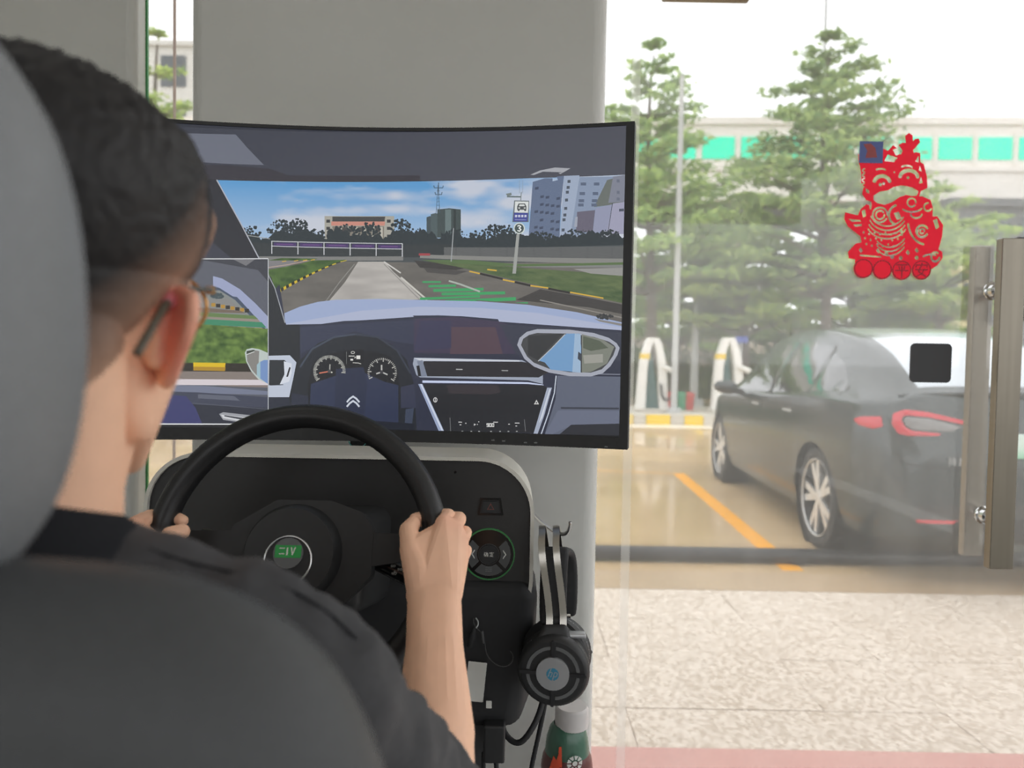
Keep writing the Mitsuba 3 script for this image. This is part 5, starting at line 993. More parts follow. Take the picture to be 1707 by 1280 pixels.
[[206,210,208],[3098,2554,3093,2577,2951,2472,2955,2449]],
[[196,198,200],[3340,5667,3340,5703,523,5522,523,5487]],
[[176,180,184],[3350,146,3365,146,3348,5685,3332,5685]],
[[214,216,216],[3358,93,3358,138,518,127,518,84]],
[[24,25,27],[518,74,4632,114,6241,-96,6244,-463,518,-545]]]


def _n(u, v, su, sv, seed, o=4):
    return meshkit.fbm(np.stack([u * su, v * sv, 0 * u + seed], -1), o, seed)


def _mixc(a, b, t):
    t = np.clip(t, 0, 1)[:, None]
    return lin(*a) * (1 - t) + lin(*b) * t


def _sky(u, v):
    base = _mixc((158, 182, 208), (84, 146, 196), (v - 0.62) / 0.2)
    c = np.clip((_n(u, v, 7, 17, 4) - 0.50 + 0.10 * (u - 0.4)) * 4.5, 0, 1) * 0.85
    return base * (1 - c[:, None]) + lin(196, 198, 206) * c[:, None]


LOOK = {
    'top': lambda u, v: _mixc((52, 55, 67), (72, 74, 84), u * 1.2 - 0.3 + 0.1 * _n(u, v, 3, 20, 2)),  # lightens along u: the window reflection painted into the picture
    'sky': _sky,
    'road': lambda u, v: _mixc((84, 82, 78), (112, 108, 102), _n(u, v, 18, 60, 6)),
    'concrete': lambda u, v: _mixc((146, 142, 138), (184, 180, 174), _n(u, v, 14, 60, 9) * 1.3 - 0.1),
    'grass': lambda u, v: _mixc((34, 62, 26), (84, 112, 52), _n(u, v, 60, 90, 8) * 1.6 - 0.3),
    'grass2': lambda u, v: _mixc((58, 80, 48), (98, 112, 72), _n(u, v, 30, 120, 12) * 1.6 - 0.3),
    'lawn': lambda u, v: _mixc((44, 74, 26), (112, 140, 66), _n(u, v, 80, 90, 14) * 1.7 - 0.4),
}
for _c, *_rings in PICTURE:
    _r = [np.array(q, float).reshape(-1, 2) / 1e4 for q in _rings]
    _p = Polygon(_r[0], _r[1:])
    PIC.append((_p if _p.is_valid else _p.buffer(0), LOOK[_c] if isinstance(_c, str) else lin(*_c)))



def picture_mesh():
    V, Fs, C = [], [], []
    n = 0
    covered = None
    todo = [(sbox(0, 0, 1, 1), lin(40, 43, 54))] + PIC
    flat = []
    for poly, col in reversed(todo):
        p = poly.intersection(sbox(0, 0, 1, 1))
        if covered is not None:
            p = p.difference(covered)
        covered = poly if covered is None else covered.union(poly)
        flat.append((p, col))
    for p, col in flat:
        step = 0.005 if callable(col) else 0.03
        for g in getattr(p, 'geoms', [p]):
            if g.geom_type != 'Polygon' or g.area < 1e-8:
                continue
            x0, y0, x1, y1 = g.bounds
            # strips along u so that the flat areas follow the curve
            k = max(1, int(math.ceil((x1 - x0) / 0.03)))
            for i in range(k):
                s = g if k == 1 else g.intersection(sbox(x0 + (x1 - x0) * i / k, y0 - 1, x0 + (x1 - x0) * (i + 1) / k, y1 + 1))
                for h in getattr(s, 'geoms', [s]):
                    if h.geom_type != 'Polygon' or h.area < 1e-9:
                        continue
                    v, f = trimesh.creation.triangulate_polygon(h, engine='earcut')
                    v, f = np.asarray(v, float), np.asarray(f, int)
                    if callable(col):
                        for _ in range(12):
                            e = np.linalg.norm(v[f] - v[np.roll(f, -1, axis=1)], axis=2).max(1)
                            big = e > 0.011
                            if not big.any() or len(f) > 60000:
                                break
                            v, f = trimesh.remesh.subdivide_to_size(v, f, 0.011, max_iter=20)
                        c = col(v[:, 0], v[:, 1])
                    else:
                        c = np.tile(col, (len(v), 1))
                    V.append(v); Fs.append(f + n); C.append(c); n += len(v)
    v = np.concatenate(V)
    w = on_screen(SB0 + v[:, 0] * (SB1 - SB0), ZB0 + v[:, 1] * (ZB1 - ZB0), 0.0005)
    f = np.concatenate(Fs)
    # all faces to the viewer
    nrm = np.cross(w[f[:, 1]] - w[f[:, 0]], w[f[:, 2]] - w[f[:, 0]])
    f[nrm[:, 1] > 0] = f[nrm[:, 1] > 0][:, ::-1]
    return trimesh.Trimesh(w, f, process=False), np.concatenate(C)


scene['m_screen'] = {'type': 'roughplastic', 'diffuse_reflectance': rgb((0.012, 0.012, 0.014)), 'alpha': 0.12, 'int_ior': 1.5}
pm, pc = picture_mesh()
# one triangle of the picture's mean colour inside the housing, first in the list: light sampling reads the colour there
_avg = pc.mean(0)
_tri = on_screen(np.array([-0.05, 0.05, 0.0]), np.array([MZ0 + 0.1, MZ0 + 0.1, MZ0 + 0.2]), 0.015)
pm = trimesh.Trimesh(np.vstack([_tri, pm.vertices]), np.vstack([[[0, 1, 2]], pm.faces + 3]), process=False)
pc = np.vstack([np.tile(_avg, (3, 1)), pc])
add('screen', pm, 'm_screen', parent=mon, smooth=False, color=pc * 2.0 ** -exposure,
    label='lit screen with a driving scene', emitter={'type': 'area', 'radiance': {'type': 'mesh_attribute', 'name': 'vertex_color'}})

# ================================================================ driving simulator: dashboard, wheel, seat
sim = thing('driving_simulator', 'black driving simulator with dashboard, steering wheel and grey leather seat', 'driving simulator')
PX0, PX1, PYF = -0.592, 0.0395, 1.14
pz1 = at(600, 759, PYF)[2]
pz0 = at(800, 1058, PYF)[2]


def panel_outline(grow=0.0):
    w, h = PX1 - PX0, pz1 - pz0
    q = rrect(w, h, 0.092, 14)
    # the right lower corner swings in towards the column below
    return q.buffer(grow)


pc_ = np.array([(PX0 + PX1) / 2, 0, (pz0 + pz1) / 2])
sh = extrude(panel_outline().difference(panel_outline(-0.006)), 0.125)
add('shell', moved(sh, facing(pc_ + [0, PYF + 0.125, 0])), 'm_shell', parent=sim, label='light grey rim of the dashboard')
add('dashboard', moved(extrude(panel_outline(-0.0055), 0.115), facing(pc_ + [0, PYF + 0.122, 0])), 'm_panel', parent=sim, label='matt black dashboard panel')
FY = PYF + 0.007               # the panel's front
# lower body
lx0, lx1 = -0.585, at(893, 1120, 1.16)[0]
lz0 = at(850, 1222, 1.12)[2]
low = hull(*[ball(p, 0.03) for x in (lx0 + 0.03, lx1 - 0.03) for p in ((x, 1.16, pz0 + 0.06), (x, 1.25, pz0 + 0.06), (x + (0.02 if x < -0.3 else -0.02), 1.15, lz0 + 0.03), (x, 1.25, lz0 + 0.03))])
add('lower_body', low, 'm_black_soft', parent=sim, smooth=40)
add('lower_box', box(at(806, 1230, 1.12)[0], at(842, 1230, 1.12)[0], 1.10, 1.16, at(820, 1262, 1.12)[2], at(820, 1200, 1.12)[2], 0.004), 'm_black', parent=sim)
for x in (-0.5, -0.06):
    add('support_leg', box(x - 0.025, x + 0.025, 1.18, 1.23, GZ, lz0 + 0.05), 'm_grey_dark', parent=sim)
add('base_rail', box(-0.53, -0.03, 0.15, 1.25, GZ, GZ + 0.04, 0.01), 'm_grey_dark', parent=sim)

# glyphs from strokes on a unit square, y up
GLYPH = {
    'que': [[(.02, .88), (.40, .88)], [(.22, .88), (.04, .40)], [(.12, .55), (.12, .12)], [(.12, .50), (.34, .50), (.34, .14), (.12, .14)], [(.60, .98), (.46, .74)], [(.56, .86), (.82, .86), (.74, .72)],
            [(.52, .70), (.52, .35), (.44, .04)], [(.52, .70), (.92, .70), (.92, .06), (.84, .06)], [(.52, .50), (.92, .50)], [(.52, .30), (.92, .30)], [(.72, .70), (.72, .10)]],
    'ding': [[(.50, 1.0), (.52, .90)], [(.08, .72), (.08, .86), (.92, .86), (.90, .72)], [(.22, .66), (.78, .66)], [(.50, .66), (.50, .12)], [(.50, .40), (.78, .40)], [(.28, .46), (.22, .22), (.06, .02)], [(.24, .24), (.42, .10), (.94, .04)]],
    'ping': [[(.12, .90), (.88, .90)], [(.28, .78), (.34, .58)], [(.72, .80), (.64, .58)], [(.04, .48), (.96, .48)], [(.50, .90), (.50, .0)]],
    'an': [[(.50, 1.0), (.52, .90)], [(.10, .70), (.10, .86), (.90, .86), (.88, .72)], [(.46, .80), (.28, .38), (.80, .04)], [(.70, .56), (.54, .24), (.12, .02)], [(.06, .52), (.94, .52)]],
    'te': [[(.12, .92), (.06, .70)], [(.08, .78), (.38, .78)], [(.22, 1.0), (.22, .0)], [(.02, .36), (.40, .48)], [(.48, .84), (.90, .84)], [(.68, 1.0), (.68, .62)], [(.42, .62), (.98, .62)], [(.44, .42), (.98, .42)], [(.80, .56), (.80, .04), (.70, .08)], [(.54, .30), (.62, .18)]],
    'si': [[(.04, .84), (.52, .84)], [(.16, 1.0), (.16, .24)], [(.40, 1.0), (.40, .24)], [(.16, .64), (.40, .64)], [(.16, .44), (.40, .44)], [(.02, .24), (.54, .24)], [(.20, .20), (.06, .02)], [(.38, .20), (.48, .06)], [(.90, .98), (.62, .86)], [(.62, .86), (.62, .40), (.54, .04)], [(.62, .58), (.98, .58)], [(.82, .58), (.82, .0)]],
    'la': [[(.02, .74), (.36, .74)], [(.20, 1.0), (.20, .06), (.10, .12)], [(.02, .34), (.36, .50)], [(.66, 1.0), (.70, .86)], [(.44, .78), (.94, .78)], [(.54, .66), (.60, .20)], [(.84, .68), (.74, .10)], [(.40, .08), (.98, .08)]],
}


def glyph(name, size, w=0.07, depth=0.0004):
    g = unary_union([LineString(s).buffer(w / 2, cap_style='flat', join_style='mitre') for s in GLYPH[name]])
    m = extrude(g, 1.0)
    m.apply_scale([size, size, depth])
    return m


def word(names, size, w=0.07, gap=1.12):
    ms = []
    for i, g in enumerate(names):
        m = glyph(g, size, w)
        m.apply_translation([(i * gap - (len(names) * gap - gap + 1) / 2) * size, -size / 2, 0])
        ms.append(m)
    return trimesh.util.concatenate(ms)


# hazard button
hz = Polygon([(-0.0155, 0.013), (0.0155, 0.013), (0.020, -0.013), (-0.020, -0.013)])
c = at(818, 844, FY)
hb = add('hazard_button', moved(extrude(hz.buffer(0.001).difference(hz.buffer(-0.0022)), 0.003), facing(c)), 'm_black_gloss', parent=sim, label='trapezoid hazard button')
add('cap', moved(extrude(hz.buffer(-0.0045), 0.0022), facing(c)), 'm_black', parent=hb)
tri = Polygon([(-0.006, -0.005), (0.006, -0.005), (0, 0.006)])
mat('m_dim_red', lin(96, 52, 46), 0.5)
add('triangle', moved(extrude(tri.difference(tri.buffer(-0.0012)), 0.0003), facing(c - [0, 0.0023, 0])), 'm_dim_red', parent=hb)
# round control pad with a green rim
c = at(815, 923, FY)
R0 = 0.0415
mat('m_green_ring', lin(52, 118, 66), 0.35)
mat('m_key', lin(74, 76, 77), 0.45)
dl = add('control_pad', moved(extrude(Point(0, 0).buffer(R0, 24), 0.002), facing(c)), 'm_black_gloss', parent=sim, label='round control pad with green ring')
add('ring', moved(extrude(Point(0, 0).buffer(R0 + 0.001, 32).difference(Point(0, 0).buffer(R0 - 0.0014, 32)), 0.0035), facing(c)), 'm_green_ring', parent=dl, label='green ring')
ann = Point(0, 0).buffer(R0 - 0.006, 24).difference(Point(0, 0).buffer(0.0195, 24))
cross_ = unary_union([LineString([(-1, -1), (1, 1)]).buffer(0.0028), LineString([(-1, 1), (1, -1)]).buffer(0.0028)])
segs = sorted(ann.difference(cross_).geoms, key=lambda g: math.atan2(g.centroid.y, g.centroid.x))
for g in segs:
    up = g.centroid.y > 0.01
    add('key', moved(extrude(g, 0.003 if not up else 0.0024), facing(c)), 'm_black_gloss' if up else 'm_key', parent=dl)
add('key', moved(extrude(Point(0, 0).buffer(0.0155, 24), 0.004), facing(c)), 'm_black', parent=dl, label='centre key')
add('key_edge', moved(extrude(Point(0, 0).buffer(0.0172, 24).difference(Point(0, 0).buffer(0.0163, 24)), 0.0035), facing(c)), 'm_grey_dark', parent=dl)
add('lettering', moved(word(['que', 'ding'], 0.0078, 0.085), facing(c - [0, 0.0041, 0])), 'm_icon', parent=dl)
for sx in (-1, 1):
    ch = LineString([(0.0235 * sx + 0.0, 0.006), (0.0275 * sx, 0), (0.0235 * sx, -0.006)]).buffer(0.0009)
    add('arrow', moved(extrude(ch, 0.0004), facing(c - [0, 0.0031, 0])), 'm_icon', parent=dl)
bk = unary_union([sbox(-0.0055, -0.0285 + i * 0.0028, 0.0055, -0.0270 + i * 0.0028) for i in range(3)])
add('key_mark', moved(extrude(bk, 0.0003), facing(c - [0, 0.0031, 0])), 'm_grey', parent=dl)
# small mark, print, slot and outlines on the lower body
q = at(759, 787, FY)
add('sensor_hole', moved(extrude(Point(0, 0).buffer(0.0022), 0.0006), facing(q)), 'm_black_gloss', parent=sim)
q = at(830, 1101, 1.145)
add('card_slot', moved(extrude(rrect(0.012, 0.0022, 0.001), 0.001), facing(q + [0, -0.018, 0])), 'm_grey', parent=sim)
q = at(789, 1023, FY)
pr = unary_union([sbox(-0.008 + i * 0.0042, -0.001, -0.0055 + i * 0.0042, 0.001) for i in range(4)])
add('print_mark', moved(extrude(pr, 0.0003), facing(q)), 'm_icon', parent=sim)
q = at(852, 1012, FY)

# ---------------------------------------------------------------- steering wheel
WTILT = math.radians(18)
WC = at(494, 921, 0.92)
WN = np.array([0, -math.cos(WTILT), math.sin(WTILT)])      # towards the driver
WT = np.array([0, math.sin(WTILT), math.cos(WTILT)])
WF = frame(WC, [1, 0, 0], WT)                                # x right, y up the wheel, z to the driver
RW, rW = 0.1830, 0.0165
sw = thing_key = f'{sim}__steering_wheel'
th = np.linspace(0, 2 * np.pi, 97)[:-1]


def rim_mesh():
    n, k = 120, 24
    v, f = [], []
    for i in range(n):
        a = 2 * np.pi * i / n
        for j in range(k):
            b = 2 * np.pi * j / k
            r = RW + rW * 1.0 * np.cos(b)
            v.append([r * np.cos(a), r * np.sin(a), rW * 1.05 * np.sin(b)])
    for i in range(n):
        for j in range(k):
            a, b, c2, d = i * k + j, ((i + 1) % n) * k + j, ((i + 1) % n) * k + (j + 1) % k, i * k + (j + 1) % k
            f += [[a, b, c2], [a, c2, d]]
    return trimesh.Trimesh(v, f, process=False)


add('rim', moved(rim_mesh(), WF), 'm_rim_leather', parent=sw, smooth=True, label='black leather rim')
hubp = Polygon([(-0.062, 0.045), (-0.035, 0.062), (0.035, 0.062), (0.075, 0.048), (0.088, 0.03), (0.088, -0.025), (0.06, -0.055), (-0.05, -0.055), (-0.086, -0.025), (-0.086, 0.03)]).buffer(0.008)
hub = to_man(extrude(hubp, 0.03))
add('hub', moved(hub, WF @ trimesh.transformations.translation_matrix([0, 0, -0.045])), 'm_black', parent=sw, smooth=25)
pad = m3.Manifold.cylinder(0.02, 0.066, 0.058, 64)
add('airbag_pad', moved(pad, WF @ trimesh.transformations.translation_matrix([-0.009, -0.001, -0.016])), 'm_black', parent=sw, smooth=30)
add('pad_ring', moved(trimesh.creation.torus(0.0305, 0.0014, 64, 10), WF @ trimesh.transformations.translation_matrix([-0.009, -0.010, 0.0045])), 'm_chrome', parent=sw, smooth=True, label='chrome ring')
add('emblem', moved(extrude(Point(0, 0).buffer(0.0195, 24), 0.003), WF @ trimesh.transformations.translation_matrix([-0.009, -0.001, 0.003])), 'm_grey', parent=sw, label='grey centre badge')
gb = rrect(0.034, 0.016, 0.001).intersection(Point(0, 0).buffer(0.0185, 24))
add('emblem_band', moved(extrude(gb, 0.0006), WF @ trimesh.transformations.translation_matrix([-0.009, 0.001, 0.006])), 'm_green', parent=sw, label='green band with white letters')
lt = unary_union([sbox(-0.002, -0.005, 0.000, 0.005), LineString([(0.004, 0.005), (0.006, -0.004), (0.009, 0.005)]).buffer(0.0008), LineString([(-0.011, 0.004), (-0.005, 0.004)]).buffer(0.0007), LineString([(-0.011, -0.003), (-0.005, -0.003)]).buffer(0.0007)])
add('emblem_letters', moved(extrude(lt, 0.0004), WF @ trimesh.transformations.translation_matrix([-0.009, 0.001, 0.0066])), 'm_icon', parent=sw)
for a in (4, 176, 270):
    a = math.radians(a)
    d = np.array([math.cos(a), math.sin(a)])
    n_ = np.array([-d[1], d[0]])
    w0, w1 = 0.026, 0.014
    p = Polygon([d * 0.05 + n_ * w0, d * RW + n_ * w1, d * RW - n_ * w1, d * 0.05 - n_ * w0])
    add('spoke', moved(extrude(p, 0.014), WF @ trimesh.transformations.translation_matrix([0, 0, -0.03])), 'm_black', parent=sw)
# column shroud and stalks
shr = hull(*[ball(WC - WN * 0.05 + WT * y + np.array([x, 0, 0]), 0.02) for x in (-0.06, 0.06) for y in (0.03, -0.06)], *[ball([WC[0] + x, PYF + 0.02, WC[2] - 0.06 + y], 0.025) for x in (-0.06, 0.06) for y in (0.05, -0.06)])
add('column_shroud', shr, 'm_black', parent=sim, smooth=40)
STK = WC - WN * 0.055
for sx, nm in ((-1, 'turn signal stalk'), (1, 'wiper stalk')):
    p0 = STK + np.array([sx * 0.055, 0, 0]) + WT * 0.012
    p1 = STK + np.array([sx * 0.150, -0.004, 0]) + WT * (0.022 if sx < 0 else -0.03)
    st = add('stalk', tube([p0, p0 * 0.4 + p1 * 0.6, p1 - (p1 - p0) * 0.03, p1], [0.011, 0.0125, 0.0125, 0.009], 16), 'm_black_gloss', parent=sim, smooth=40, label=nm)
    for j, (fr, dz) in enumerate(((0.70, 0.0045), (0.80, 0.0045), (0.75, -0.0005), (0.72, -0.0045))):
        q = p0 + (p1 - p0) * fr + WN * 0.0118 + WT * dz
        g = unary_union([LineString([(-0.003, -0.0013), (-0.003, 0.0013)]).buffer(0.0004), LineString([(-0.0016, -0.0013), (-0.0016, 0.0013)]).buffer(0.0004), Point(0.0012, 0).buffer(0.0016).difference(Point(0.0012, 0).buffer(0.0009))])
        add('symbol', moved(extrude(g, 0.0005), frame(q, [1, 0, 0], WT)), 'm_icon', parent=st)

# ---------------------------------------------------------------- seat (part of the simulator)
mat('m_leather', mikit.proc(lambda p, n, uv: mi.Color3f(0.052, 0.055, 0.058) * (0.85 + 0.3 * fbm3(p, 500.0, 2))), 0.58)
mat('m_leather_light', mikit.proc(lambda p, n, uv: mi.Color3f(0.17, 0.18, 0.19) * (0.9 + 0.2 * fbm3(p, 500.0, 2))), 0.5)


def superell(a, b, n, k=64):
    t = np.linspace(0, 2 * np.pi, k, endpoint=False)
    c, s = np.cos(t), np.sin(t)
    return np.c_[a * np.sign(c) * np.abs(c) ** (2 / n), b * np.sign(s) * np.abs(s) ** (2 / n)]


def pillow(cx, cz, a, b, n, y0, y1, tilt=0.0, edge=0.035, k=72):
    """A cushion with a superellipse outline in the xz plane between the depths y0 (back) and y1 (front)."""
    v, f = [], []
    prof = [(0.0, 0.0), (0.35, 0.0), (0.7, 0.01), (0.88, 0.06), (0.965, 0.18), (1.0, 0.42), (1.0, 0.6), (0.965, 0.83), (0.88, 0.95), (0.7, 0.99), (0.35, 1.0), (0.0, 1.0)]
    o = superell(a, b, n, k)
    for s, d in prof:
        for x, z in o * max(s, 1e-4):
            v.append([cx + x, y0 + (y1 - y0) * d + math.tan(tilt) * -z, cz + z])
    m = len(prof)
    for i in range(m - 1):
        for j in range(k):
            A, B = i * k + j, i * k + (j + 1) % k
            f += [[A, B, B + k], [A, B + k, A + k]]
    t = trimesh.Trimesh(v, f, process=False)
    t.fix_normals()
    return t


SXC = -0.292
add('headrest', pillow(SXC, 1.268, 0.117, 0.145, 2.3, 0.225, 0.315, 0.05), 'm_leather_light', parent=sim, smooth=True, label='grey leather headrest')
add('seat_back', pillow(SXC, 0.805, 0.255, 0.361, 5.0, 0.235, 0.345, 0.03), 'm_leather', parent=sim, smooth=True, label='dark grey leather seat back')
for s in (-1, 1):
    add('headrest_post', tube([[SXC + s * 0.05, 0.275, 1.08], [SXC + s * 0.05, 0.27, 1.2]], 0.007), 'm_chrome', parent=sim)
add('seat_cushion', box(SXC - 0.24, SXC + 0.24, 0.30, 0.86, 0.36, 0.49, 0.05), 'm_leather', parent=sim, smooth=40)
add('seat_base', box(SXC - 0.19, SXC + 0.19, 0.33, 0.80, GZ + 0.04, 0.38, 0.01), 'm_black_soft', parent=sim)

# ---------------------------------------------------------------- things hung on and stuck to the dashboard
q = at(793, 1136, 1.117)
add('paper_label', moved(extrude(rrect(0.030, 0.064, 0.001), 0.0008), frame(q, [0.996, 0.0, -0.09], [0.09, 0, 0.996])), 'm_paper',
    label='white paper label stuck low on the black dashboard beside the forearm', cat='label')
cd = thing('lanyard', 'thin black cord with a small clip hanging from the dashboard edge above the paper label', 'lanyard')
pts = spline([at(790, 1030, 1.125), at(793, 1045, 1.115), at(804, 1058, 1.11), at(810, 1085, 1.11), at(825, 1106, 1.11), at(845, 1110, 1.11), at(855, 1098, 1.11), at(850, 1085, 1.115)], 40)
add('cord', tube(pts, 0.0011, 8), 'm_grey_dark', parent=cd, smooth=True)
add('clip', tube([at(803, 1052, 1.108), at(806, 1072, 1.106)], [0.003, 0.0024], 10), 'm_grey_dark', parent=cd, smooth=True)
kr = thing('key_tassel', 'small dark key charm with loose threads hanging under the control pad', 'key charm')
add('loop', tube(spline([at(793, 1030, 1.12), at(797, 1040, 1.115), at(793, 1047, 1.112)], 12), 0.0012, 8), 'm_silver', parent=kr, smooth=True)
add('charm', tube([at(791, 1046, 1.11), at(788, 1060, 1.108), at(783, 1078, 1.11)], [0.002, 0.006, 0.0045], 12), 'm_black_soft', parent=kr, smooth=True)

# headphones on a hook at the dashboard's side
hp = thing('headphones', 'black headphones with two steel headband bars hung on the dashboard side', 'headphones')
ec = at(922, 1120, 1.04)
er = at(938, 1078, 1.14)
ctop = at(912, 893, 1.07)
for j, (xa, xb) in enumerate(((903, 915), (927, 938))):
    p0, pt, p1 = at(xb, 1052, 1.055), at(xa, 894, 1.075), at(xb + 8, 1030, 1.18)
    mid = (pt + [0.002, 0.035, 0.008])
    crv = spline([p0, p0 * 0.5 + pt * 0.5 + [0.001, -0.004, 0.0], pt + [0, 0, -0.006], pt + [0.001, 0.012, 0.002], mid, pt + [0.008, 0.075, -0.02], p1], 60)
    w = 0.0052
    L, Rr = crv - [w, 0, 0], crv + [w, 0, 0]
    tt = np.gradient(crv, axis=0)
    tt /= np.linalg.norm(tt, axis=1, keepdims=True)
    nn = np.cross(tt, [1, 0, 0])
    nn /= np.linalg.norm(nn, axis=1, keepdims=True)
    v = np.concatenate([L, Rr, Rr + nn * 0.0025, L + nn * 0.0025])
    n = len(crv)
    f = []
    for a_, b_ in ((0, 1), (1, 2), (2, 3), (3, 0)):
        for i in range(n - 1):
            A, B = a_ * n + i, b_ * n + i
            f += [[A, B, B + 1], [A, B + 1, A + 1]]
    add('headband_bar', trimesh.Trimesh(v, f, process=False), 'm_steel', parent=hp, smooth=40, label='steel headband bar')
crv = spline([at(921, 1035, 1.07), at(921, 960, 1.085), at(924, 922, 1.10), at(928, 919, 1.13), at(936, 925, 1.165), at(940, 960, 1.18), at(938, 1020, 1.19)], 40)
pad_ = hull(*[ball(p + [dx, 0, 0], 0.008) for p in crv[:4] for dx in (-0.013, 0.013)])
parts_ = [hull(*[ball(p + [dx, 0, 0], 0.007, 12) for p in crv[i:i + 2] for dx in (-0.012, 0.016)]) for i in range(len(crv) - 1)]
add('headband_pad', m3.Manifold.batch_boolean(parts_, m3.OpType.Add), 'm_black_soft', parent=hp, smooth=50, label='padded headband')


def ear_cup(c, tilt, nm):
    M = frame(c, [math.cos(tilt), math.sin(tilt), 0], [0, 0, 1])
    k = add('ear_cup', moved(lathe([(0, -0.03), (0.045, -0.03), (0.053, -0.022), (0.054, -0.006), (0.050, 0.002), (0.046, 0.004), (0, 0.004)], 56), M), 'm_black', parent=hp, smooth=40)
    add('cushion', moved(trimesh.creation.torus(0.040, 0.013, 48, 16), M @ trimesh.transformations.translation_matrix([0, 0, -0.035])), 'm_black_soft', parent=k, smooth=True)
    add('trim_ring', moved(trimesh.creation.torus(0.0515, 0.0022, 56, 8), M @ trimesh.transformations.translation_matrix([0, 0, -0.012])), 'm_silver', parent=k, smooth=True, label='silver trim ring')
    ring = Point(0, 0).buffer(0.040, 24).difference(Point(0, 0).buffer(0.035, 24)).difference(unary_union([LineString([(-1, 0), (1, 0)]).buffer(0.004), LineString([(0, -1), (0, 1)]).buffer(0.004)]))
    add('groove_ring', moved(extrude(ring, 0.002), M @ trimesh.transformations.translation_matrix([0, 0, 0.003])), 'm_grey', parent=k)
    for a in range(4):
        a = a * math.pi / 2
        d = np.array([math.cos(a), math.sin(a)])
        add('strut', moved(extrude(LineString([d * 0.022, d * 0.047]).buffer(0.0026), 0.004), M @ trimesh.transformations.translation_matrix([0, 0, 0.0035])), 'm_black_soft', parent=k)
    dk = add('disc', moved(extrude(Point(0, 0).buffer(0.0245, 16), 0.004), M @ trimesh.transformations.translation_matrix([0, 0, 0.004])), 'm_silver', parent=k, label='silver disc with blue round logo')
    return k, M


k, M = ear_cup(ec, -0.15, 'front')
TM = trimesh.transformations.translation_matrix
# the round logo: slanted h and p in a disc
sl = math.tan(math.radians(20))
disc = Point(0, 0).buffer(0.0092, 24)
let = unary_union([LineString([(-0.0052 + 0.0095 * sl, 0.0095), (-0.0052 - 0.004 * sl, -0.004)]), LineString([(-0.0045, 0.0024), (-0.0012, 0.0030), (-0.0004, 0.0018), (-0.0024, -0.004)]),
                   LineString([(0.0030, 0.0030), (-0.0002, -0.0095)]), LineString([(0.0030, 0.0026), (0.0066, 0.0028), (0.0070, 0.0012), (0.0056, -0.0030), (0.0040, -0.0036), (0.0014, -0.0034)])]).buffer(0.00075)
add('logo', moved(extrude(disc.difference(let), 0.0004), M @ TM([0, 0, 0.008])), 'm_blue', parent=k, label='blue round logo')
k2, M2 = ear_cup(er, 2.6, 'rear')
add('yoke', hull(ball(at(912, 1050, 1.06), 0.009), ball(at(938, 1050, 1.06), 0.009), ball(ec + [-0.02, 0.012, 0.04], 0.008), ball(ec + [0.02, 0.012, 0.04], 0.008)), 'm_black', parent=hp, smooth=40)
add('grille', box(ec[0] + 0.022, ec[0] + 0.05, ec[1] + 0.014, ec[1] + 0.03, ec[2] + 0.044, ec[2] + 0.052, 0.003), 'm_silver', parent=hp)
hk = add('hook', tube(spline([[PX1 - 0.002, 1.17, ctop[2] + 0.012], [PX1 + 0.02, 1.15, ctop[2] - 0.004], [PX1 + 0.05, 1.12, ctop[2] - 0.008], [PX1 + 0.056, 1.11, ctop[2] + 0.012]], 20), 0.003, 8), 'm_chrome', parent=sim, smooth=True, label='small chrome hook')

# cables under the dashboard
for i, (pp, r) in enumerate((([at(838, 1205, 1.19), at(846, 1228, 1.175), at(864, 1238, 1.165), at(882, 1222, 1.165), at(896, 1196, 1.18), at(908, 1150, 1.20)], 0.005),
                             ([at(826, 1255, 1.13), at(828, 1285, 1.13), at(832, 1330, 1.15), at(832, 1500, 1.16)], 0.004),
                             ([at(912, 1150, 1.2), at(900, 1215, 1.2), at(890, 1260, 1.2), at(882, 1300, 1.2), at(880, 1420, 1.22)], 0.004),
                             ([at(806, 1255, 1.13), at(806, 1300, 1.14), at(812, 1500, 1.16)], 0.0035))):
    add('cable', tube(spline(pp, 30), r, 8), 'm_black_soft', smooth=True, cat='cable', label=['thick black cable looping under the dashboard corner', 'black cable hanging from the small box under the dashboard', 'black cable running down the grey column beside the bottle', 'thin black cable beside the forearm under the dashboard'][i])
for i, (x, y) in enumerate(((815, 1174), (812, 1237))):
    q = at(x, y, 1.105)
    add('paper_tag', moved(extrude(rrect(0.009, 0.012, 0.0008), 0.0008), facing(q)), 'm_paper', cat='tag', label=['small white paper tag under the paper label', 'small cream paper tag on the box under the dashboard'][i])

# drink bottle at the foot of the column, seen past the dashboard's corner
mat('m_bottle_green', lin(70, 104, 88), 0.25)
mat('m_bottle_red', lin(96, 52, 50), 0.3)
mat('m_orange', lin(222, 92, 66), 0.4)
mat('m_cap', lin(196, 192, 190), 0.4)
bc = at(945, 1265, 1.42)
bt = thing('drink_bottle', 'green and dark red drink bottle with a white cap below the headphones', 'bottle')
S = 1.42 / F_PX
zt = at(945, 1175, 1.42)[2]
add('cap', moved(lathe([(0, 0), (0.030, 0), (0.034, -0.006), (0.034, -0.040), (0.028, -0.045), (0, -0.045)], 40), TM([bc[0] + 0.008, bc[1], zt])), 'm_cap', parent=bt, smooth=40, label='white cap')
zg = at(945, 1212, 1.42)[2]
add('shoulder', moved(lathe([(0.028, 0.01), (0.036, 0.0), (0.042, -0.02), (0.045, -0.045), (0.045, -0.048)], 40), TM([bc[0], bc[1], zg])), 'm_bottle_green', parent=bt, smooth=40, label='green upper label')
add('label_band', moved(lathe([(0.0445, 0), (0.050, -0.012), (0.0525, -0.03), (0.0525, -0.16), (0, -0.16)], 48), TM([bc[0], bc[1], zg - 0.047])), 'm_bottle_red', parent=bt, smooth=40, label='dark red label')
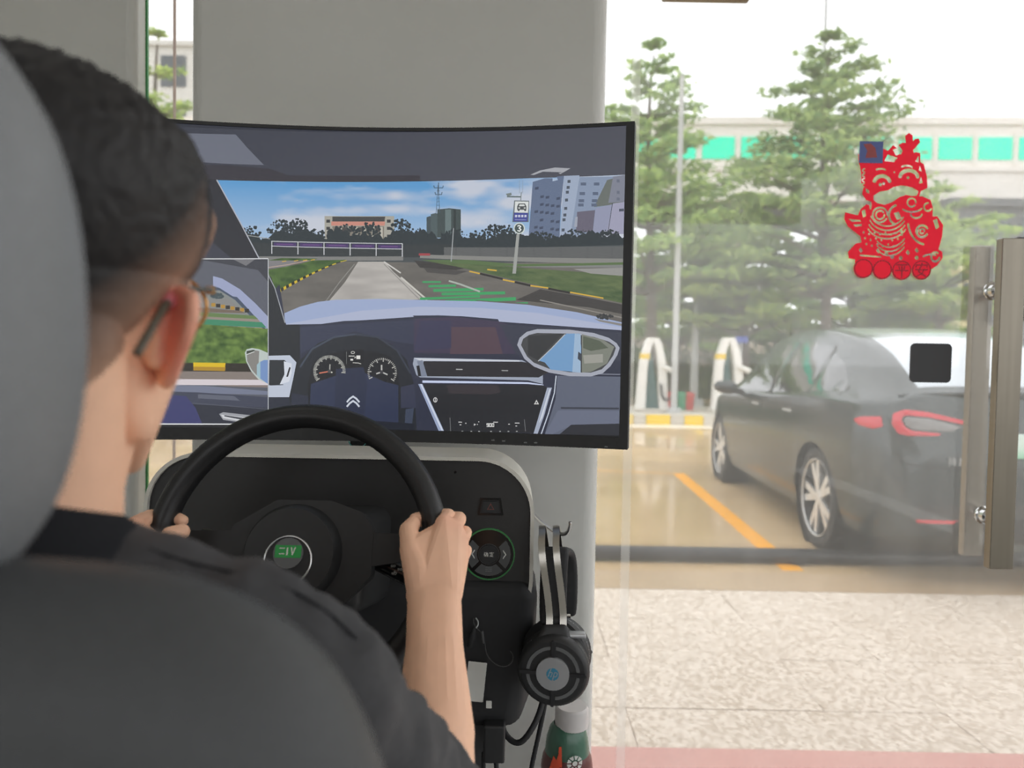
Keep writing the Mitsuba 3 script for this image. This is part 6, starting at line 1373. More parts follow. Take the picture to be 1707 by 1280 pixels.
rs = []
for i in range(9):
    a = i * 2 * math.pi / 9
    rs.append(Polygon([(0.008 * math.cos(a - .2), 0.008 * math.sin(a - .2)), (0.016 * math.cos(a - .28), 0.016 * math.sin(a - .28)), (0.016 * math.cos(a + .28), 0.016 * math.sin(a + .28)), (0.008 * math.cos(a + .2), 0.008 * math.sin(a + .2))]))
rs.append(Point(0, 0).buffer(0.005))


def wrap(poly, R, cx, cy, z, a0, off=0.0006):
    """A flat pattern laid round an upright cylinder."""
    v, f = [], []
    n = 0
    for g in getattr(poly, 'geoms', [poly]):
        p, t = trimesh.creation.triangulate_polygon(g, engine='earcut')
        p = np.asarray(p)
        a = a0 + p[:, 0] / R
        v.append(np.c_[cx + (R + off) * np.sin(a), cy - (R + off) * np.cos(a), z + p[:, 1]])
        f.append(np.asarray(t) + n)
        n += len(p)
    return trimesh.Trimesh(np.concatenate(v), np.concatenate(f), process=False)


add('rosette', wrap(unary_union(rs), 0.0525, bc[0], bc[1], at(955, 1272, 1.37)[2], 0.22), 'm_icon', parent=bt, label='white rosette print')
fl = unary_union([Polygon([(-0.018, -0.03), (0.006, -0.026), (0.004, 0.012), (-0.002, -0.008), (-0.008, 0.0), (-0.012, -0.012)]), Polygon([(0.0, -0.02), (0.010, -0.02), (0.008, 0.022), (0.003, 0.02)])])
add('flame_print', wrap(fl, 0.0525, bc[0], bc[1], at(920, 1262, 1.37)[2], -0.45), 'm_orange', parent=bt, label='orange print')
sidetable = add('side_shelf', box(CX1 - 0.32, CX1 - 0.01, 1.33, 1.52, zg - 0.047 - 0.16 - 0.03, zg - 0.047 - 0.16 - 0.0005, 0.004), 'm_grey_dark', label='dark shelf in front of the grey column under the drink bottle', cat='shelf')
add('leg', box(CX1 - 0.2, CX1 - 0.16, 1.40, 1.44, GZ, zg - 0.047 - 0.16 - 0.02), 'm_grey_dark', parent=sidetable)

# ================================================================ the driver
HC = np.array([-0.305, 0.466, 1.264])            # between the ears
HYAW = math.radians(7)
HS = 1.04
HM = np.eye(4)
HM[:3, :3] = trimesh.transformations.rotation_matrix(HYAW, [0, 0, 1])[:3, :3] @ trimesh.transformations.rotation_matrix(math.radians(2), [1, 0, 0])[:3, :3] * HS
HM[:3, 3] = HC


def hp_(p):
    return (HM[:3, :3] @ np.asarray(p, float)) + HC


def hb(p, r, n=28):
    return ball(p, r, n)


def union(ms):
    return m3.Manifold.batch_boolean(list(ms), m3.OpType.Add)


def xf(man, M):
    return man.transform(np.asarray(M, float)[:3, :4])


# head in its own axes: x right, y to the face, z up
cran = ball([0, -0.012, 0.042], [0.0790, 0.095, 0.086], 48)
face = hull(hb([-.042, .058, .062], .026), hb([.042, .058, .062], .026), hb([-.050, .054, -.008], .018), hb([.050, .054, -.008], .018), hb([-.050, .004, -.060], .013), hb([.050, .004, -.060], .013),
            hb([-.016, .078, -.094], .013), hb([.016, .078, -.094], .013), hb([-.018, .080, -.066], .016), hb([.018, .080, -.066], .016), hb([0, .0, .02], .06))
brow = hull(hb([-.034, .078, .034], .010), hb([.034, .078, .034], .010))
nose = hull(hb([0, .088, .016], .007), hb([0, .112, -.030], .0085), hb([-.013, .098, -.036], .007), hb([.013, .098, -.036], .007))
lips = [hull(hb([-.020, .088, -.066], .004), hb([0, .097, -.063], .005), hb([.020, .088, -.066], .004)), hull(hb([-.018, .087, -.073], .004), hb([0, .096, -.074], .0055), hb([.018, .087, -.073], .004))]


def ear(s):
    out = [(1.08 * a, .78 * b) for a, b in [(.016, .020), (.008, .033), (-.006, .038), (-.019, .033), (-.025, .018), (-.024, .002), (-.018, -.012), (-.010, -.026), (-.001, -.035), (.009, -.033), (.012, -.020), (.012, -.004)]]
    tilt = math.radians(44)
    def pt(f, b, o=0.0):
        # f forward, b up, o outwards; the plate swings out to the back
        f2 = f * math.cos(math.radians(12)) + b * -math.sin(math.radians(12)) * 0.6
        return np.array([s * (.0665 + (0.016 - f2) * math.sin(tilt) * (.85 + 7 * b) + o), -.006 + f2 * math.cos(tilt), -.004 + b])
    ms = []
    c0 = pt(-.004, .002, -0.004)
    n = len(out)
    for i in range(n):
        a, b = out[i], out[(i + 1) % n]
        ra = 0.0042 if out[i][1] > -.02 else .0048
        A, B = pt(*a), pt(*b)
        ms.append(hull(ball(A, ra, 14), ball(B, ra, 14)))
        ms.append(hull(ball(A, .0022, 10), ball(B, .0022, 10), ball(c0, .003, 10)))
    # antihelix and the root towards the skull
    ah = [(-.004, .020), (-.012, .009), (-.012, -.005), (-.004, -.016)]
    for a, b in zip(ah[:-1], ah[1:]):
        ms.append(hull(ball(pt(*a), .003, 10), ball(pt(*b), .003, 10)))
    ms.append(hull(ball(pt(-.002, .014, -.008), .008, 12), ball(pt(-.004, -.012, -.008), .008, 12), ball([s * .062, -.004, .0], .012, 12)))
    return ms


neck_base = np.linalg.inv(HM) @ np.r_[[-0.301, 0.415, 1.095], 1]
neck = [hull(hb([0, .052, -.082], .018), hb([-.034, .010, -.060], .016), hb([.034, .010, -.060], .016), ball(neck_base[:3] + [0, 0.035, 0.045], .046, 32)), hull(hb([0, -.040, -.03], .050), hb([0, -.012, -.05], .048), ball(neck_base[:3] + [0, 0.006, .03], .056, 32), ball(neck_base[:3] + [0, 0.03, 0.02], .050, 32)),
        hull(hb([-.030, -.055, -.01], .036), hb([.030, -.055, -.01], .036), ball(neck_base[:3], .062, 32))]
head_m = union([cran, face, brow, nose, *lips, *ear(1), *ear(-1), *neck]).refine_to_length(0.0045)
head_m = xf(head_m, HM)

# arms and trunk in the world
SHR, SHL = np.array([-0.140, .455, 1.030]), np.array([-0.440, .455, 1.030])
ELR, ELL = np.array([-0.066, .66, .820]), np.array([-0.530, .67, .815])


def hand(px, wr_d, mirror=None):
    """Spheres of a hand closed round the wheel rim. px: name -> (pixel x, pixel y, depth)."""
    g = {k: at(*v) for k, v in px.items()}
    if mirror is not None:
        g = {k: np.array([2 * mirror[0] - v[0], v[1], v[2] + mirror[1]]) for k, v in g.items()}
    s = -1 if mirror is not None else 1
    return g, s


HPX = dict(wr=(702, 992, .848), wu=(746, 990, .853), i=(739, 872, .893), m=(757, 878, .900), r=(768, 901, .906), p=(770, 929, .906), tc=(702, 955, .860), tm=(686, 915, .874), ti=(681, 884, .890), tt=(688, 874, .906))


def hand_mesh(g, s):
    out = []
    wr, wu = g['wr'], g['wu']
    fw = np.array([0, 1.0, 0])
    pal = [ball(wr, .0185, 20), ball(wu, .0185, 20), ball(g['i'], .0105, 18), ball(g['m'], .0108, 18), ball(g['r'], .0102, 18), ball(g['p'], .0092, 18),
           ball(g['i'] + fw * .012 - [s * .004, 0, .012], .009, 14), ball(g['p'] + fw * .012 - [s * .008, 0, .004], .009, 14)]
    out.append(hull(*pal))
    out.append(hull(ball(g['tc'], .017, 18), ball(g['tm'], .0150, 18), ball(wr, .017, 18), ball(g['i'] - [s * .01, -.004, .03], .013, 18)))
    out.append(hull(ball(g['tc'], .015, 18), ball(g['i'] + [0, .006, -.006], .009, 18), ball(g['tm'], .0138, 18)))
    out += [bone(g['tm'], g['ti'], .0140, .0118, 18), bone(g['ti'], g['tt'], .0118, .0100, 18)]
    for k, r, L in (('i', .0102, 1.0), ('m', .0105, 1.08), ('r', .0099, 1.0), ('p', .0087, .8)):
        a = g[k]
        pip = a + np.array([s * .003, .038 * L, .001])
        dip = pip + np.array([-s * .026 * L, .010, -.002])
        tip = dip + np.array([-s * .018 * L, -.012, -.002])
        out += [bone(a, pip, r * 1.04, r * .95, 16), bone(pip, dip, r * .95, r * .86, 16), bone(dip, tip, r * .86, r * .74, 16)]
    return out


gR, sR = hand(HPX, None)
MIRX = WC[0]
gL, sL = hand(HPX, None, (MIRX, -0.008))
gL['ti'] = at(284, 893, .885); gL['tt'] = at(303, 886, .895); gL['tm'] = at(268, 915, .876)
hands = []
for g, s in ((gR, sR), (gL, sL)):
    hands.append(union(hand_mesh(g, s)).refine_to_length(0.003))
arms = []
for sh_, el, g in ((SHR, ELR, gR), (SHL, ELL, gL)):
    w0 = (g['wr'] + g['wu']) / 2
    ax = (w0 - el) / np.linalg.norm(w0 - el)
    sd = (g['wu'] - g['wr']) / np.linalg.norm(g['wu'] - g['wr'])
    mid = el + (w0 - el) * 0.30
    lowr = el + (w0 - el) * 0.72
    arms.append(hull(ball(sh_, .050), ball(el, .040)))
    arms.append(hull(ball(el, .040), ball(mid, .0400)))
    arms.append(hull(ball(mid - sd * .004, .0375), ball(mid + sd * .004, .0375), ball(lowr - sd * .006, .0265), ball(lowr + sd * .006, .0265)))
    arms.append(hull(ball(lowr - sd * .006, .0265), ball(lowr + sd * .006, .0265), ball(w0 - sd * .009, .0195), ball(w0 + sd * .009, .0195), ball(g['wr'], .0165), ball(g['wu'], .0165)))
TC = -0.289
trunk = [hull(*[ball([TC + s * .125, .445, .99], .062) for s in (-1, 1)], *[ball([TC + s * .13, .45, .80], .075) for s in (-1, 1)], ball([TC, .43, 1.09], .06)),
         hull(*[ball([TC + s * .13, .45, .80], .075) for s in (-1, 1)], *[ball([TC + s * .10, .47, .62], .095) for s in (-1, 1)]),
         hull(ball(SHR, .05), ball([TC, .43, 1.085], .055), ball([TC + .1, .45, .98], .06)), hull(ball(SHL, .05), ball([TC, .43, 1.085], .055), ball([TC - .1, .45, .98], .06))]
legs, leg_j = [], []
for s in (-1, 1):
    h_, k_, a_, t_ = [TC + s * .10, .50, .60], [TC + s * .16, .93, .62], [TC + s * .14, 1.02, GZ + .10], [TC + s * .15, 1.17, GZ + .05]
    leg_j.append((h_, k_, a_, t_))
    legs += [bone(h_, k_, .085, .058), bone(k_, a_, .056, .038), hull(ball(a_, .04), ball([a_[0], a_[1] - .03, GZ + .045], .035), ball(t_, .033))]
big = union(trunk + legs + arms).refine_to_length(0.009)
body_m = union([big, head_m] + hands)
bt_ = to_tm(body_m)
bt_.merge_vertices()
trimesh.smoothing.filter_taubin(bt_, lamb=0.5, nu=0.52, iterations=16)
bv = np.array(bt_.vertices)
# skin colour: even tan, redder on knuckles and cheeks; ear red paints light shining through
loc = (np.linalg.inv(HM) @ np.c_[bv, np.ones(len(bv))].T).T[:, :3]
skin = np.tile(lin(236, 188, 158), (len(bv), 1))
inhead = (np.abs(loc) < 0.2).all(1)
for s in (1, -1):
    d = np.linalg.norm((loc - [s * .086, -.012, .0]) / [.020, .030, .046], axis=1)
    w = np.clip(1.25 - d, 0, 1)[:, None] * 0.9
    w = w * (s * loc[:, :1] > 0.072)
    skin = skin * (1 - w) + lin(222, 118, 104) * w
for g in (gR, gL):
    for kk in 'imrp':
        w = np.exp(-(np.linalg.norm(bv - g[kk], axis=1) / .013) ** 2)[:, None] * 0.40
        skin = skin * (1 - w) + lin(220, 150, 128) * w
n_ = meshkit.fbm(bv * 45, 3, 4)[:, None]
skin = skin * (0.93 + 0.14 * n_)
scene['m_skin'] = {'type': 'principled', 'base_color': {'type': 'mesh_attribute', 'name': 'vertex_color'}, 'roughness': 0.5, 'specular': 0.4, 'sheen': 0.1}
man = thing('person', 'person in a black t-shirt and glasses seen from behind, both hands on the steering wheel', 'person')
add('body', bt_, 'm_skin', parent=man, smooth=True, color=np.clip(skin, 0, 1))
for s in (-1, 1):
    e = hp_([s * .032, .078, .012])
    ek = add('eye', moved(trimesh.creation.icosphere(subdivisions=3, radius=0.0122), TM(e)), 'm_white', parent=man, smooth=True)
    add('iris', moved(trimesh.creation.icosphere(subdivisions=2, radius=0.0062), TM(hp_([s * .032, .0850, .012]))), 'm_black_gloss', parent=ek, smooth=True)
    add('eyebrow', tube([hp_([s * .016, .090, .034]), hp_([s * .034, .089, .039]), hp_([s * .050, .078, .033])], [.003, .0035, .002], 8), 'm_black_soft', parent=man, smooth=True)

# short hair: a shell over the skull, full on top and faded towards ears and nape
hc_l = np.array([0, -.012, .030])
ico = trimesh.creation.icosphere(subdivisions=6)
dirs = np.array(ico.vertices)
head_only = to_tm(xf(union([cran, face, *neck]), np.diag([1, 1, 1, 1.0])))
rays = trimesh.ray.ray_triangle.RayMeshIntersector(head_only) if not trimesh.ray.has_embree else trimesh.ray.ray_pyembree.RayMeshIntersector(head_only)
loc_, ir, _ = rays.intersects_location(np.tile(hc_l, (len(dirs), 1)), dirs, multiple_hits=False)
rad = np.full(len(dirs), 0.1)
rad[ir] = np.linalg.norm(loc_ - hc_l, axis=1)
surf = hc_l + dirs * rad[:, None]
z, y, x = surf[:, 2], surf[:, 1], np.abs(surf[:, 0])
# height of the hairline round the head: nape low, over the ear higher, brow high
az = np.degrees(np.arctan2(surf[:, 1] - hc_l[1], x))           # -90 back, 90 front
line = np.interp(az, [-90, -50, -28, -10, 4, 14, 24, 40, 60, 90], [-.036, -.030, -.006, .018, .030, .006, -.008, .045, .080, .086])
hgt = z - line
full = np.clip((z - .035) / .060, 0, 1) ** 0.8 * np.clip((0.075 - y) / .04 + 0.55, 0.4, 1)
thick = np.clip(hgt / .012, -1, 1) * 0.0016 + np.clip(hgt / .03, 0, 1) * 0.0035 + full * 0.031 + np.clip((z - .05) / .03, 0, 1) * np.clip((.11 - z) / .03, 0, 1) * 0.002
nz = meshkit.fbm(dirs * 20, 3, 8) - 0.5
nz2 = meshkit.fbm(dirs * np.array([120, 120, 60]), 2, 9) - 0.5
thick = thick + np.clip(hgt / .02, 0, 1) * (nz * 0.003 * (0.3 + 2.0 * full) + nz2 * 0.002 * (0.3 + 1.5 * full))
thick = np.where(hgt < -.012, -0.006, thick)
hv = hc_l + dirs * (rad + thick)[:, None]
fade = np.clip((hgt + 0.002) / .055, 0, 1)[:, None] ** 0.8
sv = np.clip(0.6 + nz2 * 1.2, 0.2, 1.2)[:, None]
hcol = lin(176, 138, 116) * (1 - fade) * 0.9 + lin(31, 30, 31) * fade * (0.75 + 0.5 * sv)
hm_ = trimesh.Trimesh(hv, ico.faces, process=False)
hm_.apply_transform(HM)
scene['m_hair'] = {'type': 'principled', 'base_color': {'type': 'mesh_attribute', 'name': 'vertex_color'}, 'roughness': 0.55, 'specular': 0.35}
add('hair', hm_, 'm_hair', parent=man, smooth=True, color=np.clip(hcol, 0, 1), label='short black hair faded at the sides')

# t-shirt: the trunk and upper arms, a little wider, with folds
def grow(ms, r, L):
    return ms


slv = []
for sh_, el in ((SHR, ELR), (SHL, ELL)):
    e = sh_ + (el - sh_) * 0.86
    m_ = sh_ + (el - sh_) * 0.4
    slv += [hull(ball(sh_, .066, 32), ball(m_ + [0, -.004, -.006], .060, 32)), hull(ball(m_ + [0, -.004, -.006], .060, 32), ball(e + [0, 0, -.006], .060, 32))]
sh_ms = [hull(ball([-.301, .411, 1.082], .077, 32), ball([TC, .428, 1.0], .088, 32)), hull(ball(SHR + [.0, 0, .004], .058, 32), ball([TC + .10, .445, 1.068], .060, 32), ball([TC + .03, .43, 1.095], .06, 32)), hull(ball(SHL + [.0, 0, .004], .058, 32), ball([TC - .10, .445, 1.068], .060, 32), ball([TC - .03, .43, 1.095], .06, 32)), hull(*[ball([TC + s * .125, .442, .985], .079, 32) for s in (-1, 1)], *[ball([TC + s * .135, .45, .80], .092, 32) for s in (-1, 1)], ball([TC, .425, 1.075], .070, 32)),
         hull(*[ball([TC + s * .135, .45, .80], .092, 32) for s in (-1, 1)], *[ball([TC + s * .115, .47, .60], .108, 32) for s in (-1, 1)]),
         hull(ball(SHR, .060, 32), ball([TC + .02, .425, 1.09], .066, 32), ball([TC + .1, .445, .98], .08, 32)), hull(ball(SHL, .060, 32), ball([TC - .02, .425, 1.09], .066, 32), ball([TC - .1, .445, .98], .08, 32)), *slv]
shirt = union(sh_ms)
# open the neck and the sleeve ends
nd = np.array([0, 0.25, 1.0]); nd /= np.linalg.norm(nd)
nb = np.array([-0.302, 0.420, 1.150])
cut_n = hull(ball(nb + nd * .035, .050), ball(nb + nd * .2, .06))
shirt = shirt - cut_n
for sh_, el in ((SHR, ELR), (SHL, ELL)):
    d = (el - sh_) / np.linalg.norm(el - sh_)
    e = sh_ + (el - sh_) * 0.92
    cyl = m3.Manifold.cylinder(0.4, 0.2, 0.2, 24)
    a = np.array([0, 0, 1.0]) if abs(d[2]) < .9 else np.array([1.0, 0, 0])
    x_ = np.cross(a, d); x_ /= np.linalg.norm(x_)
    M_ = np.eye(4); M_[:3, 0], M_[:3, 1], M_[:3, 2], M_[:3, 3] = x_, np.cross(d, x_), d, e
    shirt = shirt - xf(cyl, M_)
    hol = m3.Manifold.cylinder(0.06, 0.053, 0.056, 32)
    M2 = M_.copy(); M2[:3, 3] = e - d * 0.03
    shirt = shirt - xf(hol, M2)
st_ = to_tm(shirt.refine_to_length(0.0075))
st_.merge_vertices()
trimesh.smoothing.filter_taubin(st_, lamb=0.5, nu=0.51, iterations=40)
v = np.array(st_.vertices)
nr = np.array(st_.vertex_normals)
fold = meshkit.fbm(np.c_[v[:, 0] * 9 + v[:, 2] * 5, v[:, 1] * 9, v[:, 2] * 20 - v[:, 0] * 14], 3, 21) - 0.5
fold2 = np.abs(meshkit.fbm(np.c_[v[:, 0] * 14, v[:, 1] * 16, v[:, 2] * 14], 2, 23) - 0.5)
st_.vertices = v + nr * (fold * 0.026 - fold2 * 0.014)[:, None]
mat('m_shirt', mikit.proc(lambda p, n, uv: mi.Color3f(0.050, 0.051, 0.055) * (0.85 + 0.3 * fbm3(p, 260.0, 3))), 0.85, spec=0.2, sheen=0.6)
mat('m_collar', mikit.proc(lambda p, n, uv: mi.Color3f(0.014, 0.015, 0.018) * (0.85 + 0.3 * fbm3(p, 400.0, 3))), 0.9, spec=0.2)
ts = add('t_shirt', st_, 'm_shirt', parent=man, smooth=True, label='black short-sleeved t-shirt')
# shoulder seams
from trimesh.ray import ray_triangle as _rtm
_shr = _rtm.RayMeshIntersector(st_) if not trimesh.ray.has_embree else trimesh.ray.ray_pyembree.RayMeshIntersector(st_)
for s in (-1, 1):
    o_ = np.array([[TC + s * a, .425 + .03 * (a - .06) / .1 - .012, 1.5] for a in np.linspace(.075, .195, 24)])
    h_, r_, _ = _shr.intersects_location(o_, np.tile([0, 0, -1.0], (24, 1)), multiple_hits=False)
    h_ = h_[np.argsort(r_)]
    h_[:, 2] = np.polyval(np.polyfit(h_[:, 0], h_[:, 2], 3), h_[:, 0])
    if len(h_) > 8:
        add('seam', tube(h_ + [0, 0, .0004], .0009, 6), 'm_collar', parent=ts, smooth=True)
# collar band
x_ = np.cross(nd, [0, 1, 0]); x_ /= np.linalg.norm(x_)
MC = np.eye(4); MC[:3, 0], MC[:3, 1], MC[:3, 2] = x_, np.cross(nd, x_), nd
MC[:3, 3] = nb + nd * -0.014
cb = lathe([(0.080, -0.052), (0.088, -0.052), (0.080, -0.016), (0.076, 0.0), (0.071, 0.016), (0.066, 0.019), (0.064, 0.016), (0.067, 0.0), (0.072, -0.020), (0.080, -0.052)], 64)
cv = np.array(cb.vertices)
cb.vertices = cv * [1.0, 1.02, 1] + np.c_[0 * cv[:, 0], 0 * cv[:, 0], 0.10 * cv[:, 1]]
add('collar', moved(cb, MC), 'm_collar', parent=ts, smooth=True, label='ribbed crew collar')
# trousers and shoes
tr = []
for h_, k_, a_, t_ in leg_j:
    a2 = [a_[0], a_[1], a_[2] + .02]
    tr += [bone(h_, k_, .097, .070), bone(k_, a2, .068, .052)]
tr += [hull(*[ball([TC + s * .10, .48, .60], .108) for s in (-1, 1)])]
tt_ = to_tm(union(tr).refine_to_length(0.014))
tt_.merge_vertices()
trimesh.smoothing.filter_taubin(tt_, iterations=8)
mat('m_trousers', lin(52, 56, 68), 0.85, spec=0.2)
add('trousers', tt_, 'm_trousers', parent=man, smooth=True)
for h_, k_, a_, t_ in leg_j:
    so = union([hull(ball([a_[0], a_[1], a_[2] - .01], .048), ball([a_[0], a_[1] - .035, GZ + .042], .042), ball([t_[0], t_[1], GZ + .045], .044)), box_man if False else hull(ball([a_[0], a_[1] - .04, GZ + .02], .02), ball([t_[0] + .02, t_[1] + .02, GZ + .02], .02), ball([t_[0] - .02, t_[1] + .02, GZ + .02], .02))])
    add('shoe', so, 'm_black_soft', parent=man, smooth=40)

# glasses
gl = thing('glasses', 'thin gold and dark rimmed glasses worn by the person', 'glasses')
mat('m_gold', lin(196, 150, 96), 0.25, metal=0.8)
mat('m_temple', lin(82, 78, 66), 0.35)
mat('m_temple_tip', lin(214, 122, 132), 0.3)
FRONT = .104
fr_pts = {}
for s in (-1, 1):
    c_ = np.array([s * .037, FRONT, .020])
    ring = [hp_(c_ + [math.cos(a) * .030, -abs(math.cos(a) * .030 + s * .037) * 0.10 + .003, math.sin(a) * .0245]) for a in np.linspace(0, 2 * np.pi, 41)]
    add('rim', tube(ring, 0.0016, 8, caps=False), 'm_gold', parent=gl, smooth=True, label='gold rim')
    lens = np.array(ring[:-1])
    mid = lens.mean(0)
    vv = np.vstack([lens, mid])
    k = len(lens)
    add('lens', trimesh.Trimesh(vv, [[i, (i + 1) % k, k] for i in range(k)], process=False), 'm_glass_clean', parent=gl, smooth=False)
    h0 = np.array([s * .070, FRONT - .004, .033])
    add('hinge', box(*sum(([q - .0032, q + .0032] for q in hp_(h0)), []), 0.001), 'm_gold', parent=gl)
    pts = [h0, [s * .078, .070, .032], [s * .081, .030, .030], [s * .0800, .000, .0270], [s * .0790, -.014, .021]]
    add('temple', tube(spline([hp_(p) for p in pts], 24), 0.0018, 8), 'm_temple', parent=gl, smooth=True)
    pts = [[s * .0790, -.012, .022], [s * .0790, -.028, .014], [s * .0770, -.046, -.001], [s * .0745, -.056, -.012]]
    tp_ = add('temple_tip', tube(spline([hp_(p) for p in pts], 16), [0.0030] * 6 + [0.0026] * 10, 8), 'm_temple', parent=gl, smooth=True, label='dark temple tip')
    add('sleeve', tube(spline([hp_(p) for p in ([s * .0785, .002, .0270], [s * .0788, -.010, .0225], [s * .0788, -.020, .0175])], 12), [0.0044] * 12, 10), 'm_temple_tip', parent=tp_, smooth=True, label='pink silicone sleeve')
add('bridge', tube([hp_([-.008, FRONT + .002, .026]), hp_([0, FRONT + .005, .030]), hp_([.008, FRONT + .002, .026])], 0.0014, 8), 'm_gold', parent=gl, smooth=True)

# ================================================================ outside
mat('m_asphalt', mikit.proc(lambda p, n, uv: mixc(mixc(lin(168, 142, 104), lin(192, 166, 126), fbm3(p, 0.8, 4)), lin(150, 124, 92), 0.5 * mikit.smoothstep(0.5, 0.7, mikit.fbm(p.x * 0.5, p.y * 2.0, 1.0, 3)))),
    mikit.proc(lambda p, n, uv: 0.10 + 0.42 * mikit.smoothstep(0.35, 0.65, mikit.fbm(p.x * 0.7, p.y * 0.35, 4.0, 4))), spec=0.6)
mat('m_slab', mikit.proc(lambda p, n, uv: mixc(mixc(lin(186, 168, 146), lin(212, 198, 180), fbm3(p, 2.5, 4)), mixc(lin(150, 134, 116), lin(236, 226, 214), mikit.smoothstep(0.25, 0.75, mikit.fbm(p.x * 80.0, p.y * 55.0, 0.0, 4))), 0.42)), 0.55, spec=0.4)
mat('m_slab_wet', mikit.proc(lambda p, n, uv: mixc(lin(150, 126, 96), lin(186, 162, 130), fbm3(p, 2.5, 4))), 0.35)
mat('m_red_mat', mikit.proc(lambda p, n, uv: mixc(lin(184, 130, 122), lin(200, 152, 140), fbm3(p, 6.0, 3))), 0.7)
mat('m_yellow_paint', lin(236, 160, 10), 0.4)
mat('m_yellow_worn', mikit.proc(lambda p, n, uv: mixc(lin(206, 150, 66), lin(186, 148, 96), fbm3(p, 8.0, 3))), 0.5)
mat('m_concrete', mikit.proc(lambda p, n, uv: mixc(lin(168, 162, 150), lin(196, 190, 178), fbm3(p, 2.0, 4))), 0.7)
mat('m_gutter', lin(226, 216, 198), 0.3)
mat('m_rubber', lin(34, 34, 34), 0.4)
mat('m_kerb_yellow', lin(220, 186, 40), 0.5)
mat('m_post_white', lin(222, 220, 214), 0.35)
mat('m_teal_dark', lin(60, 92, 90), 0.4)
mat('m_pole', lin(176, 178, 176), 0.4)
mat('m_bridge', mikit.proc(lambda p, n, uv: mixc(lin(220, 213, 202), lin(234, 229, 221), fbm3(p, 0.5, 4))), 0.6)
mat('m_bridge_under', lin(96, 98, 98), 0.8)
mat('m_bridge_panel', (0.0, 0.98, 0.60), 0.5, spec=0.2)
mat('m_pier', mikit.proc(lambda p, n, uv: mixc(lin(104, 94, 86), lin(128, 118, 108), fbm3(mi.Point3f(p.x * 3, p.y * 3, p.z * 0.3), 1.0))), 0.8)
mat('m_bark', mikit.proc(lambda p, n, uv: mixc(lin(74, 64, 54), lin(104, 94, 82), fbm3(p, 8.0, 3))), 0.85)
mat('m_hedge', lin(70, 92, 48), 0.8)

# ground: wet asphalt lot, pale slabs before the door, a red strip at the threshold
YP = 5.02                                     # the wheel-stop pipe
Y_S1 = 1.30 * F_PX / (988 - 607)              # far edge of the slabs
Y_R = 1.30 * F_PX / (1262 - 607)              # far edge of the red strip
lot = add('ground', box(-40, 60, Y_S1, 120, GZ - 0.3, GZ), 'm_asphalt', kind='structure', label='wet brown asphalt of the parking lot')
pv = add('pavement', box(-8, 12, YG + 0.06, Y_S1, GZ - 0.3, GZ - 0.012), 'm_slab', kind='structure', label='pale slab pavement before the door')
add('threshold_strip', box(-3, 6, YG + 0.07, Y_R, GZ - 0.011, GZ + 0.004), 'm_red_mat', parent=pv, label='faded red strip')
rows = [Y_R, Y_R + 0.28, Y_R + 0.74, Y_R + 1.22, Y_S1 - 0.003]
for i in range(len(rows) - 1):
    off = 0.0 if i % 2 else 0.45
    x = -3.6 + off
    while x < 8:
        add('slab', box(x, x + 1.196, rows[i] + 0.002, rows[i + 1] - 0.002, GZ - 0.012, GZ + rnd.uniform(-0.0012, 0.0012)), 'm_slab', parent=pv)
        x += 1.2
add('wet_band', box(-8, 12, Y_S1 - 0.002, Y_S1 + 0.35, GZ - 0.01, GZ + 0.001), 'm_slab_wet', parent=lot)


def strip(a, b, w, z=GZ + 0.003):
    a, b = np.array(a, float), np.array(b, float)
    d = (b - a) / np.linalg.norm(b - a)
    n = np.array([-d[1], d[0]]) * w / 2
    m = extrude(Polygon([a - n, b - n, b + n, a + n]), 0.003)
    m.apply_translation([0, 0, z - 0.003])
    return m


def gnd(px, py):
    d = at(px, py, 1.0) - CAM
    t = (GZ - CAM[2]) / d[2]
    return (CAM + d * t)[:2]


g0, g1 = gnd(1131, 789), gnd(1322, 951)
add('parking_line', strip(g0, g1, 0.13), 'm_yellow_paint', parent=lot, label='bright yellow parking line')
add('parking_line', strip(gnd(985, 784), gnd(1134, 790), 0.07), 'm_yellow_worn', parent=lot, label='worn yellow line')
add('parking_line', strip(g0 + [2.75, 0], g1 + [2.75, 0], 0.13), 'm_yellow_paint', parent=lot)
add('parking_line', strip(g0 - [2.75, 0], g1 - [2.75, 0], 0.13), 'm_yellow_paint', parent=lot)

# wheel-stop pipe
yp = 0.5 * (gnd(1300, 946)[1] + gnd(1300, 932)[1])
wp = thing('wheel_stop', 'long black rubber pipe used as wheel stop across the parking bays', 'wheel stop')
zc = GZ + 0.052
add('pipe', tube([[-6, yp, zc], [1.6, yp, zc], [1.86, yp, zc], [9, yp - 0.02, zc]], 0.047, 16), 'm_rubber', parent=wp, smooth=40)
for x in (-3, -0.2, 1.88, 4.6, 7.3):
    add('bracket', box(x - 0.05, x + 0.05, yp - 0.06, yp + 0.06, GZ, zc + 0.03, 0.02), 'm_rubber', parent=wp)

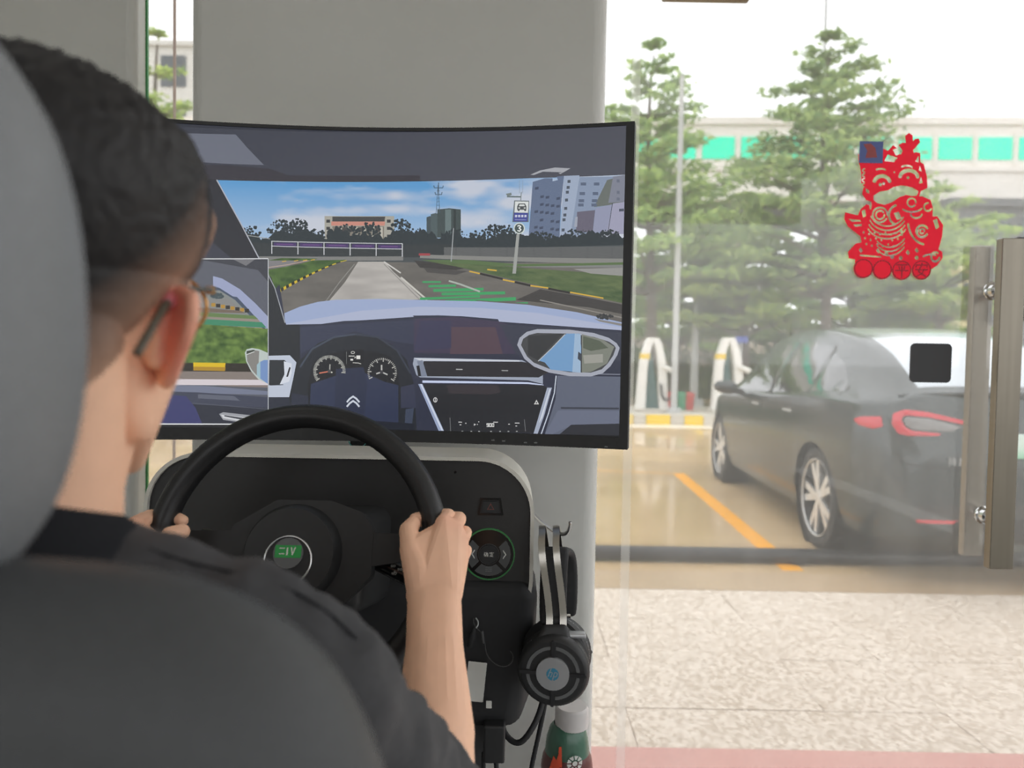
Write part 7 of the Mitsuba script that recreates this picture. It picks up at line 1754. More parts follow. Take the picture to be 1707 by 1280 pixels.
# kerb of the charging island: blocks painted yellow and grey in turn
kz0, KY = GZ, gnd(1110, 708)[1]
kb = add('kerb', box(-12, 16, KY + 0.15, KY + 3.2, GZ, GZ + 0.19), 'm_concrete', kind='structure', label='raised concrete island of the charging stations')
xs = []
edges = [1043, 1056, 1077, 1118, 1141, 1173, 1200]
X0 = [at(p, 700, KY)[0] for p in edges]
x, j = X0[0] - 12 * 0.47, 0
cuts = list(np.arange(X0[0] - 8.4, X0[0] - 0.1, 0.42)) + X0 + list(np.arange(X0[-1] + 0.42, X0[-1] + 9, 0.42))
i0 = cuts.index(X0[0])
for i in range(len(cuts) - 1):
    add('kerb_block', box(cuts[i] + 0.004, cuts[i + 1] - 0.004, KY, KY + 0.149, GZ, GZ + 0.2 + rnd.uniform(-.003, .003), 0.012), 'm_kerb_yellow' if (i - i0) % 2 == 0 else 'm_concrete', parent=kb)
add('gutter', box(-12, 16, KY - 0.75, KY - 0.004, GZ - 0.01, GZ + 0.002), 'm_gutter', parent=lot, label='pale wet gutter')

# charging stations: two leaning white posts each
for px, nm in ((1086, 'white A-shaped charging station nearest the monitor, yellow band on its leaning post'), (1212, 'white A-shaped charging station partly behind the black car, yellow band on its leaning post')):
    Y = KY + 1.2
    k = thing('charging_station', nm, 'charging station', )
    zb = GZ + 0.19
    for sx, top, bot in ((-1, px - 3, px - 20), (1, px + 8, px + 20)):
        zt = at(px, 563, Y)[2]
        p1, p0 = at(top, 563, Y), at(bot, 672, Y)
        p0[2], p1[2] = zb, zt
        c = spline([p0, p0 * 0.5 + p1 * 0.5 + [sx * 0.05, 0, 0.0], p1 + [sx * 0.02, 0, -0.12], p1 + [-sx * 0.03, 0, 0]], 24)
        L = []
        for q, r in zip(c, np.linspace(1.0, 0.75, 24)):
            L.append([[q[0] - 0.10 * r, q[1] - 0.11, q[2]], [q[0] + 0.10 * r, q[1] - 0.11, q[2]], [q[0] + 0.10 * r, q[1] + 0.11, q[2]], [q[0] - 0.10 * r, q[1] + 0.11, q[2]]])
        v = np.array(L).reshape(-1, 3)
        f = []
        for i in range(23):
            for jj in range(4):
                A, B = i * 4 + jj, i * 4 + (jj + 1) % 4
                f += [[A, B, B + 4], [A, B + 4, A + 4]]
        f += [[0, 2, 1], [0, 3, 2], [92, 93, 94], [92, 94, 95]]
        pk = add('post', trimesh.Trimesh(v, f, process=False), 'm_post_white', parent=k)
        if sx < 0:
            q = c[17]
            add('band', box(q[0] - 0.095, q[0] + 0.095, q[1] - 0.118, q[1] + 0.118, q[2] - 0.06, q[2] + 0.06), 'm_kerb_yellow', parent=pk, label='yellow band')
    m0, m1 = at(px - 2, 590, Y), at(px, 672, Y)
    add('core', hull(ball([m1[0] - 0.12, Y, zb + 0.03], 0.05, 8), ball([m1[0] + 0.12, Y, zb + 0.03], 0.05, 8), ball([m0[0], Y, m0[2]], 0.05, 8)), 'm_teal_dark', parent=k, label='dark core between the posts')
    add('plug', hull(ball(at(px + 22, 612, Y - 0.15), 0.06, 8), ball(at(px + 36, 618, Y - 0.2), 0.07, 8)), 'm_post_white', parent=k)
    add('cable', tube(spline([at(px + 36, 618, Y - 0.2), at(px + 40, 650, Y - 0.2), at(px + 28, 666, Y - 0.2), at(px + 16, 640, Y - 0.15)], 20), 0.025, 8), 'm_rubber', parent=k, smooth=True)
    add('base', box(m1[0] - 0.4, m1[0] + 0.4, Y - 0.25, Y + 0.25, GZ + 0.19, GZ + 0.26, 0.01), 'm_concrete', parent=k)

# lamp posts
def lamp_post(px, pyb, pyt, Y, r, label, arm=None):
    a, b = at(px, pyb, Y), at(px, pyt, Y)
    a[2] = GZ
    k = thing('lamp_post', label, 'lamp post')
    add('pole', tube([a, [a[0], a[1], a[2] + 0.7 * (b[2] - a[2])], [a[0], a[1], b[2]]], [r * 1.15, r, r * 0.8], 12), 'm_pole', parent=k, smooth=40)
    add('foot', box(a[0] - 2.2 * r, a[0] + 2.2 * r, Y - 2.2 * r, Y + 2.2 * r, GZ, GZ + 0.25 + 0.05, 0.02), 'm_pole', parent=k)
    if arm:
        e = at(*arm, Y)
        add('arm', tube([[a[0], Y, b[2] - 0.05], [(a[0] + e[0]) / 2, Y, (b[2] + e[2]) / 2 + 0.03], e], r * 0.8, 10), 'm_pole', parent=k, smooth=40)
        add('lamp_head', box(min(a[0], e[0]) * 0.3 + e[0] * 0.7 - 0.1, e[0] + 0.12, Y - 0.12, Y + 0.12, e[2] - 0.06, e[2] + 0.07, 0.03), 'm_post_white', parent=k)
    return k


lamp_post(1124, 650, 125, KY + 0.9, 0.062, 'tall pale grey pole rising between the two charging stations', None)
lamp_post(1157, 640, 512, KY + 5.0, 0.10, 'short grey post with a bent head behind the charging stations', (1166, 490))
lamp_post(1508, 640, 530, KY + 9.0, 0.09, 'thin grey post with a slanting arm behind the car roof', (1532, 500))
lamp_post(1357, 640, -60, 22.0, 0.05, 'thin tall pole standing above the top of the biggest tree', None)

# bridge with green panels
BX0, BX1, BY = -30.0, 60.0, 31.0
YAW = 0.05
Mb = np.eye(4)


def bpt(x, z, dy=0.0):
    return np.array([x, BY - YAW * x + dy, z])


def bbox(x0, x1, z0, z1, d0, d1):
    v = np.array([[x, BY - YAW * x + d, z] for x in (x0, x1) for d in (d0, d1) for z in (z0, z1)])
    return trimesh.convex.convex_hull(v)


br = thing('elevated_bridge', 'long pale elevated bridge with a row of bright green panels behind the trees', 'bridge')
zt, zb_ = at(1640, 198, BY - YAW * 20)[2], at(1640, 336, BY - YAW * 20)[2]
zp1, zp0 = at(1640, 229, BY - YAW * 20)[2], at(1640, 266, BY - YAW * 20)[2]
add('girder', bbox(BX0, BX1, zb_, zt, 0, 4.0), 'm_bridge', parent=br)
add('cornice', bbox(BX0, BX1, zt - 0.25, zt + 0.05, -0.12, 0.0), 'm_bridge', parent=br)
add('ledge', bbox(BX0, BX1, zp0 - 0.5, zp0 - 0.3, -0.1, 0.0), 'm_bridge', parent=br)
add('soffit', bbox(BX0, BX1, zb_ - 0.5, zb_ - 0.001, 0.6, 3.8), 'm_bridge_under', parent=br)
xr = at(1626, 250, BY - YAW * 20)[0]
per = at(1691, 250, BY - YAW * 20)[0] - xr
x = xr - 26 * per
while x < BX1 - per:
    add('panel', bbox(x + 0.09 * per, x + 0.91 * per, zp0, zp1, -0.05, 0.0), 'm_bridge_panel', parent=br, label=None)
    add('mullion', bbox(x - 0.04 * per, x + 0.04 * per, zp0 - 0.25, zp1 + 0.25, -0.09, -0.001), 'm_bridge', parent=br)
    x += per
for px in (1197, 700, 1790):
    q = at(px, 600, BY + 1.0)
    add('pier', box(q[0] - 0.75, q[0] + 0.75, BY - YAW * q[0] + 0.9, BY - YAW * q[0] + 3.4, GZ, zb_ - 0.45, 0.05), 'm_pier', parent=br)

# pale and dark buildings behind
mat('m_build_pale', lin(206, 204, 196), 0.7)
mat('m_build_cream', lin(226, 214, 170), 0.7)
mat('m_build_dark', lin(92, 94, 94), 0.6)
mat('m_window_dark', lin(70, 78, 84), 0.15)


def building(x0, x1, y0, y1, z1, m, label, nx, nz):
    k = thing('building', label, 'building')
    add('wall', box(x0, x1, y0, y1, GZ, z1), m, parent=k)
    add('roof', box(x0 - 0.2, x1 + 0.2, y0 - 0.2, y1 + 0.2, z1, z1 + 0.3), m, parent=k)
    for i in range(nx):
        for j in range(nz):
            cx, cz = x0 + (i + 0.5) * (x1 - x0) / nx, GZ + (j + 0.55) * (z1 - GZ) / nz
            hw, hh = 0.3 * (x1 - x0) / nx, 0.28 * (z1 - GZ) / nz
            add('window', box(cx - hw, cx + hw, y0 - 0.06, y0 + 0.02, cz - hh, cz + hh), 'm_window_dark', parent=k)
    return k


q0, q1 = at(1585, 400, 27)[0], at(1900, 400, 27)[0]
building(q0, q1, 27, 28.6, at(1640, 345, 27)[2], 'm_build_dark', 'dark grey building under the bridge beside the pull handles', 6, 3)
q0, q1 = at(1572, 500, 25)[0], at(1626, 500, 25)[0]
building(q0, q1, 25, 26, at(1600, 452, 25)[2], 'm_build_cream', 'small cream building beside the upper end of the outer pull handle', 2, 2)
building(-30, -12, 44, 52, 20, 'm_build_pale', 'pale apartment block seen through the narrow window slit', 7, 6)


# trees
def leaf_cloud(centres, radii, counts, size, seed):
    r = np.random.default_rng(seed)
    P_ = []
    for c, rad, n in zip(centres, radii, counts):
        d = r.normal(size=(n, 3))
        d /= np.linalg.norm(d, axis=1, keepdims=True)
        q = d * (r.random((n, 1)) ** 0.45)
        P_.append(np.asarray(c) + q * rad)
    P_ = np.concatenate(P_)
    n = len(P_)
    a = r.normal(size=(n, 3))
    a[:, 2] *= 0.5
    a /= np.linalg.norm(a, axis=1, keepdims=True)
    b = r.normal(size=(n, 3))
    b[:, 2] *= 0.6
    b -= a * (a * b).sum(1, keepdims=True)
    b /= np.linalg.norm(b, axis=1, keepdims=True)
    s = size * r.uniform(0.6, 1.3, (n, 1))
    v = np.stack([P_ - a * s, P_ + b * s * 0.42, P_ + a * s, P_ - b * s * 0.42], 1).reshape(-1, 3)
    i = np.arange(n)[:, None] * 4
    f = np.concatenate([i + [0, 1, 2], i + [0, 2, 3]])
    shade = r.random(n)
    return trimesh.Trimesh(v, f, process=False), np.repeat(shade, 4)


scene['m_leaf'] = {'type': 'principledthin', 'base_color': {'type': 'mesh_attribute', 'name': 'vertex_color'}, 'roughness': 0.7, 'diff_trans': 0.9}


def tree(px, pyt, pyb, Y, spread, label, seed, c0, c1, nlev=11, dens=1.0, low=0.12, taper=1.0):
    """A tree of level branch tiers: its top and the lowest foliage as heights on the sight lines, its half width in metres."""
    r = np.random.default_rng(seed)
    base = at(px, 600, Y)
    base[2] = GZ
    top = at(px, pyt, Y)[2]
    zlow = max(at(px, pyb, Y)[2], 1.0)
    k = thing('tree', label, 'tree')
    tp = [base, base + [0.05, 0, (top - GZ) * 0.4], base + [-0.08, 0.05, (top - GZ) * 0.75], np.array([base[0], base[1], top - 0.2])]
    add('trunk', tube(spline(tp, 24), np.linspace(0.17, 0.025, 24), 10), 'm_bark', parent=k, smooth=40)
    C, R, N, B = [], [], [], []
    for i in range(nlev):
        t = i / (nlev - 1)
        z = zlow + (top - zlow) * t
        w = spread * ((1 - t) ** 0.75 * 0.93 + 0.07) * (1.0 if i else 0.8) * taper ** i
        nb = max(3, int(7 * (1 - 0.55 * t)))
        a0 = r.random() * 6.28
        for j in range(nb):
            a = a0 + j * 6.283 / nb + r.normal() * 0.2
            L = w * r.uniform(0.72, 1.12)
            d = np.array([math.cos(a), math.sin(a), 0])
            p0 = np.array([base[0], base[1], z - 0.35 * L * 0.4])
            p1 = p0 + d * L + [0, 0, 0.30 * L * r.uniform(0.4, 1.1)]
            B.append(tube([p0, p0 * 0.5 + p1 * 0.5 + [0, 0, 0.06 * L], p1], [0.045 * (1 - t) + 0.012, 0.03 * (1 - t) + 0.009, 0.006], 5))
            for s in np.arange(0.3, 1.02, 0.14):
                q = p0 + (p1 - p0) * s + [0, 0, 0.06 * L * 4 * s * (1 - s)]
                side = np.array([-d[1], d[0], 0]) * r.normal() * 0.18 * L
                rr = (0.16 + 0.20 * s) * (0.40 + 0.60 * L / spread) * (spread / 2.6)
                C.append(q + side + [0, 0, 0.05])
                R.append(np.array([rr * 1.5, rr * 1.5, rr * 0.42]))
                N.append(int(40 * dens * (0.35 + L / spread) * (1.0 if t < .85 else .55)))
    add('branches', trimesh.util.concatenate(B), 'm_bark', parent=k, kind='stuff')
    m, sh = leaf_cloud(C, R, N, 0.105 * (Y / 18) ** 0.5, seed + 1)
    col = np.clip((lin(*c0) * (1 - sh[:, None]) + lin(*c1) * sh[:, None]) * 1.6, 0, 0.92)  # leaf colours lightened to stand in for the haze
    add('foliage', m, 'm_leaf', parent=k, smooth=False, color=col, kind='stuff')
    return k


G1, G2 = (104, 130, 72), (170, 184, 104)
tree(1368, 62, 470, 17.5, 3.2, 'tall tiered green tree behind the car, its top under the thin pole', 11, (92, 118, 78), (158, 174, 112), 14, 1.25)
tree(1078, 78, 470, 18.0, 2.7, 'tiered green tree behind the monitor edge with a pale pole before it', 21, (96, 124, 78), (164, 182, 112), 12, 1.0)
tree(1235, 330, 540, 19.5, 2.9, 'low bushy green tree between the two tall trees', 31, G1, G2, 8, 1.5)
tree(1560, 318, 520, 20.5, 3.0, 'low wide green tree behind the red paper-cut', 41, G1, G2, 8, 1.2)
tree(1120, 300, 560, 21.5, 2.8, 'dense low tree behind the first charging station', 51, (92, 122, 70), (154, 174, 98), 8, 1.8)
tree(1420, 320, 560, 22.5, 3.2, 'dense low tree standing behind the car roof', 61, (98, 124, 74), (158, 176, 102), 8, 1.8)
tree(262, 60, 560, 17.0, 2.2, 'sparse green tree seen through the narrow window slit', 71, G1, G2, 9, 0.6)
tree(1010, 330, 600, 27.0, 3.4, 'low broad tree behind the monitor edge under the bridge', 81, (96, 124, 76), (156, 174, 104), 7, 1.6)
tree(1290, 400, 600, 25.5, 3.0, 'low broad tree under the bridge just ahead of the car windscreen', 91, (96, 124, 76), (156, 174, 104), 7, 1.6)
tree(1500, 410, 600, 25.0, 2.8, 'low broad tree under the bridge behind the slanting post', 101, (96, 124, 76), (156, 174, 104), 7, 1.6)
add('wall_far', box(-30, 34, 40, 40.3, GZ, 3.2), 'm_concrete', kind='structure', label='low pale wall far behind the trees')


def shrub(px, py, Y, rx, rz, label, seed):
    c = at(px, py, Y)
    k = thing('shrub', label, 'shrub')
    b = np.array([c[0], Y, GZ])
    add('stem', tube([b, b + [0.02, 0, 0.3], [c[0], Y, max(c[2], 0.4)]], 0.03, 6), 'm_bark', parent=k)
    m, sh = leaf_cloud([[c[0], Y, GZ + rz * 0.95]], [np.array([rx, 0.7, rz])], [int(700 * rx)], 0.11, seed)
    add('foliage', m, 'm_leaf', parent=k, smooth=False, color=lin(66, 96, 50) * (1 - sh[:, None]) + lin(124, 146, 76) * sh[:, None], kind='stuff')


for i, (px, Y, rx, rz, lab) in enumerate(((1058, 22, 0.9, 1.2, 'green shrub between the monitor and the first charging station'), (1140, 23, 1.0, 1.3, 'green shrub behind the pale pole'), (1262, 22, 1.0, 1.0, 'green shrub left standing just ahead of the car'),
                                          (1480, 21, 1.2, 2.2, 'tall green shrub behind the slanting post'), (1560, 24, 1.6, 1.5, 'broad green shrub behind the black plate'))):
    shrub(px, 600, Y, rx, rz, lab.replace('left ', ''), 80 + i)
hg = thing('hedge', 'long clipped hedge along the far side of the charging island', 'hedge')
add('core', box(-4, 14, 26.0, 26.6, GZ, 1.1, 0.2), 'm_hedge', parent=hg)
m, sh = leaf_cloud([[x, 26.2, 0.7] for x in np.arange(-4, 14, 0.5)], [np.array([0.45, 0.5, 0.8])] * 36, [120] * 36, 0.12, 99)
add('foliage', m, 'm_leaf', parent=hg, smooth=False, color=lin(60, 88, 46) * (1 - sh[:, None]) + lin(116, 138, 72) * sh[:, None], kind='stuff')
# small things on the island: bins and a round sign
mat('m_bin_red', lin(196, 70, 64), 0.5)
mat('m_bin_green', lin(60, 150, 110), 0.5)
for px, m_, lab in ((1148, 'm_bin_red', 'small red bin on the island between the charging stations'), (1136, 'm_bin_green', 'small green bin on the island beside the red bin'), (1118, 'm_bin_red', 'small red crate at the foot of the pale pole')):
    q = at(px, 660, KY + 1.9)
    k = thing('bin', lab, 'bin')
    add('body', moved(lathe([(0, 0), (0.11, 0), (0.14, 0.36), (0, 0.36)], 16), TM([q[0], q[1], GZ + 0.19])), m_, parent=k)
    add('lid', moved(lathe([(0, 0.36), (0.15, 0.36), (0.13, 0.41), (0, 0.43)], 16), TM([q[0], q[1], GZ + 0.19])), m_, parent=k)
q = at(1236, 566, KY + 3)
mat('m_sign_blue', lin(64, 84, 170), 0.5)
k = thing('road_sign', 'small blue sign on a thin post above the second charging station', 'sign')
add('post', tube([[q[0], q[1], GZ], [q[0], q[1], q[2]]], 0.025, 8), 'm_pole', parent=k)
add('board', box(q[0] - 0.16, q[0] + 0.16, q[1] - 0.03, q[1] - 0.005, q[2] - 0.08, q[2] + 0.08, 0.008), 'm_sign_blue', parent=k)

# ---------------------------------------------------------------- paper-cut on the door
ZX, ZY, ZS = 1360, 180, 3.764
S1 = YG / F_PX / ZS
pc0 = at(1492, 345, YG - 0.003)


def zp(pts):
    return [((x - (1492 - ZX) * ZS) * S1, -(y - (345 - ZY) * ZS) * S1) for x, y in pts]


body = Polygon(zp([(258, 300), (264, 352), (272, 372), (278, 400), (284, 440), (282, 470), (300, 500), (292, 545), (318, 580), (352, 590), (345, 618), (318, 610), (285, 640), (268, 680), (190, 662), (186, 700), (210, 745), (262, 785), (288, 802),
                   (300, 845), (262, 852), (216, 905), (222, 940), (262, 948), (262, 1000), (735, 1000), (770, 975), (800, 930), (798, 895), (772, 880), (792, 800), (796, 728), (758, 676), (728, 678), (728, 620), (712, 575), (660, 555),
                   (640, 556), (650, 520), (690, 500), (684, 430), (662, 356), (640, 345), (638, 290), (612, 284), (600, 290), (592, 270), (634, 222), (626, 200), (606, 204), (590, 222), (586, 182), (566, 168), (546, 184), (552, 230), (528, 228), (508, 240), (534, 275), (520, 310),
                   (505, 270), (470, 245), (440, 280), (412, 268), (412, 356), (262, 356)])).buffer(0.0008)
discs = [Point(*zp([c_])[0]).buffer(60 * S1) for c_ in ((312, 1005), (430, 1010), (551, 1012), (674, 1008))]
body = unary_union([body] + discs)
cuts = []


def zarc(cx, cy, rx, ry, a0, a1, w):
    cuts.append(LineString(zp([(cx + rx * math.cos(a), cy - ry * math.sin(a)) for a in np.linspace(math.radians(a0), math.radians(a1), 24)])).buffer(1.5 * w * S1))


def zpoly(*pts):
    cuts.append(Polygon(zp(pts)).buffer(0.0004))


zpoly((360, 555), (400, 528), (450, 520), (480, 500), (530, 488), (560, 492), (600, 500), (638, 522), (630, 548), (600, 552), (560, 545), (520, 560), (480, 590), (430, 608), (385, 600), (362, 580))
zarc(410, 480, 50, 48, 20, 160, 8); zarc(575, 440, 55, 45, 10, 170, 8); zarc(400, 400, 30, 12, 30, 150, 4); zarc(560, 380, 34, 14, 20, 150, 4)
for x, y, r_ in ((400, 485, 16), (420, 478, 14), (570, 440, 14), (484, 408, 9)):
    cuts.append(Point(*zp([(x, y)])[0]).buffer(r_ * S1 * 0.7))
zpoly((308, 510), (330, 520), (334, 542), (316, 535)); zpoly((648, 545), (690, 528), (720, 545), (690, 556))
zpoly((630, 305), (612, 340), (632, 345)); zpoly((640, 365), (655, 400), (636, 395)); zpoly((650, 430), (662, 470), (640, 475))
zarc(405, 672, 46, 46, 0, 330, 4); zarc(405, 672, 26, 26, 40, 360, 4); zarc(520, 670, 60, 62, 110, 250, 5); zpoly((490, 660), (520, 650), (540, 690), (510, 700))
for k_ in range(4):
    zarc(450, 640 + k_ * 26, 110 + k_ * 6, 100, 205, 335, 3.2)
for k_ in range(3):
    zarc(470, 720 + k_ * 26, 120, 150, 230, 320, 3)
zarc(598, 592, 26, 26, 0, 320, 4); zarc(630, 665, 34, 22, 180, 360, 4); zarc(600, 610, 70, 40, 220, 330, 4); zarc(700, 618, 24, 24, 90, 330, 4)
zarc(670, 768, 36, 36, 30, 330, 5); zarc(670, 768, 14, 14, 0, 300, 4); zpoly((735, 700), (760, 690), (775, 740), (755, 755)); zpoly((635, 745), (650, 740), (645, 790), (634, 780))
zarc(700, 700, 120, 150, 190, 260, 5)
zpoly((210, 700), (280, 706), (290, 714), (230, 716)); zpoly((240, 735), (290, 730), (296, 740), (255, 748)); zpoly((290, 650), (310, 640), (318, 680), (300, 690)); zpoly((336, 610), (352, 600), (348, 640), (338, 636))
for i in range(22):
    x, y = 300 + (i % 8) * 34 + (i // 8) * 10, 780 + (i // 8) * 36 + (i % 2) * 10
    zpoly((x, y), (x + 9, y - 7), (x + 13, y + 4), (x + 4, y + 9))
for x, y in ((292, 890), (400, 892), (452, 905), (540, 768), (585, 900), (640, 885)):
    zpoly((x - 12, y), (x, y - 16), (x + 14, y + 6), (x + 2, y + 18))
zpoly((286, 918), (420, 928), (420, 935), (290, 928))
for x, y in ((490, 930), (543, 936), (642, 932)):
    cuts.append(Point(*zp([(x, y)])[0]).buffer(13 * S1))
zarc(758, 925, 26, 28, 60, 350, 5); zarc(730, 950, 60, 40, 60, 140, 4); zpoly((470, 270), (500, 260), (520, 292), (490, 305)); zpoly((440, 300), (500, 318), (480, 345), (420, 340))
for k_ in range(4):
    zarc(300, 400 + k_ * 30, 12, 10, 90, 270, 3)
body = body.difference(unary_union(cuts))
scene['m_papercut'] = {'type': 'principledthin', 'base_color': rgb(lin(250, 84, 108)), 'roughness': 0.6, 'diff_trans': 1.1}
mat('m_dark_red', lin(140, 18, 40), 0.6)
mat('m_label_blue', lin(78, 92, 150), 0.4)
mat('m_label_brown', lin(150, 62, 62), 0.4)
pk = thing('papercut', 'red festive dragon paper-cut stuck on the glass door above the car', 'paper-cut')
PF = facing(pc0)
add('sheet', moved(extrude(body, 0.0012), PF), 'm_papercut', parent=pk)
for i, dsc in enumerate(discs):
    dm = dsc.buffer(-0.0006)
    if i >= 2:
        c_ = dsc.centroid
        gl = unary_union([LineString([((x - 0.5) * 0.034 + c_.x, (y - 0.5) * 0.034 + c_.y) for x, y in s]).buffer(0.0013) for s in GLYPH['ping' if i == 2 else 'an']])
        add('character', moved(extrude(gl, 0.0005), PF @ TM([0, 0, 0.0013])), 'm_dark_red', parent=pk)
    add('disc_edge', moved(extrude(dm.difference(dm.buffer(-0.0022)), 0.0005), PF @ TM([0, 0, 0.0013])), 'm_dark_red', parent=pk)
sq = Polygon(zp([(262, 222), (408, 222), (408, 355), (262, 355)]))
add('corner_label', moved(extrude(sq, 0.0006), PF @ TM([0, 0, 0.0014])), 'm_label_blue', parent=pk, label='blue square label')
add('corner_label_print', moved(extrude(Polygon(zp([(285, 240), (330, 235), (360, 262), (372, 320), (300, 325), (310, 280)])), 0.0003), PF @ TM([0, 0, 0.0021])), 'm_label_brown', parent=pk)

# ================================================================ the parked car
from scipy.interpolate import PchipInterpolator as _PI

car = thing('car', 'dark grey wet car parked with its back to the door over the wheel stop', 'car')
_r, _f = gnd(1354, 912), gnd(1196, 800)
_h = (_f - _r) / np.linalg.norm(_f - _r)
_rt = np.array([_h[1], -_h[0]])
UR, UF, HWO = 0.93, 3.80, 0.945
_o = _r - _h * UR + _rt * HWO
CM = np.eye(4)
CM[:3, 0], CM[:3, 1], CM[:3, 2], CM[:3, 3] = [*_rt, 0], [*_h, 0], [0, 0, 1], [*_o, GZ]


def prof(**kw):
    return {k: _PI([a for a, _ in v], [b for _, b in v]) for k, v in kw.items()}


PR = prof(
    zt=[(0, .80), (.04, .93), (.09, 1.05), (.15, 1.135), (.22, 1.165), (.30, 1.20), (.8, 1.405), (1.3, 1.545), (1.9, 1.615), (2.4, 1.62), (2.9, 1.56), (3.3, 1.38), (3.75, 1.10), (4.3, .95), (4.6, .80), (4.7, .70), (4.75, .60)],
    wt=[(0, .66), (.09, .72), (.15, .73), (.3, .68), (.8, .60), (1.3, .59), (2.4, .61), (2.9, .62), (3.3, .66), (3.75, .72), (4.3, .64), (4.6, .55), (4.75, .45)],
    wb=[(0, .72), (.04, .78), (.10, .835), (.2, .885), (.4, .935), (.9, .955), (2.4, .95), (3.8, .94), (4.3, .87), (4.6, .76), (4.75, .58)],
    zb=[(0, .70), (.04, .84), (.09, .95), (.15, 1.03), (.3, 1.07), (.8, 1.08), (1.5, 1.06), (2.5, 1.02), (3.3, .99), (3.75, .97), (4.3, .86), (4.6, .72), (4.75, .53)],
    z0=[(0, .36), (.05, .29), (.2, .23), (.6, .19), (2.4, .17), (4.2, .19), (4.6, .24), (4.75, .32)])


def section(u):
    zt, wt, wb, zb, z0 = (float(PR[k](u)) for k in ('zt', 'wt', 'wb', 'zb', 'z0'))
    zt = max(zt, zb + .03)
    wt = min(wt, wb - .02)
    zm = z0 + (zb - z0) * .62
    pts = [(0, z0), (wb - .22, z0), (wb - .10, z0 + .015), (wb - .035, z0 + .075), (wb - .008, z0 + .20), (wb + .012, zm - .08), (wb + .014, zm), (wb + .004, zm + (zb - zm) * .5), (wb - .012, zb - .02), (wb - .035, zb + .005)]
    g = zt - zb
    for t in (.15, .35, .6, .8):
        pts.append((wb - .04 - (wb - .04 - wt) * t ** 1.12, zb + .01 + (g - .055) * t))
    pts += [(wt - .015, zt - .042), (wt - .06, zt - .020), (wt * .72, zt - .007), (wt * .35, zt - .001), (0, zt)]
    return np.array(pts)


us = np.unique(np.concatenate([np.linspace(0, .24, 17), np.linspace(.24, 4.4, 90), np.linspace(4.4, 4.75, 16)]))
S0 = [section(u) for u in us]
k_ = len(S0[0])
ring = []
for u, s in zip(us, S0):
    full_ = np.vstack([s, s[1:-1][::-1] * [-1, 1]])
    ring.append(np.c_[full_[:, 0], np.full(len(full_), u), full_[:, 1]])
n_r = len(ring[0])
v = np.concatenate(ring)
f = []
for i in range(len(us) - 1):
    for j in range(n_r):
        a, b = i * n_r + j, i * n_r + (j + 1) % n_r
        f += [[a, b, b + n_r], [a, b + n_r, a + n_r]]
c0, c1 = len(v), len(v) + 1
v = np.vstack([v, [0, -0.012, .55], [0, 4.76, .45]])
for j in range(n_r):
    f += [[c0, (j + 1) % n_r, j], [c1, (len(us) - 1) * n_r + j, (len(us) - 1) * n_r + (j + 1) % n_r]]
cb_ = trimesh.Trimesh(v, f, process=False)
cb_.fix_normals()
shell_ = cb_.copy()
man_ = to_man(cb_)
for u in (UR, UF):
    for s in (-1, 1):
        cyl = m3.Manifold.cylinder(0.34, .395, .395, 56).rotate([0, 90 * s, 0]).translate([s * .72, u, .36])
        man_ = man_ - cyl
scene['m_car'] = {'type': 'twosided', 'bsdf': {'type': 'principled', 'base_color': mikit.proc(lambda p, n, uv: mixc(lin(34, 44, 46), lin(46, 54, 54), fbm3(p, 1.4, 3))), 'metallic': 0.3, 'roughness': 0.16, 'specular': 0.6, 'clearcoat': 1.0, 'clearcoat_gloss': 0.93}}
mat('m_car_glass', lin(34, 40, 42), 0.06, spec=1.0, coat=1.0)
mat('m_car_glass_skylit', lin(186, 192, 196), 0.12, metal=0.75)  # pale metallic base puts the white sky reflection into the glass colour
mat('m_car_trim', lin(28, 29, 30), 0.5)
mat('m_tyre', lin(38, 38, 38), 0.75)
mat('m_alloy', lin(206, 206, 204), 0.3, metal=0.5)
mat('m_tail_red', lin(196, 30, 48), 0.2, coat=1.0)
mat('m_tail_grey', lin(120, 118, 116), 0.25, coat=1.0)
mat('m_plate_green', mikit.proc(lambda p, n, uv: mixc(lin(90, 190, 140), lin(214, 232, 222), mikit.smoothstep(0.80, 0.94, p.z - GZ + 0.06))), 0.4)
mat('m_plate_ink', lin(28, 40, 34), 0.5)
body_k = add('body', moved(man_, CM), 'm_car', parent=car, smooth=28)
sh_int = trimesh.ray.ray_triangle.RayMeshIntersector(shell_) if not trimesh.ray.has_embree else trimesh.ray.ray_pyembree.RayMeshIntersector(shell_)


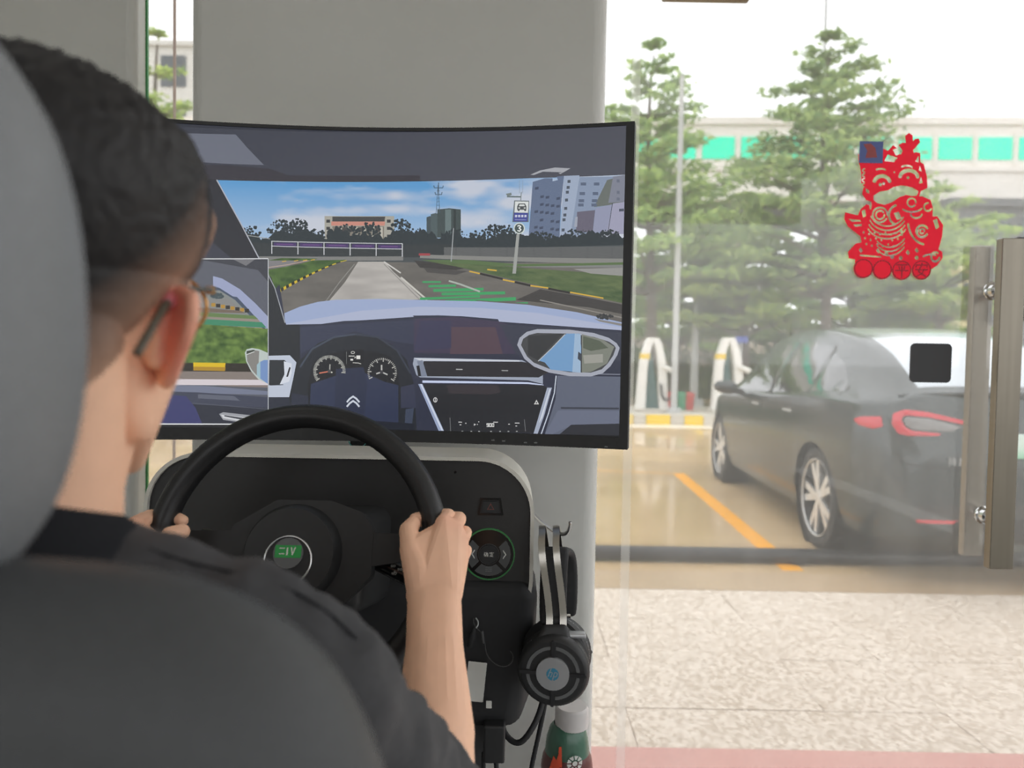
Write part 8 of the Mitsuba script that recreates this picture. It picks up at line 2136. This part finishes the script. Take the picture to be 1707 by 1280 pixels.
def drape(poly, axis, off=0.004, step=0.05, side=-1):
    """A panel that follows the body: a polygon in the plane square to the axis (0 x, 1 u, 2 z), cast onto the shell."""
    out = []
    for g in getattr(poly, 'geoms', [poly]):
        L = g.exterior.length
        bp = [g.exterior.interpolate(t) for t in np.linspace(0, L, max(12, int(L / (step * .6))), endpoint=False)]
        P_ = [(q.x, q.y) for q in bp]
        nb_ = len(P_)
        x0, y0, x1, y1 = g.bounds
        inner = g.buffer(-step * .35)
        for a in np.arange(x0 + step / 2, x1, step):
            for b in np.arange(y0 + step / 2, y1, step):
                if inner.contains(Point(a, b)):
                    P_.append((a, b))
        P_ = np.array(P_)
        T_ = Delaunay(P_).simplices
        gb_ = g.buffer(1e-4)
        T_ = np.array([t for t in T_ if gb_.contains(Point(P_[t].mean(0)))])
        o, d = np.zeros((len(P_), 3)), np.zeros(3)
        oth = [i for i in range(3) if i != axis]
        o[:, oth[0]], o[:, oth[1]] = P_[:, 0], P_[:, 1]
        o[:, axis] = 3.0 if side > 0 else -3.0
        if axis == 1:
            o[:, 1] = -3.0 if side < 0 else 8.0
        d[axis] = -side
        hit, ri, ti = sh_int.intersects_location(o, np.tile(d, (len(o), 1)), multiple_hits=False)
        V_ = np.full((len(P_), 3), np.nan)
        nn_ = np.zeros((len(P_), 3))
        V_[ri], nn_[ri] = hit, shell_.face_normals[ti]
        ok = ~np.isnan(V_).any(1)
        T_ = np.array([t for t in T_ if ok[t].all()])
        h_ = np.full(len(P_), off)
        h_[:nb_] = off * 0.25
        V_ = np.where(ok[:, None], V_ + nn_ * h_[:, None], 0)
        fn = np.cross(V_[T_[:, 1]] - V_[T_[:, 0]], V_[T_[:, 2]] - V_[T_[:, 0]])
        fl = (fn * nn_[T_[:, 0]]).sum(1) < 0
        T_[fl] = T_[fl][:, ::-1]
        out.append(trimesh.Trimesh(V_, T_, process=False))
    return trimesh.util.concatenate(out)


# side windows, seams and trim on both sides
W1 = Polygon([(3.42, 1.04), (3.05, 1.20), (2.70, 1.40), (2.38, 1.47), (2.16, 1.49), (2.16, 1.06)])
W2 = Polygon([(2.08, 1.06), (2.08, 1.49), (1.75, 1.485), (1.38, 1.43), (1.24, 1.10)])
W3 = Polygon([(1.18, 1.11), (1.31, 1.40), (1.02, 1.31), (.74, 1.18), (.66, 1.13)])
for s in (-1, 1):
    for w_ in (W1, W2, W3):
        add('side_window', moved(drape(w_, 0, .004, .07, s), CM), 'm_car_glass', parent=car, smooth=True)
    rim_ = unary_union([W1, W2, W3]).buffer(.05).buffer(-.028).difference(unary_union([W1, W2, W3]).buffer(.002))
    add('window_trim', moved(drape(rim_, 0, .003, .05, s), CM), 'm_car_trim', parent=car, smooth=True)
    for u0, u1 in ((3.36, 3.30), (2.12, 2.10), (1.22, 1.40)):
        add('door_seam', moved(drape(LineString([(u0, 1.02), (u0, .62), (u1, .30)]).buffer(.005), 0, .002, .05, s), CM), 'm_car_trim', parent=car)
    for u0 in (2.32, 1.42):
        add('door_handle', moved(drape(sbox(u0, .93, u0 + .22, .955), 0, .012, .03, s), CM), 'm_silver', parent=car, smooth=True)
    add('sill_trim', moved(drape(sbox(1.36, .215, 3.36, .27), 0, .004, .08, s), CM), 'm_car_trim', parent=car, smooth=True)
    # door mirror
    q = [s * 1.02, 3.05, 1.06]
    mk = add('door_mirror', moved(hull(ball([q[0], 3.06, 1.06], .07, 16), ball([q[0] + s * .10, 3.07, 1.07], .055, 16), ball([q[0] + s * .02, 3.12, 1.05], .06, 16)), CM), 'm_car', parent=car, smooth=40)
    add('arm', moved(hull(ball([s * .90, 3.10, 1.02], .03, 10), ball([q[0], 3.09, 1.04], .03, 10)), CM), 'm_car_trim', parent=mk, smooth=40)
# glass of roof, back and front
RG = Polygon([(-.585, .27), (.585, .27), (.50, .8), (.47, 1.22), (-.47, 1.22), (-.50, .8)])
add('rear_window', moved(drape(RG, 2, .004, .06, 1), CM), 'm_car_glass_skylit', parent=car, smooth=True)
add('roof_glass', moved(drape(Polygon([(-.48, 1.27), (.48, 1.27), (.52, 2.75), (-.52, 2.75)]), 2, .004, .08, 1), CM), 'm_car_glass_skylit', parent=car, smooth=True)
add('windshield', moved(drape(Polygon([(-.55, 2.82), (.55, 2.82), (.66, 3.62), (-.66, 3.62)]), 2, .004, .07, 1), CM), 'm_car_glass', parent=car, smooth=True)
# tail: spoiler lip, lights, plate, badge, seams, diffuser
lip = [[x, .155 + .10 * abs(x / .72) ** 3 - .02, 1.150 - .03 * abs(x / .72) ** 3] for x in np.linspace(-.72, .72, 25)]
add('spoiler', moved(tube(lip, .014, 8), CM), 'm_car', parent=car, smooth=40)
for s in (-1, 1):
    outer = Polygon([(s * a, b) for a, b in ((.36, .955), (.40, .985), (.62, 1.035), (.735, 1.045), (.80, 1.02), (.815, .96), (.79, .905), (.74, .895), (.58, .90), (.56, .915), (.72, .925), (.752, .945), (.765, .985), (.745, 1.012), (.62, 1.005), (.42, .965))])
    outer = outer if outer.is_valid else outer.buffer(0)
    tl = add('tail_light', moved(drape(outer, 1, .012, .03, -1), CM), 'm_tail_red', parent=car, smooth=True, label='red C-shaped tail light')
    inner = Polygon([(s * a, b) for a, b in ((.44, .955), (.62, .998), (.735, 1.002), (.755, .985), (.742, .948), (.71, .932), (.50, .925))])
    add('lens', moved(drape(inner, 1, .008, .03, -1), CM), 'm_tail_grey', parent=tl, smooth=True)
    side = Polygon([(.15, 1.00), (.30, .985), (.36, .965), (.30, .935), (.19, .92), (.13, .94)])
    add('lens', moved(drape(side, 0, .010, .03, s), CM), 'm_tail_red', parent=tl, smooth=True)
    add('reflector', moved(drape(sbox(min(s * .42, s * .70), .395, max(s * .42, s * .70), .415), 1, .008, .04, -1), CM), 'm_tail_red', parent=car, smooth=True)
seam = LineString([(-.80, .80), (-.78, .735), (-.60, .72), (.60, .72), (.78, .735), (.80, .80)]).buffer(.006)
add('tailgate_seam', moved(drape(seam, 1, .002, .05, -1), CM), 'm_car_trim', parent=car)
dif = Polygon([(-.62, .30), (-.45, .44), (.45, .44), (.62, .30)])
add('diffuser', moved(drape(dif, 1, .006, .05, -1), CM), 'm_car_trim', parent=car, smooth=True)
add('plate_recess', moved(drape(sbox(-.28, .775, .28, .93), 1, .004, .04, -1), CM), 'm_car_trim', parent=car)
_y = -0.01 + float(np.interp(.85, [.80, .93], [0.0, .04])) - .012
pl_ = add('licence_plate', moved(box(-.24, .24, _y - .02, _y, .785, .925, .004), CM), 'm_plate_green', parent=car, label='green licence plate')
for i, ch in enumerate('D000'):
    if i == 0:
        t_ = meshkit.text_mesh('D', .085, .002, bold=True)
        add('character', moved(t_, CM @ frame([-.035, _y - .021, .81], [1, 0, 0], [0, 0, 1])), 'm_plate_ink', parent=pl_)
bw = word(['te', 'si', 'la'], .048, .13, 1.2)
bw.apply_scale([1, 1, 8])
_yb = float(np.interp(.76, [.70, .80], [0.0, 0.0])) - .002
add('badge_lettering', moved(bw, CM @ frame([-.46, -.004, .757], [1, 0, 0], [0, 0, 1])), 'm_chrome', parent=car, label='small chrome lettering')
# wheels
for u in (UR, UF):
    for s in (-1, 1):
        M_ = CM @ TM([s * (HWO - .005), u, .36]) @ (trimesh.transformations.rotation_matrix(math.pi / 2 * s, [0, 1, 0]))
        ty = lathe([(.27, -.235), (.32, -.25), (.345, -.235), (.36, -.20), (.36, -.05), (.35, -.012), (.32, 0.0), (.284, -.010), (.27, -.03)], 56)
        wk = add('wheel', moved(ty, M_), 'm_tyre', parent=car, smooth=40, label='black tyre with silver multi-spoke rim')
        add('rim_ring', moved(lathe([(.284, -.010), (.276, -.003), (.266, -.012), (.258, -.10), (.0, -.12)], 56), M_), 'm_grey_dark', parent=wk, smooth=40)
        add('rim_edge', moved(trimesh.creation.torus(.272, .008, 56, 8), M_ @ TM([0, 0, -.012])), 'm_alloy', parent=wk, smooth=True)
        for i in range(5):
            a = 2 * math.pi * i / 5 + .3
            for da in (-.16, .16):
                p0_ = np.array([math.cos(a + da * .4) * .05, math.sin(a + da * .4) * .05]); p1_ = np.array([math.cos(a + da * 1.25) * .266, math.sin(a + da * 1.25) * .266])
                sp_ = extrude(LineString([p0_, p1_]).buffer(.024), .022)
                add('spoke', moved(sp_, M_ @ TM([0, 0, -.045])), 'm_alloy', parent=wk)
        add('hub_cap', moved(lathe([(0, -.02), (.045, -.02), (.055, -.03), (.055, -.06), (0, -.06)], 24), M_), 'm_alloy', parent=wk, smooth=40)
        add('arch_liner', moved(lathe([(.392, -.30), (.392, -.012)], 56), CM @ TM([s * (HWO - .0), u, .36]) @ trimesh.transformations.rotation_matrix(math.pi / 2 * s, [0, 1, 0])), 'm_car_trim', parent=car)
